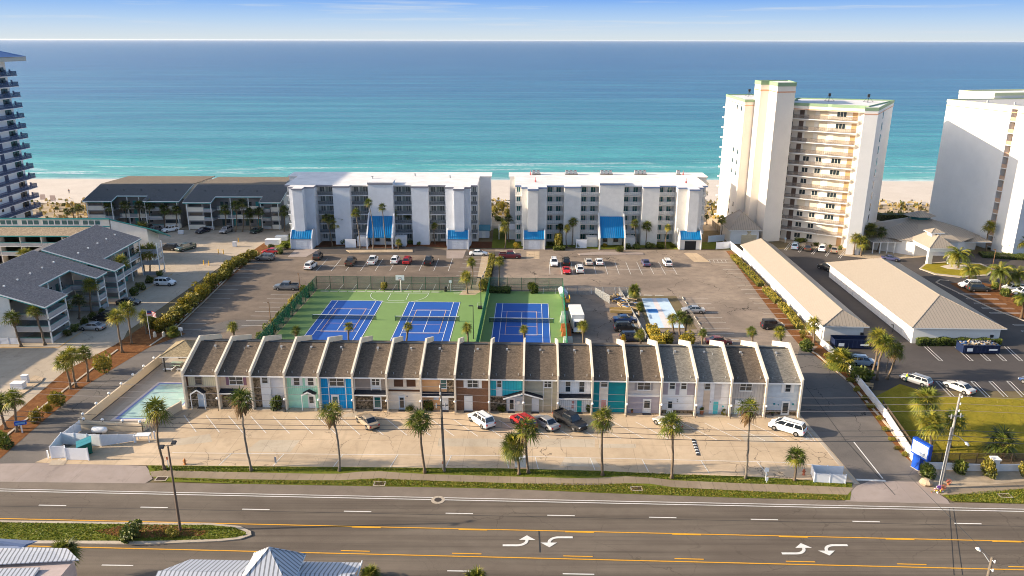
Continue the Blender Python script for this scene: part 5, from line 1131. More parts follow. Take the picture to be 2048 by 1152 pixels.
# roof equipment on the white block
for i, (x, n) in enumerate([(1073, 2), (1143, 3), (1213, 3), (1281, 3), (1357, 1)]):
    b = P(x, 349, 16.2); o = thing('rooftop_units', f'{ORD[i]} group of pale rooftop air conditioners from the left on the white condo block', 'air conditioner', (b.x, b.y, 16.2), 0, 'rooftop air conditioners')
    for k in range(n):
        u = MB().box(k * 1.2 - n * .6, k * 1.2 - n * .6 + .9, -.5, .5, .25, 1.2).build('condenser', GREYM, o); MB().tube((k * 1.2 - n * .6 + .45, 0, 1.2), (k * 1.2 - n * .6 + .45, 0, 1.26), .36, None, 12).build('fan_grille', BLACKM, u)
    MB().box(-n * .6 - .1, n * .6, -.55, -.45, .03, .25).box(-n * .6 - .1, n * .6, .45, .55, .03, .25).build('mounting_rails', WOODPOLE, o)
for x, y, cxx in ((1061, 350, 0), (1366, 350, 0), (1071, 364, 0), (1372, 366, 0)):
    b = P(x, y, 16.2); setp(MB().tube((0, 0, 0), (0, 0, .5), .28, .22, 8).tube((0, 0, .5), (0, 0, 1.3), .1, .06, 6).build('roof_vent', flat('vent_red', (.45, .10, .10), .6), None, (b.x, b.y, 16.18)), f'red roof vent pipe at the {"left" if x < 1200 else "right"} {"rear" if y < 355 else "front"} of the white condo roof', 'vent', 'red roof vents')
for x, y in ((745, 357), (830, 352), (900, 356)):
    b = P(x, y, 16.2); setp(MB().tube((0, 0, 0), (0, 0, .6), .2, .2, 8).box(-.3, .3, -.3, .3, .6, .72).build('roof_vent', GREYM, None, (b.x, b.y, 16.18)), f'{ {745: "left", 830: "middle", 900: "right"}[x] } small grey vent on the blue-grey condo roof', 'vent', 'grey roof vents')
# gable shed between the blocks
sb = P(968, 476); o = thing('shed', 'small shed with teal gable roof beside the blue-grey condo block', 'shed', (sb.x, sb.y, .03))
MB().box(-1.5, 1.5, 0, 3.2, 0, 2.2).build('wall', BLUEWHITE, o); MB().xprism([(-.3, 2.15), (1.6, 3.3), (3.5, 2.15), (3.5, 2.3), (1.6, 3.5), (-.3, 2.3)], -1.8, 1.8).build('roof', flat('teal_roof', (.05, .2, .28), .6), o); MB().box(-.55, .45, -.05, -.003, 0, 1.9).build('door', TRIM, o)
sb = P(1008, 479); o = thing('covered_walk', 'white flat roofed covered walk at the left end of the white condo block', 'covered walk', (sb.x, sb.y, .03))
MB().box(-1.6, 5.2, 0, 7, 2.6, 2.85).build('roof', ROOFW, o); MB().box(1.2, 5.0, .2, 6.8, 0, 2.6).build('wall', WHITE, o)
for x in (-1.4, .9): MB().box(x - .08, x + .08, .1, .26, 0, 2.6).build('post', TRIM, o)
# ================================================================ the cream tower
PINKB = flat('orange_band', (.62, .30, .16), .7); GREENB = flat('green_band', (.21, .31, .19), .7); TW = plain('tower_cream', (.74, .68, .60), .85, .04, .3); TWW = plain('tower_white', (.74, .72, .69), .85, .04, .3)
BROWND = flat('brown_door', (.10, .055, .035), .6); TANP = flat('tan_panel', (.66, .56, .42), .7); RAILD = flat('dark_railing', (.10, .085, .075), .5); RAILT = meshfence('rail_infill', (.22, .18, .15), .42)
TANROOF = stripe('tan_standing_seam', (.32, .27, .215), 0, .62, .16, .42, .5, .04, .6, .4); TANROOFY = stripe('tan_standing_seam_y', (.325, .275, .22), 1, .5, .12, .72, .5, .04, .6, .4)
def bandring(poly, z0, z1, out, mt, name, par, closed=True, loc=None, rz=0):
    m = MB(); n = len(poly)
    for i in range(n if closed else n - 1):
        a, b = Vector(poly[i]), Vector(poly[(i + 1) % n]); d = (b - a).normalized() * out * .5; m.beam((*(a - d), (z0 + z1) / 2), (*(b + d), (z0 + z1) / 2), out * 2, z1 - z0)
    return m.build(name, mt, par, loc, rz)
def flatroof(poly, z, name, par, mt=None):
    return MB().prism(poly, z, z + .12).build(name, mt or ROOFW, par)
T = thing('condo_tower', 'tall cream condo tower with long balconies and a taller green-banded lift shaft', 'tower block', (0, 0, .02))
H_ = 37.4
left = [(65.7, 245.4), (64.9, 222.3), (68.2, 223.2), (80, 224), (82, 245)]
MB().prism(left, 0, H_).build('left_wing', TW, T); flatroof(left, H_ + .0, 'roof', T); bandring(left, H_ - .35, H_ + .4, .12, GREENB, 'green_band', T); bandring(left, H_ - 1.3, H_ - 1.1, .06, PINKB, 'orange_band', T)
shaft = [(67.7, 224), (67.8, 218.7), (70.1, 218.8), (69.6, 210.3), (74.8, 211.5), (76.9, 224)]
MB().prism(shaft, 0, 42.6).build('lift_shaft', TW, T); flatroof(shaft, 42.6, 'roof', T); bandring(shaft, 42.0, 43.0, .12, GREENB, 'green_band', T); bandring(shaft, 40.4, 40.7, .06, PINKB, 'orange_band', T)
WO, WA = (75.4, 213.0), radians(-32.5); WL = 16.4; FH = 3.05
def wloc(x, y): return (WO[0] + x * cos(WA) - y * sin(WA), WO[1] + x * sin(WA) + y * cos(WA))
body = [wloc(-.8, 1.8), wloc(8.6, 1.8), wloc(9.6, 1.4), wloc(WL, 1.4), (90.4, 203.4), (106.8, 223.6), (83, 231.5), (76.9, 224)]
MB().prism(body, 0, H_ - .3).build('wing_wall', TW, T)
roofp = [wloc(-.8, -.1), wloc(8.6, -.1), wloc(9.6, -.5), wloc(WL, -.5), (90.7, 202.5), (107.0, 223.6), (83, 231.7), (76.9, 224)]
MB().prism(roofp, H_ - 1.5, H_, 0, 1).build('roof', [TW, ROOFW], T); bandring(roofp, H_ - .45, H_ + .3, .1, GREENB, 'green_band', T); bandring(roofp, H_ - 1.4, H_ - 1.2, .06, PINKB, 'orange_band', T)
col = [(87.5, 197.3), (90.7, 196.8), (106.9, 223.5), (105.6, 224.3), (90.6, 203.6)]
MB().prism(col, 0, H_ + .02).build('end_wall', TWW, T); bandring(col[:3], H_ - .45, H_ + .33, .1, GREENB, 'green_band', T, False); bandring(col[:3], H_ - 1.4, H_ - 1.2, .06, PINKB, 'orange_band', T, False)
e0, e1 = Vector((90.7, 196.8)), Vector((105.3, 220.8))
for f in range(12):
    p = e0.lerp(e1, .36); q = e0.lerp(e1, .40); n = Vector((.857, -.515)) * .03; MB().beam((*(p + n), f * FH + 1.7), (*(q + n), f * FH + 1.7), .06, 2.0).build('window', GLASS, T)
TWIN = {11: 'c', 10: 'c', 7: 'abc', 6: 'abc', 5: 'a', 4: 'abc', 3: 'c', 2: 'abc', 1: 'ab', 0: 'ab'}
for f in range(12):
    z = f * FH
    if f:
        b = MB(); fl = [(-.6, 0), (8.4, 0), (9.4, -.4), (WL - .1, -.4)]
        b.prism(fl + [(WL - .1, 1.38), (9.7, 1.38), (8.6, 1.78), (-.6, 1.78)], z - .18, z + .02, 0)
        for (x0, y0), (x1, y1) in zip(fl, fl[1:]):
            b.beam((x0, y0 + .06, z + 1.08), (x1, y1 + .06, z + 1.08), .06, .06, 1); b.beam((x0, y0 + .06, z + .16), (x1, y1 + .06, z + .16), .04, .05, 1)
            nn = max(2, int((x1 - x0) / .5))
            for q in range(nn + 1):
                t = q / nn; x, y = x0 + (x1 - x0) * t, y0 + (y1 - y0) * t + .06; b.box(x - .02, x + .02, y - .02, y + .02, z + .19, z + 1.05, 1)
            b.beam((x0, y0 + .06, z + .62), (x1, y1 + .06, z + .62), .012, .84, 2)
        b.build('balcony', [TWW, RAILD, RAILT], T, WO, WA)
    MB().box(1.3, 2.5, 1.74, 1.797, z + .05, z + 2.35).build('door', BROWND, T, WO, WA); MB().box(WL - 1.7, WL - .5, 1.33, 1.397, z + .05, z + 2.35).build('door', flat('tan_door', (.42, .25, .12), .6), T, WO, WA)
    for key, x0, x1, y in (('a', 3.4, 5.0, 1.8), ('b', 6.7, 8.2, 1.8), ('c', 10.8, 13.2, 1.4)):
        if key in TWIN.get(f, ''):
            w = MB(); n = 3 if key == 'c' else 2; w.box(x0, x1, y - .05, y - .003, z + .95, z + 2.15, 0)
            for q in range(n + 1): xx = x0 + (x1 - x0) * q / n; w.box(xx - .05, xx + .05, y - .08, y - .004, z + .9, z + 2.2, 1)
            w.box(x0, x1, y - .075, y - .004, z + .86, z + .94, 1); w.build('window', [GLASS, TW], T, WO, WA)
        elif f: MB().box(x0 - .3, x1 + .3, y - .04, y - .003, z + .3, z + 2.4).build('closed_shutter', TANP, T, WO, WA)
    for k, (ya, yb) in enumerate(((234, 235.2), (229, 230.2))):
        if f in (11, 7, 6, 5, 2, 1): MB().beam((64.9 + (ya - 226.3) * .0346, ya - 4, z + 1.55), (64.9 + (yb - 226.3) * .0346, yb - 4, z + 1.55), .08, 1.3).build('window', GLASS, T)
    MB().box(65.1, 65.9, 245.0, 246.0, z + .1, z + .5).build('sea_balcony', TWW, T)
for f in range(12): MB().box(-.62, -.3, 1.68, 1.797, f * FH + .9, f * FH + 2.1).build('window', GLASS, T, WO, WA)
for i, (x, y) in enumerate([(1498, 190), (1658, 199.5), (1736, 201.5)]):
    b = P(x, y + 2, H_ + .2); o = thing('antenna_frame', f'dark rooftop antenna frame, {ORD[i]} from the left on the cream tower', 'antenna', (b.x, b.y, H_ + .12)); m = MB()
    for a in range(3): m.tube((0, 0, 0), (1.6 * cos(a * 2.1), 1.6 * sin(a * 2.1), .05), .05); m.tube((1.4 * cos(a * 2.1), 1.4 * sin(a * 2.1), 0), (0, 0, 1.5), .04)
    m.tube((0, 0, 0), (0, 0, 2.0), .06).box(-.3, .3, -.2, .2, 1.4, 2.1); m.build('frame', BLACKM, o)
# roof pavilion in front of the shaft
def hip(par, x0, x1, y0, y1, ze, zr, mat0, mat1, loc=None, rz=0, th=.15, ridge='y', name='roof', inset=None):
    m = MB(); w = (x1 - x0) / 2; d = (y1 - y0) / 2; ins = inset if inset is not None else min(w, d)
    if ridge == 'y': r0, r1 = (x0 + w, y0 + ins), (x0 + w, y1 - ins)
    else: r0, r1 = (x0 + ins, y0 + d), (x1 - ins, y0 + d)
    v = [(x0, y0, ze), (x1, y0, ze), (x1, y1, ze), (x0, y1, ze), (*r0, zr), (*r1, zr), (x0, y0, ze - th), (x1, y0, ze - th), (x1, y1, ze - th), (x0, y1, ze - th)]
    if ridge == 'y': fs = [((0, 1, 4), 0), ((1, 2, 5, 4), 1), ((2, 3, 5), 0), ((3, 0, 4, 5), 1)]
    else: fs = [((0, 1, 5, 4), 0), ((1, 2, 5), 1), ((2, 3, 4, 5), 0), ((3, 0, 4), 1)]
    fs += [((0, 6, 7, 1), 2), ((1, 7, 8, 2), 2), ((2, 8, 9, 3), 2), ((3, 9, 6, 0), 2), ((9, 8, 7, 6), 2)]
    for f, mi in fs: m.add([v[i] for i in f], [tuple(range(len(f)))], mi)
    ro = m.build(name, [mat0, mat1, TRIM], par, loc, rz, fix=True)
    c = MB(); cs = [(x0, y0, ze), (x1, y0, ze), (x1, y1, ze), (x0, y1, ze)]; ends = [r0, r0, r1, r1] if ridge == 'y' else [r0, r1, r1, r0]
    for a, b in zip(cs, ends): c.beam((a[0], a[1], a[2] + .03), (*b, zr + .03), .14, .06)
    c.beam((*r0, zr + .03), (*r1, zr + .03), .16, .06); c.build('ridge_cap', mat0, ro)
    return ro
o = thing('pavilion', 'low pavilion with tan hipped metal roof at the foot of the cream tower shaft', 'pavilion', (0, 0, .02))
p0, p1 = P(1458, 461, 4.0), P(1529, 461, 4.0); x0, x1, y0 = p0.x, p1.x - .5, p0.y
MB().box(x0 + .7, x1 - .7, y0 + .7, y0 + 11.3, 0, 3.9).build('wall', TWW, o); hip(o, x0, x1, y0, y0 + 12, 4.0, 8.2, TANROOF, TANROOFY, inset=4.6)
b = P(1497, 489); o = thing('cooling_tower', 'beige round topped cooling tower on a louvred box behind the long garage', 'cooling tower', (b.x, b.y, .03))
m = MB().box(-2.0, 2.0, 0, 3.2, 0, 2.6)
for q in range(6): m.box(-2.06, 2.06, -.06, 0, .3 + q * .38, .36 + q * .38)
m.build('casing', plain('cooling_beige', (.58, .48, .32), .7, .1), o); MB().path([(0, 1.6, 2.6), (0, 1.6, 3.0), (0, 1.6, 3.7)], [1.35, 1.2, 1.35], 20, 0, True).build('fan_stack', MATS['cooling_beige'], o); MB().tube((0, 1.6, 3.7), (0, 1.6, 3.74), 1.1, None, 20).build('fan_grille', BLACKM, o)
# ================================================================ the white right tower
A_, B_ = Vector((123.0, 225.6)), Vector((129.9, 195.2)); RBd = (B_ - A_).normalized(); RBa = atan2(RBd.y, RBd.x); LW = (B_ - A_).length; H2 = 37.4
o = thing('condo_tower', 'white condo tower at the right edge with a blank side wall and one stair slot', 'tower block', (A_.x, A_.y, .02), RBa)
s0, s1 = 22.5, 24.3     # local x runs along the wall toward the road, local y = away to the right
MB().box(0, s0, 0, 26, 0, H2).build('side_wall', TWW, o); MB().box(s1, LW, 0, 26, 0, H2).build('side_wall', TWW, o); MB().box(s0 + .002, s1 - .002, 1.6, 26, 0, H2 - .01).build('stair_wall', flat('stair_peach', (.55, .38, .27), .8), o)
for f in range(12):
    z = f * 3.0 + .9; MB().box(s0, s1, .02, 1.6, z - .2, z + .02).build('stair_landing', TWW, o); MB().box(s0 + .05, s1 - .05, .06, .12, z + .02, z + 1.0).build('stair_parapet', flat('stair_rail_tan', (.40, .27, .19), .7), o); MB().box(s1 - .8, s1 - .15, 1.5, 1.6, z + .8, z + 2.1).build('door', DARK, o)
MB().box(s0, s1, .02, 1.6, 36.9, H2 - .01).build('stair_landing', TWW, o)
rp = [(0, 0), (LW, 0), (LW, 26), (0, 26)]
MB().prism(rp, H2, H2 + .1).build('roof', plain('grey_membrane', (.42, .41, .40), .85, .05), o); bandring(rp, H2 - .4, H2 + .4, .12, flat('pale_green_band', (.58, .60, .36), .7), 'green_band', o); bandring(rp, H2 - 1.4, H2 - 1.2, .06, PINKB, 'orange_band', o)
MB().box(-14, -.5, 16, 40, 0, H2 + 1.5).build('rear_wing', TWW, o); bandring([(-14, 16), (-.5, 16), (-.5, 40), (-14, 40)], H2 + 1.1, H2 + 1.9, .1, MATS['pale_green_band'], 'green_band', o)
for f in range(12): MB().box(LW - .02, LW + 1.2, 5, 12, f * 3.05 + 1.0, f * 3.05 + 2.0).build('balcony', RAILD, o)
for i, (x, y) in enumerate([(10, 4), (17, 6), (20, 9)]): MB().tube((x, y, H2 + .1), (x, y, H2 + .7), .25).build('roof_vent', GREYM, o)
# ================================================================ clubhouse with covered entrance
o = thing('clubhouse', 'low clubhouse with broad tan hipped metal roofs between the two right towers', 'clubhouse', (0, 0, .02))
c = P(1836, 452, 5.5); cx, cy = c.x, c.y; m = MB(); n = 8; rx, ry = 14.5, 11.5
ring = [(cx + rx * cos(2 * pi * (i + .5) / n) * 1.08, cy + ry * sin(2 * pi * (i + .5) / n) * 1.08) for i in range(n)]
for i in range(n):
    a, b = ring[i], ring[(i + 1) % n]; t = .18
    m.add([(*a, 4.0), (*b, 4.0), (cx + (b[0] - cx) * t, cy + (b[1] - cy) * t, 7.6), (cx + (a[0] - cx) * t, cy + (a[1] - cy) * t, 7.6)], [(0, 1, 2, 3)], i % 2)
m.build('roof', [TANROOF, TANROOFY], o); MB().prism([(cx + (x - cx) * .92, cy + (y - cy) * .92) for x, y in ring], 0, 3.98).build('wall', TWW, o)
MB().prism([(cx + (x - cx) * .18, cy + (y - cy) * .18) for x, y in ring], 7.5, 8.5).build('cupola', TGLASS, o); m = MB(); rg2 = [(cx + (x - cx) * .27, cy + (y - cy) * .27) for x, y in ring]
for i in range(n): m.add([(*rg2[i], 8.5), (*rg2[(i + 1) % n], 8.5), (cx, cy, 9.8)], [(0, 1, 2)], 0)
m.build('cupola_roof', TANROOF, o)
a, b = P(1746, 484, 3.2), P(1832, 484, 3.2); hip(o, a.x, b.x + 2, a.y, a.y + 5, 3.2, 4.3, TANROOF, TANROOFY, ridge='x', name='walk_roof'); MB().box(a.x + 3, b.x, a.y + 4.5, a.y + 6, 0, 3.1).build('wall', TWW, o)
a2, b2 = P(1925, 484, 3.2), P(1986, 485, 3.2); hip(o, a2.x, b2.x, a2.y, a2.y + 5, 3.2, 4.3, TANROOF, TANROOFY, ridge='x', name='walk_roof'); MB().box(a2.x + .5, b2.x - 1.5, a2.y + 4.2, a2.y + 6, 0, 3.1).build('wall', TWW, o)
for q in range(6): x = a.x + .4 + (b.x - a.x) * q / 6; MB().box(x - .12, x + .12, a.y + .3, a.y + .54, 0, 3.1).build('post', TRIM, o)
o = thing('entrance_canopy', 'open entrance canopy with tan hipped roof and small cupola at the roundabout', 'canopy', (0, 0, .02))
q0, q1 = P(1859, 497, 4.2), P(1911, 496, 4.2); w = q1.x - q0.x; hip(o, q0.x, q1.x, q0.y, q0.y + 10.5, 4.2, 6.9, TANROOF, TANROOFY, inset=w * .42); xc, yc = (q0.x + q1.x) / 2, q0.y + 5.2
MB().box(q0.x + .1, q1.x - .1, q0.y + .1, q0.y + .4, 3.3, 4.05).box(q0.x + .1, q0.x + .4, q0.y + .4, q0.y + 10.3, 3.3, 4.05).build('fascia_beam', TRIM, o)
MB().box(xc - 1.1, xc + 1.1, yc - 1.1, yc + 1.1, 6.2, 7.2).build('cupola', TRIM, o); hip(o, xc - 1.8, xc + 1.8, yc - 1.8, yc + 1.8, 7.25, 8.2, TANROOF, TANROOFY, name='cupola_roof')
for x in (q0.x + .7, q1.x - .9):
    for y in (q0.y + .6, q0.y + 9.6): MB().box(x - .55, x + .55, y - .45, y + .45, 0, 4.0).build('pier', TWW, o)
# ================================================================ long garages
def garage(label, nl, w, ln, ang, ze, zr, bays, ins):
    o = thing('garage', label, 'garage building', (*nl, .02), ang)
    MB().box(.7, w - .7, .7, ln - .7, 0, ze - .1).build('wall', TWW, o); hip(o, 0, w, 0, ln, ze, zr, TANROOF, TANROOFY, inset=ins)
    for i in range(bays):
        y0 = 1.5 + (ln - 3) * i / bays; y1 = 1.5 + (ln - 3) * (i + 1) / bays - .7; MB().box(.62, .698, y0, y1, .15, ze - .5).build('garage_door', stripe('tan_garage_door', (.74, .70, .66), 2, .55, .06, .7), o)
    MB().box(w * .86, w * .86 + .5, .45, .697, ze * .42, ze * .42 + .5).build('wall_lamp', BLACKM, o)
    return o
garage('long narrow garage with tan metal roof beside the white fence', P(1645, 653, 3.2) , 8.6, 60, radians(-1.5), 3.2, 5.6, 0, 2.6)
garage('wide garage with tan metal roof and a row of doors on its left side', P(1824, 656, 3.3), 17.2, 44, radians(-1.6), 3.3, 6.9, 12, 8.6)
# ================================================================ walk-up apartments (left side)
SHL = shingle('roof_shingle_shaded', (.11, .115, .12), .92, .3, (.19, .19, .185)); SHV = shingle('roof_shingle_violet', (.24, .215, .21), .92, .15, (.36, .32, .31)); SHT = shingle('roof_shingle_tan', (.22, .175, .13), .92, .3, (.32, .26, .19)); TEAL = flat('teal_trim', (.02, .25, .25), .6); GREYSID = sid('grey_siding', (.20, .19, .19)); GREYRAIL = meshfence('grey_rail_boards', (.42, .42, .44), .8)  # flats' front slopes: brown shingle with the tower's shadow put into its colour
def walkup(label, loc, rz, W, wl, wr, rec, depth, ze, zr, rd, roof_f, roof_b, zb, open_wings=True, group=None, white_panels=True, backd=18):
    o = thing('apartment_block', label, 'apartment block', (*loc, .02), rz, group); sl = (zr - ze) / rd; F = (ze - .2) / 3
    fz = lambda x, y: ze + sl * y
    MB().box(.4, W - .4, rec + 1.6, rd + backd - 1, 0, ze + .6).build('rear_wall', GREYSID, o)
    eg = [(rec + 1.6, 0), (rd + backd - .8, 0), (rd + backd - .8, zb - .2), (rd, zr - .2), (rec + 1.6, fz(0, rec + 1.6) - .2)]
    for xx in (W - .4, .18): MB().xprism(eg, xx, xx + .22).build('end_wall', CREAM if not open_wings else WHITE, o)
    pl = [(-.6, 0), (wl, 0), (wl, rec), (W - wr, rec), (W - wr, 0), (W + .6, 0), (W + .6, rd), (-.6, rd)] if wr > .5 else [(-.6, 0), (wl, 0), (wl, rec), (W + .6, rec), (W + .6, rd), (-.6, rd)]
    MB().prism(pl, lambda x, y: fz(x, y) - .02, lambda x, y: fz(x, y) + .18).build('roof', roof_f, o)
    bp = [(-.6, rd + .01), (W + .6, rd + .01), (W + .6, rd + backd), (-.6, rd + backd)]; bz = lambda x, y: zr + (zb - zr) * (y - rd) / backd
    MB().prism(bp, lambda x, y: bz(x, y) - .02, lambda x, y: bz(x, y) + .18).build('rear_roof', roof_b, o)
    f = MB(); t = MB(); cyc = pl[:-1] if wr > .5 else pl[:-1]
    for (xa, ya), (xb, yb) in zip(pl, pl[1:]):
        f.beam((xa, ya, fz(xa, ya) + .05), (xb, yb, fz(xb, yb) + .05), .1, .24); t.beam((xa, ya, fz(xa, ya) - .16), (xb, yb, fz(xb, yb) - .16), .12, .16)
    xa = pl[-1][0]; f.beam((xa, 0, fz(0, 0) + .05), (xa, rd, fz(0, rd) + .05), .1, .24); t.beam((xa, 0, fz(0, 0) - .16), (xa, rd, fz(0, rd) - .16), .12, .16)
    f.build('fascia', TRIM, o); t.build('teal_trim', TEAL, o)
    for k in range(3):
        z = k * F
        # recessed walkway
        x0, x1 = wl, W - wr
        if k:
            b = MB(); b.box(x0, x1, rec + .1, rec + 1.58, z - .12, z + .08, 0); b.box(x0, x1, rec + .05, rec + .1, z - .2, z + .06, 1); b.box(x0, x1, rec + .12, rec + .18, z + 1.0, z + 1.08, 2); b.box(x0, x1, rec + .14, rec + .16, z + .12, z + 1.0, 3)
            if white_panels:
                n = max(2, int((x1 - x0) / 4.6))
                for q in range(n): xx = x0 + (x1 - x0) * (q + .15) / n; b.box(xx, xx + 2.3, rec + .08, rec + .115, z + .1, z + 1.06, 4)
            b.build('walkway', [GREYM, TRIM, TEAL, GREYRAIL, CREAM], o)
        n = max(3, int((x1 - x0) / 3.4))
        for q in range(n):
            xx = x0 + (x1 - x0) * (q + .2) / n; dd = MB().box(xx, xx + .95, rec + 1.54, rec + 1.597, z + .1, z + 2.1).build('door', TEAL if q % 2 else flat('dark_teal_door', (.015, .06, .06), .6), o); MB().box(xx + 1.3, xx + 2.3, rec + 1.54, rec + 1.597, z + .9, z + 2.05).build('window', GLASS, o)
        for side, a, b_ in ((0, 0, wl), (1, W - wr, W)):
            if b_ - a < .5: continue
            if open_wings:
                bb = MB()
                if k: bb.box(a + .2, b_ - .2, .3, rec + 1.6, z - .12, z + .08, 0); bb.box(a + .2, b_ - .2, .25, .3, z - .22, z + .06, 1)
                bb.box(a + .2, b_ - .2, .32, .4, z + 1.0, z + 1.08, 2); bb.box(a + .2, b_ - .2, .35, .37, z + .12, z + 1.0, 3)
                for xs in (a + .22, b_ - .28): bb.box(xs, xs + .06, .4, rec + 1.5, z + 1.0, z + 1.08, 2); bb.box(xs + .02, xs + .04, .4, rec + 1.5, z + .12, z + 1.0, 3)
                bb.build('balcony', [GREYM, TRIM, TEAL, GREYRAIL], o)
            else:
                we = (a, a + (b_ - a) * .64) if side == 0 else (b_ - (b_ - a) * .5, b_)
                MB().box(we[0] + .25, we[1], 1.0, rec + 1.6, z, z + F - .01).build('wing_wall', GREYSID, o); MB().box(we[0] + .2, we[1] + .05, .93, .998, z + F * .02 - (.0), z + F * .5).build('white_panel', CREAM, o)
                MB().box(we[0] + .6, we[1] - .5, .94, .997, z + F * .58, z + F * .9).build('window', GLASS, o)
                ba = (we[1], b_) if side == 0 else (a, we[0]); bb = MB(); 
                if k: bb.box(ba[0] + .06, ba[1], .6, rec + 1.6, z - .1, z + .08, 0)
                bb.box(ba[0] + .06, ba[1], .62, .68, z + 1.0, z + 1.08, 2); bb.box(ba[0] + .06, ba[1], .64, .66, z + .1, z + 1.0, 1 if 0 else 3); bb.build('balcony', [GREYM, TRIM, TEAL, GREYRAIL], o)
    posts = [(.3, .35), (wl - .3, .35)] + ([(W - wr + .3, .35), (W - .3, .35)] if wr > .5 else [(W - .3, rec + .2)]) + [(wl + (W - wl - wr) * q, rec + .2) for q in (.3, .68)]
    for x, y in posts: MB().box(x - .1, x + .1, y - .1, y + .1, 0, fz(x, y) - .03).build('post', TRIM, o)
    for q in range(5): MB().box(W * (.12 + .19 * q), W * (.12 + .19 * q) + .3, rd * .6, rd * .6 + .3, fz(0, rd * .6), fz(0, rd * .6) + .45).build('roof_vent', TRIM if open_wings else BLACKM, o)
    return o
GA = 'apartments with dark shingle roofs on the left'
walkup('dark roofed three-storey beach flats, left one of the pair', (-125.6, 225.0), 0, 27.2, 8.0, 10.0, 3.6, 30, 8.1, 11.1, 12.0, SHL, SHT, 10.4, False, GA)
walkup('dark roofed three-storey beach flats, right one next to the blue-grey condo block', (-95.4, 223.2), radians(.3), 27.2, 7.6, 5.6, 4.0, 30, 8.1, 11.1, 12.5, SHL, SHT, 10.4, False, GA)
walkup('third violet-roofed apartment block beyond the left photo edge', (-103.5, 107.0), radians(90), 22.0, 6.6, 3.7, 5.2, 25, 7.2, 11.8, 14.5, SHV, SHV, 5.8, True, GA, False, 12)
walkup('near left apartments with violet-grey shingle roof, teal trim and white end wall', (-84.4, 133.3), radians(90), 21.3, 6.8, 3.7, 5.2, 25, 7.2, 11.8, 14.5, SHV, SHV, 5.8, True, GA, False, 12)
walkup('rear left apartments with violet-grey shingle roof and balcony stair', (-83.2, 156.7), radians(90.6), 21.4, 3.9, .2, 4.3, 25, 7.2, 11.8, 14.4, SHV, SHV, 5.8, True, GA, False, 12)
# stair stack at the rear apartments
b = P(316, 548); o = thing('stair_tower', 'open white stair tower beside the rear left apartments', 'stair tower', (b.x, b.y, .02)); m = MB(); fz_ = MB()
for z in (0, 2.7, 5.4): m.box(-3.0, 1.2, -1.2, 1.4, z - .1, z + .06) if z else None; fz_.box(-3.0, 1.2, -1.22, -1.18, z + .1, z + 1.0); fz_.box(1.18, 1.22, -1.2, 1.4, z + .1, z + 1.0)
m.build('landing', GREYM, o); fz_.build('railing', GREYRAIL, o)
for x, y in ((-2.9, -1.2), (1.15, -1.2), (1.15, 1.35)): MB().box(x - .09, x + .09, y - .09, y + .09, 0, 7.9).build('post', TRIM, o)
# terrace with clerestory windows and teal trim, behind the apartments
zt = 11.4; pa, pb = P(0, 437, zt), P(209, 441, zt); Yc = pa.y; o = thing('terrace_building', 'long cream terrace with teal trimmed clerestory windows, tan roof and balconies', 'apartment block', (0, 0, .02)); X0, X1 = -150, pb.x
MB().xprism([(Yc, 0), (Yc + 8.5, 0), (Yc + 8.5, zt - 3.9), (Yc, zt - .05)], X0, X1).build('upper_wall', CREAM, o); MB().hexa([(X0, Yc - .3, zt), (X1 + .3, Yc - .3, zt), (X1 + .3, Yc + 8.8, zt - 4), (X0, Yc + 8.8, zt - 4)], [(X0, Yc - .3, zt + .15), (X1 + .3, Yc - .3, zt + .15), (X1 + .3, Yc + 8.9, zt - 3.85), (X0, Yc + 8.9, zt - 3.85)]).build('upper_roof', ROOFW, o); MB().box(X0, X1 + .4, Yc - .38, Yc - .3, zt - .15, zt + .22).box(X0, X1, Yc - .08, Yc - .003, zt - 2.1, zt - 1.85).build('teal_trim', TEAL, o)
for gx in (8, 38, 70, 105, 133, 164, 197) if 0 else (7, 50, 92, 130, 172):
    for k in range(3):
        p = Q(gx + 12 * k, 450, Yc); w = MB().box(p.x - .62, p.x + .62, Yc - .05, Yc - .003, zt - 1.5, zt - .45, 0); 
        for a in ((p.x - .72, p.x - .62, zt - 1.6, zt - .35), (p.x + .62, p.x + .72, zt - 1.6, zt - .35)): w.box(a[0], a[1], Yc - .08, Yc - .004, a[2], a[3], 1)
        w.box(p.x - .62, p.x + .62, Yc - .08, Yc - .004, zt - 1.6, zt - 1.5, 1).box(p.x - .62, p.x + .62, Yc - .08, Yc - .004, zt - .45, zt - .35, 1); w.build('window', [TGLASS, TRIM], o)
zr0, zr1 = zt - 2.1, zt - 3.9; Yl = P(0, 472, zr1).y
MB().hexa([(X0, Yl, zr1 - .15), (X1 - 1, Yl, zr1 - .15), (X1 - 1, Yc - .01, zr0 - .15), (X0, Yc - .01, zr0 - .15)], [(X0, Yl, zr1), (X1 - 1, Yl, zr1), (X1 - 1, Yc - .01, zr0), (X0, Yc - .01, zr0)]).build('tan_roof', shingle('terrace_shingle', (.36, .28, .20), .92, .2, (.44, .36, .27)), o); MB().box(X0, X1 - 1, Yl - .1, Yl, zr1 - .2, zr1 + .05).build('eave_trim', TEAL, o)
MB().box(X0, X1 - 1.4, Yl + 2.4, Yc, 0, zr1 - .25).build('balcony_wall', CREAM, o)
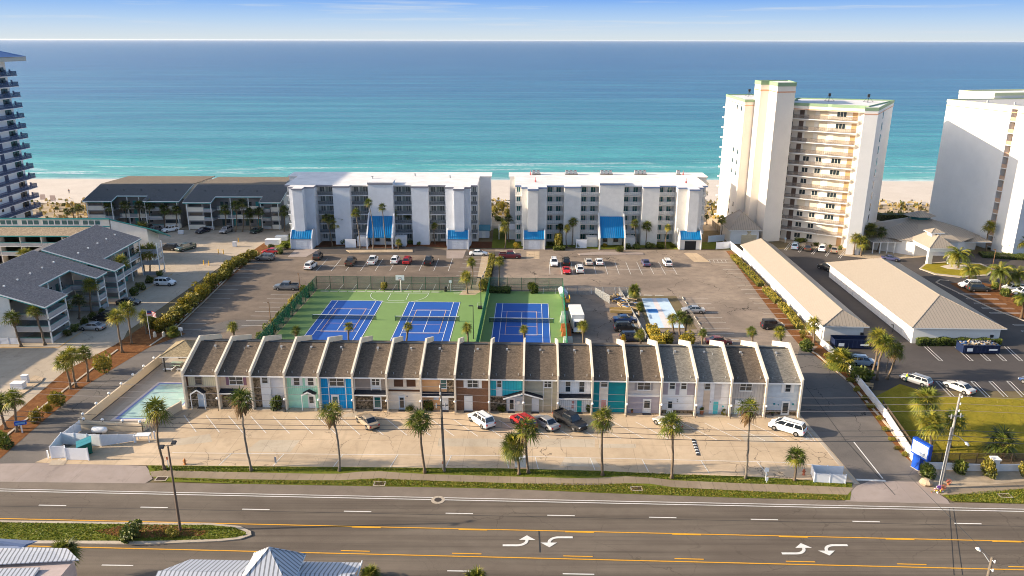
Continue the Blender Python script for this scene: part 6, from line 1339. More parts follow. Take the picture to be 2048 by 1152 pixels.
for k in range(12):
    x = X1 - 6 - 5.2 * k; MB().box(x - .12, x + .12, Yl + .2, Yl + 2.4, 0, zr1 - .3).build('party_fin', CREAM, o); MB().box(x + .6, x + 2.2, Yl + 2.34, Yl + 2.397, 5.1, zr1 - .4).build('glass_door', CURTG, o); MB().box(x + 2.9, x + 4.6, Yl + 2.34, Yl + 2.397, 2.4, 4.4).build('glass_door', CURTG, o); MB().box(x + 2.9, x + 4.6, Yl + 2.34, Yl + 2.397, 5.1, 7.1).build('glass_door', CURTG, o)
    b_ = MB().box(x + .12, x + 5.08, Yl + .1, Yl + 2.39, 4.75, 4.9, 0).box(x + .12, x + 5.08, Yl + .1, Yl + .16, 5.75, 5.85, 1).box(x + .12, x + 5.08, Yl + .12, Yl + .14, 4.95, 5.75, 2).box(x + .12, x + 5.08, Yl + .1, Yl + 2.39, 2.5, 2.66, 0).box(x + .12, x + 5.08, Yl + .1, Yl + .16, 3.5, 3.6, 1).box(x + .12, x + 5.08, Yl + .12, Yl + .14, 2.7, 3.5, 2); b_.build('balcony', [TRIM, TEAL, GREYRAIL], o)
MB().hexa([(X1 + .2, Yc + .1, 0), (X1 + 9, Yc + .1, 0), (X1 + 9, Yc + 6, 0), (X1 + .2, Yc + 6, 0)], [(X1 + .2, Yc + .1, zt - .4), (X1 + 9, Yc + .1, zt - 2.6), (X1 + 9, Yc + 6, zt - 5.4), (X1 + .2, Yc + 6, zt - 3.2)]).build('end_wing', WHITE, o); MB().hexa([(X1, Yc - .2, zt - .15), (X1 + 12, Yc - .2, zt - 3.15), (X1 + 12, Yc + 6.3, zt - 6.1), (X1, Yc + 6.3, zt - 3.1)], [(X1, Yc - .2, zt + .1), (X1 + 12, Yc - .2, zt - 2.9), (X1 + 12, Yc + 6.3, zt - 5.9), (X1, Yc + 6.3, zt - 2.9)]).build('end_roof', TEAL, o)
# ================================================================ the navy railed tower at the left edge
o = thing('condo_tower', 'white high-rise with navy balconies cut by the left photo edge', 'tower block', (0, 0, .02)); NAVY = flat('navy_paint', (.02, .04, .12), .5); NAVR = meshfence('navy_rail', (.04, .08, .18), .45); LTW = plain('tower_blue_white', (.80, .81, .84), .8, .04, .3)
MB().box(-182, -146.6, 206, 233.5, 0, 47.3).build('wall', LTW, o)
for k in range(-2, 14):
    z = 4.8 + 2.98 * k; b = MB(); b.box(-146.58, -144.6, 205, 235, z - .22, z, 0); b.box(-146.58, -144.65, 205, 235.05, z - .38, z - .22, 1); b.box(-144.7, -144.64, 205, 235, z + 1.0, z + 1.07, 0); b.box(-144.68, -144.66, 205, 235, z + .02, z + 1.0, 2); b.box(-146.5, -144.64, 234.9, 234.96, z + 1.0, z + 1.07, 0); b.box(-146.5, -144.66, 234.92, 234.94, z + .02, z + 1.0, 2); b.build('balcony', [NAVY, LTW, NAVR], o)
    for y in (212.5, 223.5): MB().box(-146.6, -146.54, y, y + 1.7, z + .05, z + 2.3).build('door', NAVY, o); MB().box(-146.6, -146.55, y - 4, y - 3.1, z + 1.2, z + 2.0).build('window', GLASS, o)
    MB().box(-146.6, -146.55, 229.4, 232.4, z + .1, z + 2.2).build('glass_door', GLASS, o)
    if k >= 0:
        for q in range(2):
            c = thing('patio_chair', f'dark patio chair {"left" if q == 0 else "right"} of its pair on the {ORD[k]} visible navy balcony from the bottom', 'chair', (-145.6, 230.6 + 2.3 * q, z), 0, 'chairs on the navy balconies'); MB().box(-.4, .4, -.4, .4, .42, .5).build('seat', NAVY, c); MB().box(.32, .4, -.4, .4, .5, 1.6).build('backrest', NAVY, c)
            for sx in (-.36, .36):
                for sy in (-.36, .36): MB().box(sx - .04, sx + .04, sy - .04, sy + .04, 0, .42).build('leg', NAVY, c)
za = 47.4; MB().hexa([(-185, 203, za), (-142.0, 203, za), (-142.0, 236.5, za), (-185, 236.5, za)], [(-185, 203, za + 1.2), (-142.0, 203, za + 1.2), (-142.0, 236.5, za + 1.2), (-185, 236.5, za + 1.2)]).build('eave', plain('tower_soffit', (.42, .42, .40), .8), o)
hip(o, -185, -142.0, 203, 236.5, za + 1.25, za + 8, stripe('tower_blue_roof', (.10, .20, .42), 0, .6, .08, .7), stripe('tower_blue_roof_y', (.10, .20, .42), 1, .6, .08, .7))
# ================================================================ metal roofed buildings at the bottom edge
SEAM = stripe('grey_standing_seam', (.46, .48, .53), 0, .42, .34, .12, .45, .05, .8, .5); SEAMY = stripe('grey_standing_seam_y', (.46, .48, .53), 1, .42, .34, .12, .45, .05, .8, .5)
ze = 5.4; a, b = P(380, 1119, ze), P(724, 1124, ze); o = thing('shop_building', 'striped metal roofed building with a blue pyramid cupola at the bottom edge', 'building', (a.x, a.y, .02), radians(-1.5)); W_ = (b - a).length
MB().hexa([(0, 0, ze - .1), (W_, 0, ze - .1), (W_, -3.0, ze + .9), (-1.3, -3.0, ze + .9)], [(0, 0, ze), (W_, 0, ze), (W_, -3.0, ze + 1.0), (-1.3, -3.0, ze + 1.0)]).build('rear_roof', SEAM, o)
MB().hexa([(-1.6, -12, ze - 1.5), (W_ - .4, -12, ze - 1.5), (W_ - .4, -3.0, ze + .88), (-1.6, -3.0, ze + .88)], [(-1.6, -12, ze - 1.4), (W_ - .4, -12, ze - 1.4), (W_ - .4, -3.01, ze + .98), (-1.6, -3.01, ze + .98)]).build('front_roof', SEAM, o)
MB().box(.3, W_ - .6, -11.8, -.4, 0, ze - .3).build('wall', WHITE, o); MB().box(W_, W_ + .08, -3.0, .02, ze + .0, ze + .25).build('roof_edge', TRIM, o)
p = P(541, 1092, 9.0); lx = (p - a).x; yy = (p - a).y
hip(o, lx - 2.5, lx + 2.5, yy - 2.5, yy + 2.5, 6.45, 9.0, SEAM, SEAMY, name='cupola_roof'); MB().box(lx - 2.2, lx + 2.2, yy - 2.2, yy + 2.2, 5.0, 6.4).build('cupola', WHITE, o)
ze = 5.2; a = P(158, 1120, ze); o = thing('shop_building', 'metal roofed building cut by the lower left corner', 'building', (a.x, a.y, .02), 0)
MB().hexa([(0, 0, ze - .1), (-13, -1.2, ze - .1), (-13, 1.3, ze + .5), (-1.6, 1.0, ze + .5)], [(0, 0, ze), (-13, -1.2, ze), (-13, 1.3, ze + .6), (-1.6, 1.0, ze + .6)]).build('striped_roof', SEAM, o)
MB().hexa([(-13, -8, ze - 1.3), (-3.2, -8, ze - 1.3), (-3.2, -1.0, ze - .2), (-13, -1.5, ze - .2)], [(-13, -8, ze - 1.2), (-3.2, -8, ze - 1.2), (-3.2, -1.0, ze - .1), (-13, -1.5, ze - .1)]).build('front_roof', SEAM, o)
MB().hexa([(-13, 1.3, ze + .55), (-6.0, 1.0, ze + .55), (-6.0, 3.4, ze - .3), (-13, 3.4, ze - .3)], [(-13, 1.3, ze + 2.0), (-6.6, 1.2, ze + .7), (-6.0, 1.6, ze + .6), (-13, 3.4, ze + .2)]).build('rear_roof', plain('blue_slate_roof', (.17, .22, .34), .7, .08), o)
MB().box(-12.8, -.8, -6, .5, 0, ze - .4).build('wall', plain('pinkish_wall', (.45, .36, .33), .85), o)
# ================================================================ fences and walls
def fence(name, label, cat, pts, h, post_m, panel_m, step=2.4, pt=.06, panel_t=.03, rails=(1.0,), post_r=None, solid=False, hs=None):
    pts = [Vector(p) for p in pts]; o = thing(name, label, cat, (pts[0].x, pts[0].y, .03)); O = pts[0]
    for s, (a, b) in enumerate(zip(pts, pts[1:])):
        a, b = a - O, b - O; L = (b - a).length; d = (b - a) / L; pm = MB(); rm = MB(); n = max(1, round(L / step))
        h0, h1 = (h, h) if not hs else (hs[s], hs[s + 1])
        nn = Vector((-d.y, d.x)) * panel_t / 2; lo = .05
        pm.hexa([(*(a - nn), lo), (*(b - nn), lo), (*(b + nn), lo), (*(a + nn), lo)], [(*(a - nn), h0), (*(b - nn), h1), (*(b + nn), h1), (*(a + nn), h0)]); pm.build('panel', panel_m, o)
        for r_ in rails: rm.beam((*a, h0 * r_), (*b, h1 * r_), pt, pt)
        if rails: rm.build('rail', post_m, o)
        for i in range(n + (s == len(pts) - 2)):
            t = i / n; p = a + (b - a) * t; hh = h0 + (h1 - h0) * t + .1
            MB().box(p.x - pt, p.x + pt, p.y - pt, p.y + pt, 0, hh).build('post', post_m, o)
    return o
FGREEN = flat('fence_green', (.01, .09, .05), .5); FMESH = meshfence('green_chain_link', (.02, .16, .09), .42); FMESHF = meshfence('green_windscreen', (.01, .20, .10), .85); FGREY = meshfence('grey_chain_link', (.35, .36, .36), .3)
c00, c01, c11, c10 = SF(-44.9, -18), SF(-44.4, 20.6), SF(10.8, 20.6), SF(10.2, -18)
fence('court_fence', 'green chain-link fence along the far side of the courts', 'fence', [c01, c11], 3.0, FGREEN, meshfence('green_chain_link_far', (.03, .13, .10), .3), 3.0, .05, .02, (1.0, .5))
fence('court_fence', 'green chain-link fence with vines along the left side of the courts', 'fence', [c00, c01], 3.0, FGREEN, FMESH, 3.0, .05, .02)
fence('court_fence', 'green windscreened fence along the right side of the courts', 'fence', [c10, c11], 3.0, FGREEN, FMESHF, 3.0, .05, .02)
fence('court_fence', 'green windscreened fence between the middle and right courts', 'fence', [SF(-5.9, -18), SF(-5.5, 20.5)], 3.0, FGREEN, FMESHF, 3.0, .05, .02)
fence('privacy_fence', 'long white vinyl fence along the narrow garage', 'fence', [P(1432, 499), P(1460, 497), Vector((59.7, 176)), Vector((58.9, 150)), P(1641, 680)], 1.9, VINYL, VINYL, 2.4, .07, .05, (1.0,))
fence('privacy_fence', 'white vinyl fence panel behind the cream tower yard', 'fence', [P(1416, 485), P(1448, 482)], 1.8, VINYL, VINYL, 2.4, .07, .05)
fence('tan_fence', 'tan yard wall between the white condo block and the cream tower', 'fence', [P(1424, 452), P(1462, 484)], 1.8, CREAM, plain('tan_fence_boards', (.42, .33, .22), .8, .1), 2.4, .06, .06, ())
WALLW = plain('drive_wall_white', (.74, .71, .68), .85, .08, .8)
fence('drive_wall', 'long white masonry wall running down the right side of the drive', 'wall', [P(1641, 690), P(1672, 716), P(1700, 747), P(1770, 836), P(1836, 938)], 1.25, WALLW, WALLW, 8, .12, .22, ())
fence('metal_fence', 'brown picket fence behind the lower drive wall', 'fence', [P(1764, 820), P(1846, 938)], 1.5, flat('fence_bronze', (.10, .07, .05), .5), meshfence('bronze_pickets', (.12, .085, .06), .4), 2.2, .05, .02, (1.0, .2))
fence('low_wall', 'low white wall along the planting bed by the road', 'wall', [P(1846, 938), P(1965, 943), P(2300, 942)], 1.0, WALLW, WALLW, 12, .12, .2, ())
fence('metal_fence', 'brown picket fence above the low white wall', 'fence', [P(1846, 930), P(2300, 931)], 1.7, MATS['fence_bronze'], MATS['bronze_pickets'], 2.4, .04, .02, (1.0,))
b = P(1985, 946); o = thing('wall_pillar', 'square white pillar with a flat cap in the low wall', 'pillar', (b.x, b.y, .03)); MB().box(-.4, .4, -.4, .4, 0, 2.0).build('shaft', WALLW, o); MB().box(-.52, .52, -.52, .52, 2.0, 2.2).build('cap', WALLW, o)
fence('gate_panels', 'white vinyl screen beside the short verge palm at the drive', 'fence', [P(1690, 968), P(1628, 965), P(1622, 948), P(1684, 951)], 1.25, VINYL, VINYL, 2.0, .06, .05)
# storage yard fences
fence('yard_fence', 'grey chain-link fence at the back of the storage yard', 'fence', [Vector((11.6, 163.0)), Vector((25.5, 162.6))], 1.8, GREYM, FGREY, 2.6, .04, .02)
fence('yard_fence', 'open chain-link gate of the storage yard', 'fence', [Vector((18.2, 162.4)), Vector((20.8, 156.8))], 1.8, GREYM, FGREY, 2.6, .04, .02)
fence('yard_fence', 'grey fence between the storage yard and the shuffleboard court', 'fence', [Vector((24.0, 166)), Vector((25.6, 130))], .8, GREYM, plain('yard_wall_grey', (.24, .23, .22), .85, .15), 3, .06, .14)
fence('yard_fence', 'low rail fence round the shuffleboard court', 'fence', [Vector((36.4, 161)), Vector((36.6, 141))], .9, WOODPOLE, meshfence('thin_mesh', (.2, .2, .2), .12), 2.4, .05, .02)
# ================================================================ pool
WPOOL = plain('pool_wall_cream', (.58, .48, .35), .85, .06, .5)
fence('pool_wall', 'cream wall with globe lamps along the left side of the pool', 'wall', [Vector((-62.2, 100.6)), Vector((-60.8, 124.5))], 1.5, WPOOL, WPOOL, 30, .1, .25, ())
fence('pool_wall', 'cream wall along the road end of the pool', 'wall', [Vector((-62.2, 100.6)), Vector((-52.7, 99.6))], 1.3, WPOOL, WPOOL, 30, .1, .25, ())
fence('pool_wall', 'cream wall with shaded front along the right side of the pool', 'wall', [Vector((-52.7, 99.6)), Vector((-50.0, 106.6))], 1.4, WPOOL, WPOOL, 30, .1, .25, ())
PW = NT('pool_water'); n1 = PW.noise(PW.pos(), .35, 4, .6, .8); PW.bump(PW.noise(PW.pos(), 1.5, 3), .15, .05); PWM = PW.done(PW.ramp(n1, [(.3, (.24, .38, .34)), (.7, (.38, .50, .45))]), .12, .5)
S('pool_coping', [(-59.1, 103.0), (-57.9, 116.6), (-50.2, 116.4), (-50.0, 108.0), (-52.2, 103.0)], .06, plain('pool_coping_pale', (.58, .50, .46), .8, .05), px=False)
S('pool_tile', [(-58.6, 103.5), (-57.5, 116.2), (-50.6, 116.0), (-50.4, 108.1), (-52.4, 103.5)], .07, flat('pool_tile_blue', (.13, .17, .42), .4), px=False)
S('pool_water', [(-58.2, 103.7), (-57.2, 115.8), (-50.8, 115.6), (-50.6, 108.2), (-52.6, 103.7)], .08, PWM, px=False)
for i, (x, y) in enumerate([(312, 726), (294, 741), (275, 757), (254, 774), (233, 791), (211, 810), (188, 829)]):
    t = i / 6; q = Vector((-60.95, 122.5)).lerp(Vector((-62.1, 101.6)), t); o = thing('globe_lamp', f'{ORD[i]} white globe lamp from the gazebo end of the pool wall', 'lamp', (q.x, q.y, 1.5), 0, 'globe lamps on the pool walls'); MB().tube((0, 0, 0), (0, 0, .15), .08, None, 8).build('base', BLACKM, o); MB().ball((0, 0, .33), .22, 12, 8).build('globe', LAMPW, o, smooth=True)
for i, t in enumerate((.08, .38, .7, .97)):
    q = Vector((-62.2, 100.6)).lerp(Vector((-52.7, 99.6)), t); o = thing('globe_lamp', f'{ORD[i]} white globe lamp from the left on the road-end pool wall', 'lamp', (q.x, q.y, 1.3), 0, 'globe lamps on the pool walls'); MB().tube((0, 0, 0), (0, 0, .15), .08, None, 8).build('base', BLACKM, o); MB().ball((0, 0, .33), .22, 12, 8).build('globe', LAMPW, o, smooth=True)
a = P(318, 713, 3.0); o = thing('gazebo', 'open pool gazebo with tan hipped shingle roof beside the first townhouse', 'gazebo', (a.x, a.y, .04))
hip(o, 0, 6.4, 0, 6.6, 2.9, 4.6, shingle('gazebo_shingle', (.27, .22, .14), .9, .2), MATS['gazebo_shingle'])
for x in (.5, 5.9):
    for y in (.5, 6.1): MB().box(x - .08, x + .08, y - .08, y + .08, 0, 2.85).build('post', BLACKM, o)
MB().box(.2, 6.2, 6.2, 6.35, 0, 1.8).build('screen_wall', WPOOL, o)
b = P(354, 733); o = thing('picnic_table', 'pale green picnic table under the gazebo edge', 'table', (b.x, b.y, .05)); PGR = flat('pale_green_wood', (.30, .38, .30), .7); MB().box(-.9, .9, -.4, .4, .68, .74).build('tabletop', PGR, o)
for s in (-1, 1): MB().box(-.9, .9, s * .7 - .13, s * .7 + .13, .4, .45).build('bench_seat', PGR, o); MB().beam((s * .6, -.7, .0), (s * .6, .3, .68), .07, .07).beam((s * .6, .7, .0), (s * .6, -.3, .68), .07, .07).build('leg', PGR, o)
for i, x in enumerate((340, 366)):
    b = P(x, 742); o = thing('sun_lounger', f'white sun lounger by the pool, {"left" if i == 0 else "right"} of two', 'sun lounger', (b.x, b.y, .05), 0, 'sun loungers at the pool'); MB().box(-1.0, .4, -.3, .3, .3, .36).build('seat', TRIM, o); MB().hexa([(.4, -.3, .3), (1.0, -.3, .75), (1.0, .3, .75), (.4, .3, .3)], [(.4, -.3, .36), (.97, -.3, .8), (.97, .3, .8), (.4, .3, .36)]).build('backrest', TRIM, o)
    for q in (-.85, .3): MB().box(q - .03, q + .03, -.28, .28, 0, .3).build('leg', TRIM, o)
# ================================================================ refuse corner by the road
fence('dumpster_screen', 'white vinyl screen around the green dumpster', 'fence', [P(178, 921), P(134, 920), P(133, 916), P(104, 917), P(126, 889), P(203, 893)], 1.75, VINYL, VINYL, 2.0, .07, .05)
fence('privacy_fence', 'sloping white vinyl fence from the dumpster to the pool', 'fence', [P(203, 893), P(272, 882)], 1.6, VINYL, VINYL, 2.2, .06, .05, hs=[1.75, 1.0])
fence('privacy_fence', 'white vinyl fence running up beside the lane to the pool wall', 'fence', [P(126, 889), P(162, 862)], 1.6, VINYL, VINYL, 2.2, .06, .05)
b = P(172, 905); o = thing('dumpster', 'green steel dumpster with a teal lid in the white screen', 'dumpster', (b.x, b.y, .03), radians(-60)); DG = plain('dumpster_green', (.0, .13, .09), .5, .15, 2, .4)
m = MB().hexa([(-.95, -.8, .12), (.95, -.8, .12), (.95, .8, .12), (-.95, .8, .12)], [(-1.0, -.95, 1.35), (1.0, -.95, 1.35), (1.0, .85, 1.75), (-1.0, .85, 1.75)])
for x in (-.7, 0, .7): m.box(x - .05, x + .05, -.95, -.8, .3, 1.2)
m.build('bin', DG, o)
for s in (-1, 1): MB().hexa([(min(0.02 * s, s), -1.0, 1.36), (max(.02 * s, s), -1.0, 1.36), (max(.02 * s, s), .9, 1.78), (min(.02 * s, s), .9, 1.78)], [(min(.02 * s, s), -1.0, 1.42), (max(.02 * s, s), -1.0, 1.42), (max(.02 * s, s), .9, 1.84), (min(.02 * s, s), .9, 1.84)]).build('lid', flat('dumpster_lid', (.02, .17, .21), .45), o); MB().box(s * 1.0 - .06, s * 1.0 + .06, -.4, .4, .7, .95).build('fork_pocket', DG, o)
b = P(200, 868); o = thing('gas_tank', 'white horizontal gas tank behind the sloping fence', 'tank', (b.x, b.y, .03), radians(-3)); MB().path([(-1.15, 0, .65), (-1.0, 0, .65), (-.8, 0, .65), (.8, 0, .65), (1.0, 0, .65), (1.15, 0, .65)], [.1, .34, .45, .45, .34, .1], 14).build('vessel', LAMPW, o, smooth=True)
for x in (-.6, .6): MB().box(x - .1, x + .1, -.3, .3, 0, .3).build('foot', KERBM, o)
b = P(288, 882); o = thing('work_table', 'white slatted table at the pool corner', 'table', (b.x, b.y, .03), radians(4)); MB().box(-.95, .95, -.5, .5, .95, 1.03).build('tabletop', TRIM, o); MB().box(-.9, .9, .45, .5, .45, .95).build('back_panel', TRIM, o)
for x in (-.9, .9):
    for y in (-.45, .45): MB().box(x - .05, x + .05, y - .05, y + .05, 0, .95).build('leg', TRIM, o)
for i, (x, y) in enumerate([(97, 917), (270, 886), (310, 878)]): b = P(x, y); setp(MB().box(-.07, .07, -.07, .07, 0, 1.1).box(-.09, .09, -.09, .09, 1.1, 1.16).build('bollard_post', VINYL, None, (b.x, b.y, .03)), ['short white post left of the dumpster screen', 'short white post left of the slatted table', 'short white post right of the slatted table'][i], 'post')
b = P(143, 902); setp(S('drain_slab', [(104, 921), (135, 921), (128, 931), (97, 931)], .05, KERBM), None)
# ================================================================ poles, lamps, wires
def pole_at(px, top): b = P(*px); t = Q(top[0], top[1], b.y); return b, t
WIRES = {}
def utility(label, b, h, lean=0.0, mat=WOODPOLE):
    o = thing('utility_pole', label, 'utility pole', (b.x, b.y, .03)); MB().path([(0, 0, 0), (lean * .5, 0, h * .5), (lean, 0, h)], [.19, .165, .12], 10).build('pole', mat, o)
    z0 = h
    for k, z in enumerate((h - .3, h - 1.25, h - 2.15)): x = lean * z / h; MB().tube((x, 0, z), (x, -.45, z + .05), .03).tube((x, -.45, z), (x, -.45, z + .28), .07, .05).build('insulator', LAMPW, o)
    MB().beam((lean * .7 - .9, -.15, h - 2.9), (lean * .7 + .9, -.15, h - 2.9), .1, .12).build('crossarm', mat, o)
    MB().tube((lean * .7 - .6, -.2, h - 3.2), (lean * .7 - .6, -.2, h - 2.6), .07).tube((lean * .7 + .5, -.2, h - 3.1), (lean * .7 + .5, -.2, h - 2.5), .07).build('cutout', GREYM, o)
    return o
bm, tm = pole_at((889, 943), (881, 768)); utility('slim wooden utility pole in the middle of the front verge', bm, tm.z, -.25)
br, tr_ = pole_at((1880, 977), (1914, 788)); o = utility('leaning pale utility pole with a street light at the right', br, tr_.z, .25, plain('bleached_pole', (.34, .32, .29), .85, .15, 3))
MB().path([(.1, -.1, 7.6), (1.0, -.15, 7.3), (1.9, -.2, 6.6)], [.05, .045, .04], 8).build('lamp_arm', GREYM, o); MB().path([(1.85, -.2, 6.65), (2.1, -.2, 6.4), (2.35, -.2, 6.15)], [.1, .2, .12], 10).build('lamp_head', LAMPW, o)
MB().tube((-.27, -.1, 0), (-.12, -.1, 8.6), .06).build('conduit', GREYM, o)
b3 = P(1952, 1260); t3 = Q(1943, 1120, b3.y); o = utility('wooden utility pole with a street light at the bottom right corner', b3, t3.z + .3, 0)
MB().path([(-.1, .1, t3.z - .3), (-.5, .4, t3.z + .3), (-.85, .6, t3.z + .55)], [.05, .045, .04], 8).build('lamp_arm', GREYM, o); MB().path([(-.8, .58, t3.z + .5), (-.98, .7, t3.z + .66), (-1.15, .8, t3.z + .72)], [.08, .17, .08], 10).build('lamp_head', LAMPW, o)
WIREM = flat('wire_dark', (.03, .035, .04), .5); WIREL = flat('wire_bare', (.42, .36, .32), .4, .5, .4)
pl_l = Vector((-71.9, 92.0)); pr_r = Vector((116.5, 84.5)); ends = [pl_l, bm, br, pr_r]; hts = [tm.z, tm.z, tr_.z, tr_.z]
for k, (dz, r_, mt, off, lb) in enumerate([(.1, .02, WIREL, -.45, 'highest bare power line'), (1.05, .02, WIREL, -.45, 'second bare power line from the top'), (1.95, .02, WIREL, -.45, 'third bare power line from the top'), (4.7, .028, WIREM, -.2, 'upper of the three lower dark cables'), (5.5, .034, WIREM, -.22, 'middle of the three lower dark cables'), (6.15, .04, WIREM, -.22, 'lowest and thickest dark cable')]):
    pts = []
    for (a, ha), (b_, hb) in zip(zip(ends, hts), list(zip(ends, hts))[1:]):
        for i in range(12):
            t = i / 12; p = a.lerp(b_, t); z = (ha + (hb - ha) * t) - dz - 4 * .75 * t * (1 - t); pts.append((p.x, p.y + off, z))
    m = MB().path(pts, [r_] * len(pts), 4); setp(m.build('power_line', mt, fix=False), f'{lb} strung along the road verge', 'power line')
pl2 = [b3 + Vector((120, 0)), b3, b3 + Vector((-60, 30))]
setp(MB().path([(b3.x + .3, b3.y, t3.z - .2), (b3.x - 1.5, b3.y + 13, t3.z + 1.0), (br.x + .2, br.y, tr_.z - 2.6)], [.02] * 3, 4).build('power_line', WIREM, fix=False), 'thin cable crossing the road to the bottom right pole', 'power line')
bl, tl_ = pole_at((361, 1062), (340, 892)); o = thing('street_lamp', 'tall brown lamp post with two flood heads on the median', 'lamp post', (bl.x, bl.y, .15)); MB().tube((0, 0, 0), (0, 0, tl_.z - .2), .17, .09, 10).build('pole', plain('bronze_pole', (.14, .10, .075), .6, .1), o)
MB().beam((-.5, 0, tl_.z - .15), (.6, 0, tl_.z - .05), .06, .06).build('crossarm', BLACKM, o)
for s in (-1, 1): MB().hexa([(s * .55 - .28, -.25 + s * .3, tl_.z - .12 + s * .1), (s * .55 + .28, -.25 + s * .3, tl_.z - .12 + s * .1), (s * .55 + .28, .25 + s * .3, tl_.z + .05 + s * .1), (s * .55 - .28, .25 + s * .3, tl_.z + .05 + s * .1)], [(s * .55 - .2, -.2 + s * .3, tl_.z + .06 + s * .1), (s * .55 + .2, -.2 + s * .3, tl_.z + .06 + s * .1), (s * .55 + .2, .2 + s * .3, tl_.z + .18 + s * .1), (s * .55 - .2, .2 + s * .3, tl_.z + .18 + s * .1)]).build('lamp_head', BLACKM, o)
def lamp(label, base, top, m, arm=.8, group=None, adir=-1):
    b, t = pole_at(base, top); o = thing('lamp_post', label, 'lamp post', (b.x, b.y, .03), 0, group); MB().tube((0, 0, 0), (0, 0, t.z), .09, .06, 8).build('pole', m, o); MB().box(min(0, adir * arm), max(0, adir * arm), -.12, .12, t.z - .05, t.z + .08).build('lamp_head', m, o)
RUST = plain('rusty_pole', (.22, .12, .06), .8, .2)
lamp('dark court light at the near end of the court divider', (1180 - 233, 678), (1160 - 233 + 15, 612), BLACKM, .8, 'court lights')
lamp('dark court light at the far end of the court divider', (962, 616), (960, 555), BLACKM, .8, 'court lights')
lamp('rusty lamp post in the vine strip, nearer of two', (543, 660), (537, 605), RUST, .3, 'rusty lot lamps'); lamp('rusty lamp post in the vine strip, farther of two', (601, 590), (598, 548), RUST, .3, 'rusty lot lamps')
lamp('thin lamp post at the roundabout island', (1979, 564), (1990, 499), RUST, .5, 'resort lamps'); lamp('short lamp post beside the wide garage', (1785, 664), (1787, 650), BLACKM, .4, 'resort lamps'); lamp('black lamp post in the three palm clump', (1772, 745), (1776, 715), BLACKM, .3, 'resort lamps')
# flag
b, t = pole_at((301, 678), (289, 620)); o = thing('flagpole', 'white flagpole with a striped flag at the left lot corner', 'flagpole', (b.x, b.y, .03)); MB().tube((0, 0, 0), (0, 0, t.z), .06, .035, 8).build('pole', TRIM, o)
fm = MB(); NX = 8
for j in range(8):
    for i in range(NX):
        def fp(u, v): return (u * 1.75, .16 * sin(u * 5) * u, t.z - .15 - v * 1.05 - u * u * .35)
        q = [fp(i / NX, j / 8), fp((i + 1) / NX, j / 8), fp((i + 1) / NX, (j + 1) / 8), fp(i / NX, (j + 1) / 8)]; fm.add(q, [(0, 1, 2, 3)], 2 if (j < 4 and i < 4) else j % 2)
fm.build('flag', [flat('flag_red', (.5, .04, .05), .8), flat('flag_white', (.75, .75, .75), .8), flat('flag_blue', (.03, .06, .22), .8)], o, fix=False)
# ================================================================ courts: nets and hoop
NETM = meshfence('net_black', (.02, .05, .04), .45)
for i, (cu, cv) in enumerate(COURTS):
    c = SF(cu, cv); o = thing('tennis_net', f'tennis net on the {["left", "middle", "right"][i]} blue court', 'tennis net', (c.x, c.y, .05), ROT, 'tennis nets')
    MB().box(-6.4, 6.4, -.015, .015, .08, .95).build('netting', NETM, o); MB().box(-6.4, 6.4, -.03, .03, .95, 1.05).build('tape', TRIM, o)
    for s in (-1, 1): MB().tube((s * 6.4, 0, 0), (s * 6.4, 0, 1.1), .06).build('post', FGREEN, o)
c = SF(bu, bv + 1.0); o = thing('basketball_hoop', 'basketball hoop with white backboard at the far court fence', 'basketball hoop', (c.x, c.y, .05), ROT); MB().tube((0, .3, 0), (0, .3, 3.1), .07).beam((0, .3, 3.05), (0, -.5, 3.2), .08, .08).build('post', TRIM, o)
MB().box(-.95, .95, -.54, -.48, 2.85, 4.0).build('backboard', TRIM, o); m = MB(); m.box(-.3, .3, -.56, -.545, 3.05, 3.1).box(-.3, .3, -.56, -.545, 3.5, 3.55).box(-.3, -.25, -.56, -.545, 3.1, 3.5).box(.25, .3, -.56, -.545, 3.1, 3.5); m.build('target_square', BLACKM, o); m = MB()
for q in range(12): m.tube((.23 * cos(q * pi / 6), -.8 + .23 * sin(q * pi / 6), 3.05), (.23 * cos((q + 1) * pi / 6), -.8 + .23 * sin((q + 1) * pi / 6), 3.05), .02, None, 5)
m.build('rim', flat('hoop_orange', (.6, .12, .03), .5), o)
b = P(960, 618); o = thing('court_roller', 'dark round court roller beside the divider fence', 'roller', (b.x, b.y, .05)); MB().tube((-.45, 0, .35), (.45, 0, .35), .35, None, 14).build('drum', BLACKM, o); MB().tube((-.5, 0, .35), (-.5, .9, 1.0), .03).tube((.5, 0, .35), (.5, .9, 1.0), .03).tube((-.5, .9, 1.0), (.5, .9, 1.0), .03).build('handle', GREYM, o)
b = P(891, 583); o = thing('refuse_bin', 'black bin at the far court fence gate', 'bin', (b.x, b.y, .04)); MB().path([(0, 0, 0), (0, 0, 1.0)], [.3, .36], 12).build('drum', BLACKM, o); MB().path([(0, 0, 1.0), (0, 0, 1.12)], [.39, .3], 12).build('lid', BLACKM, o)
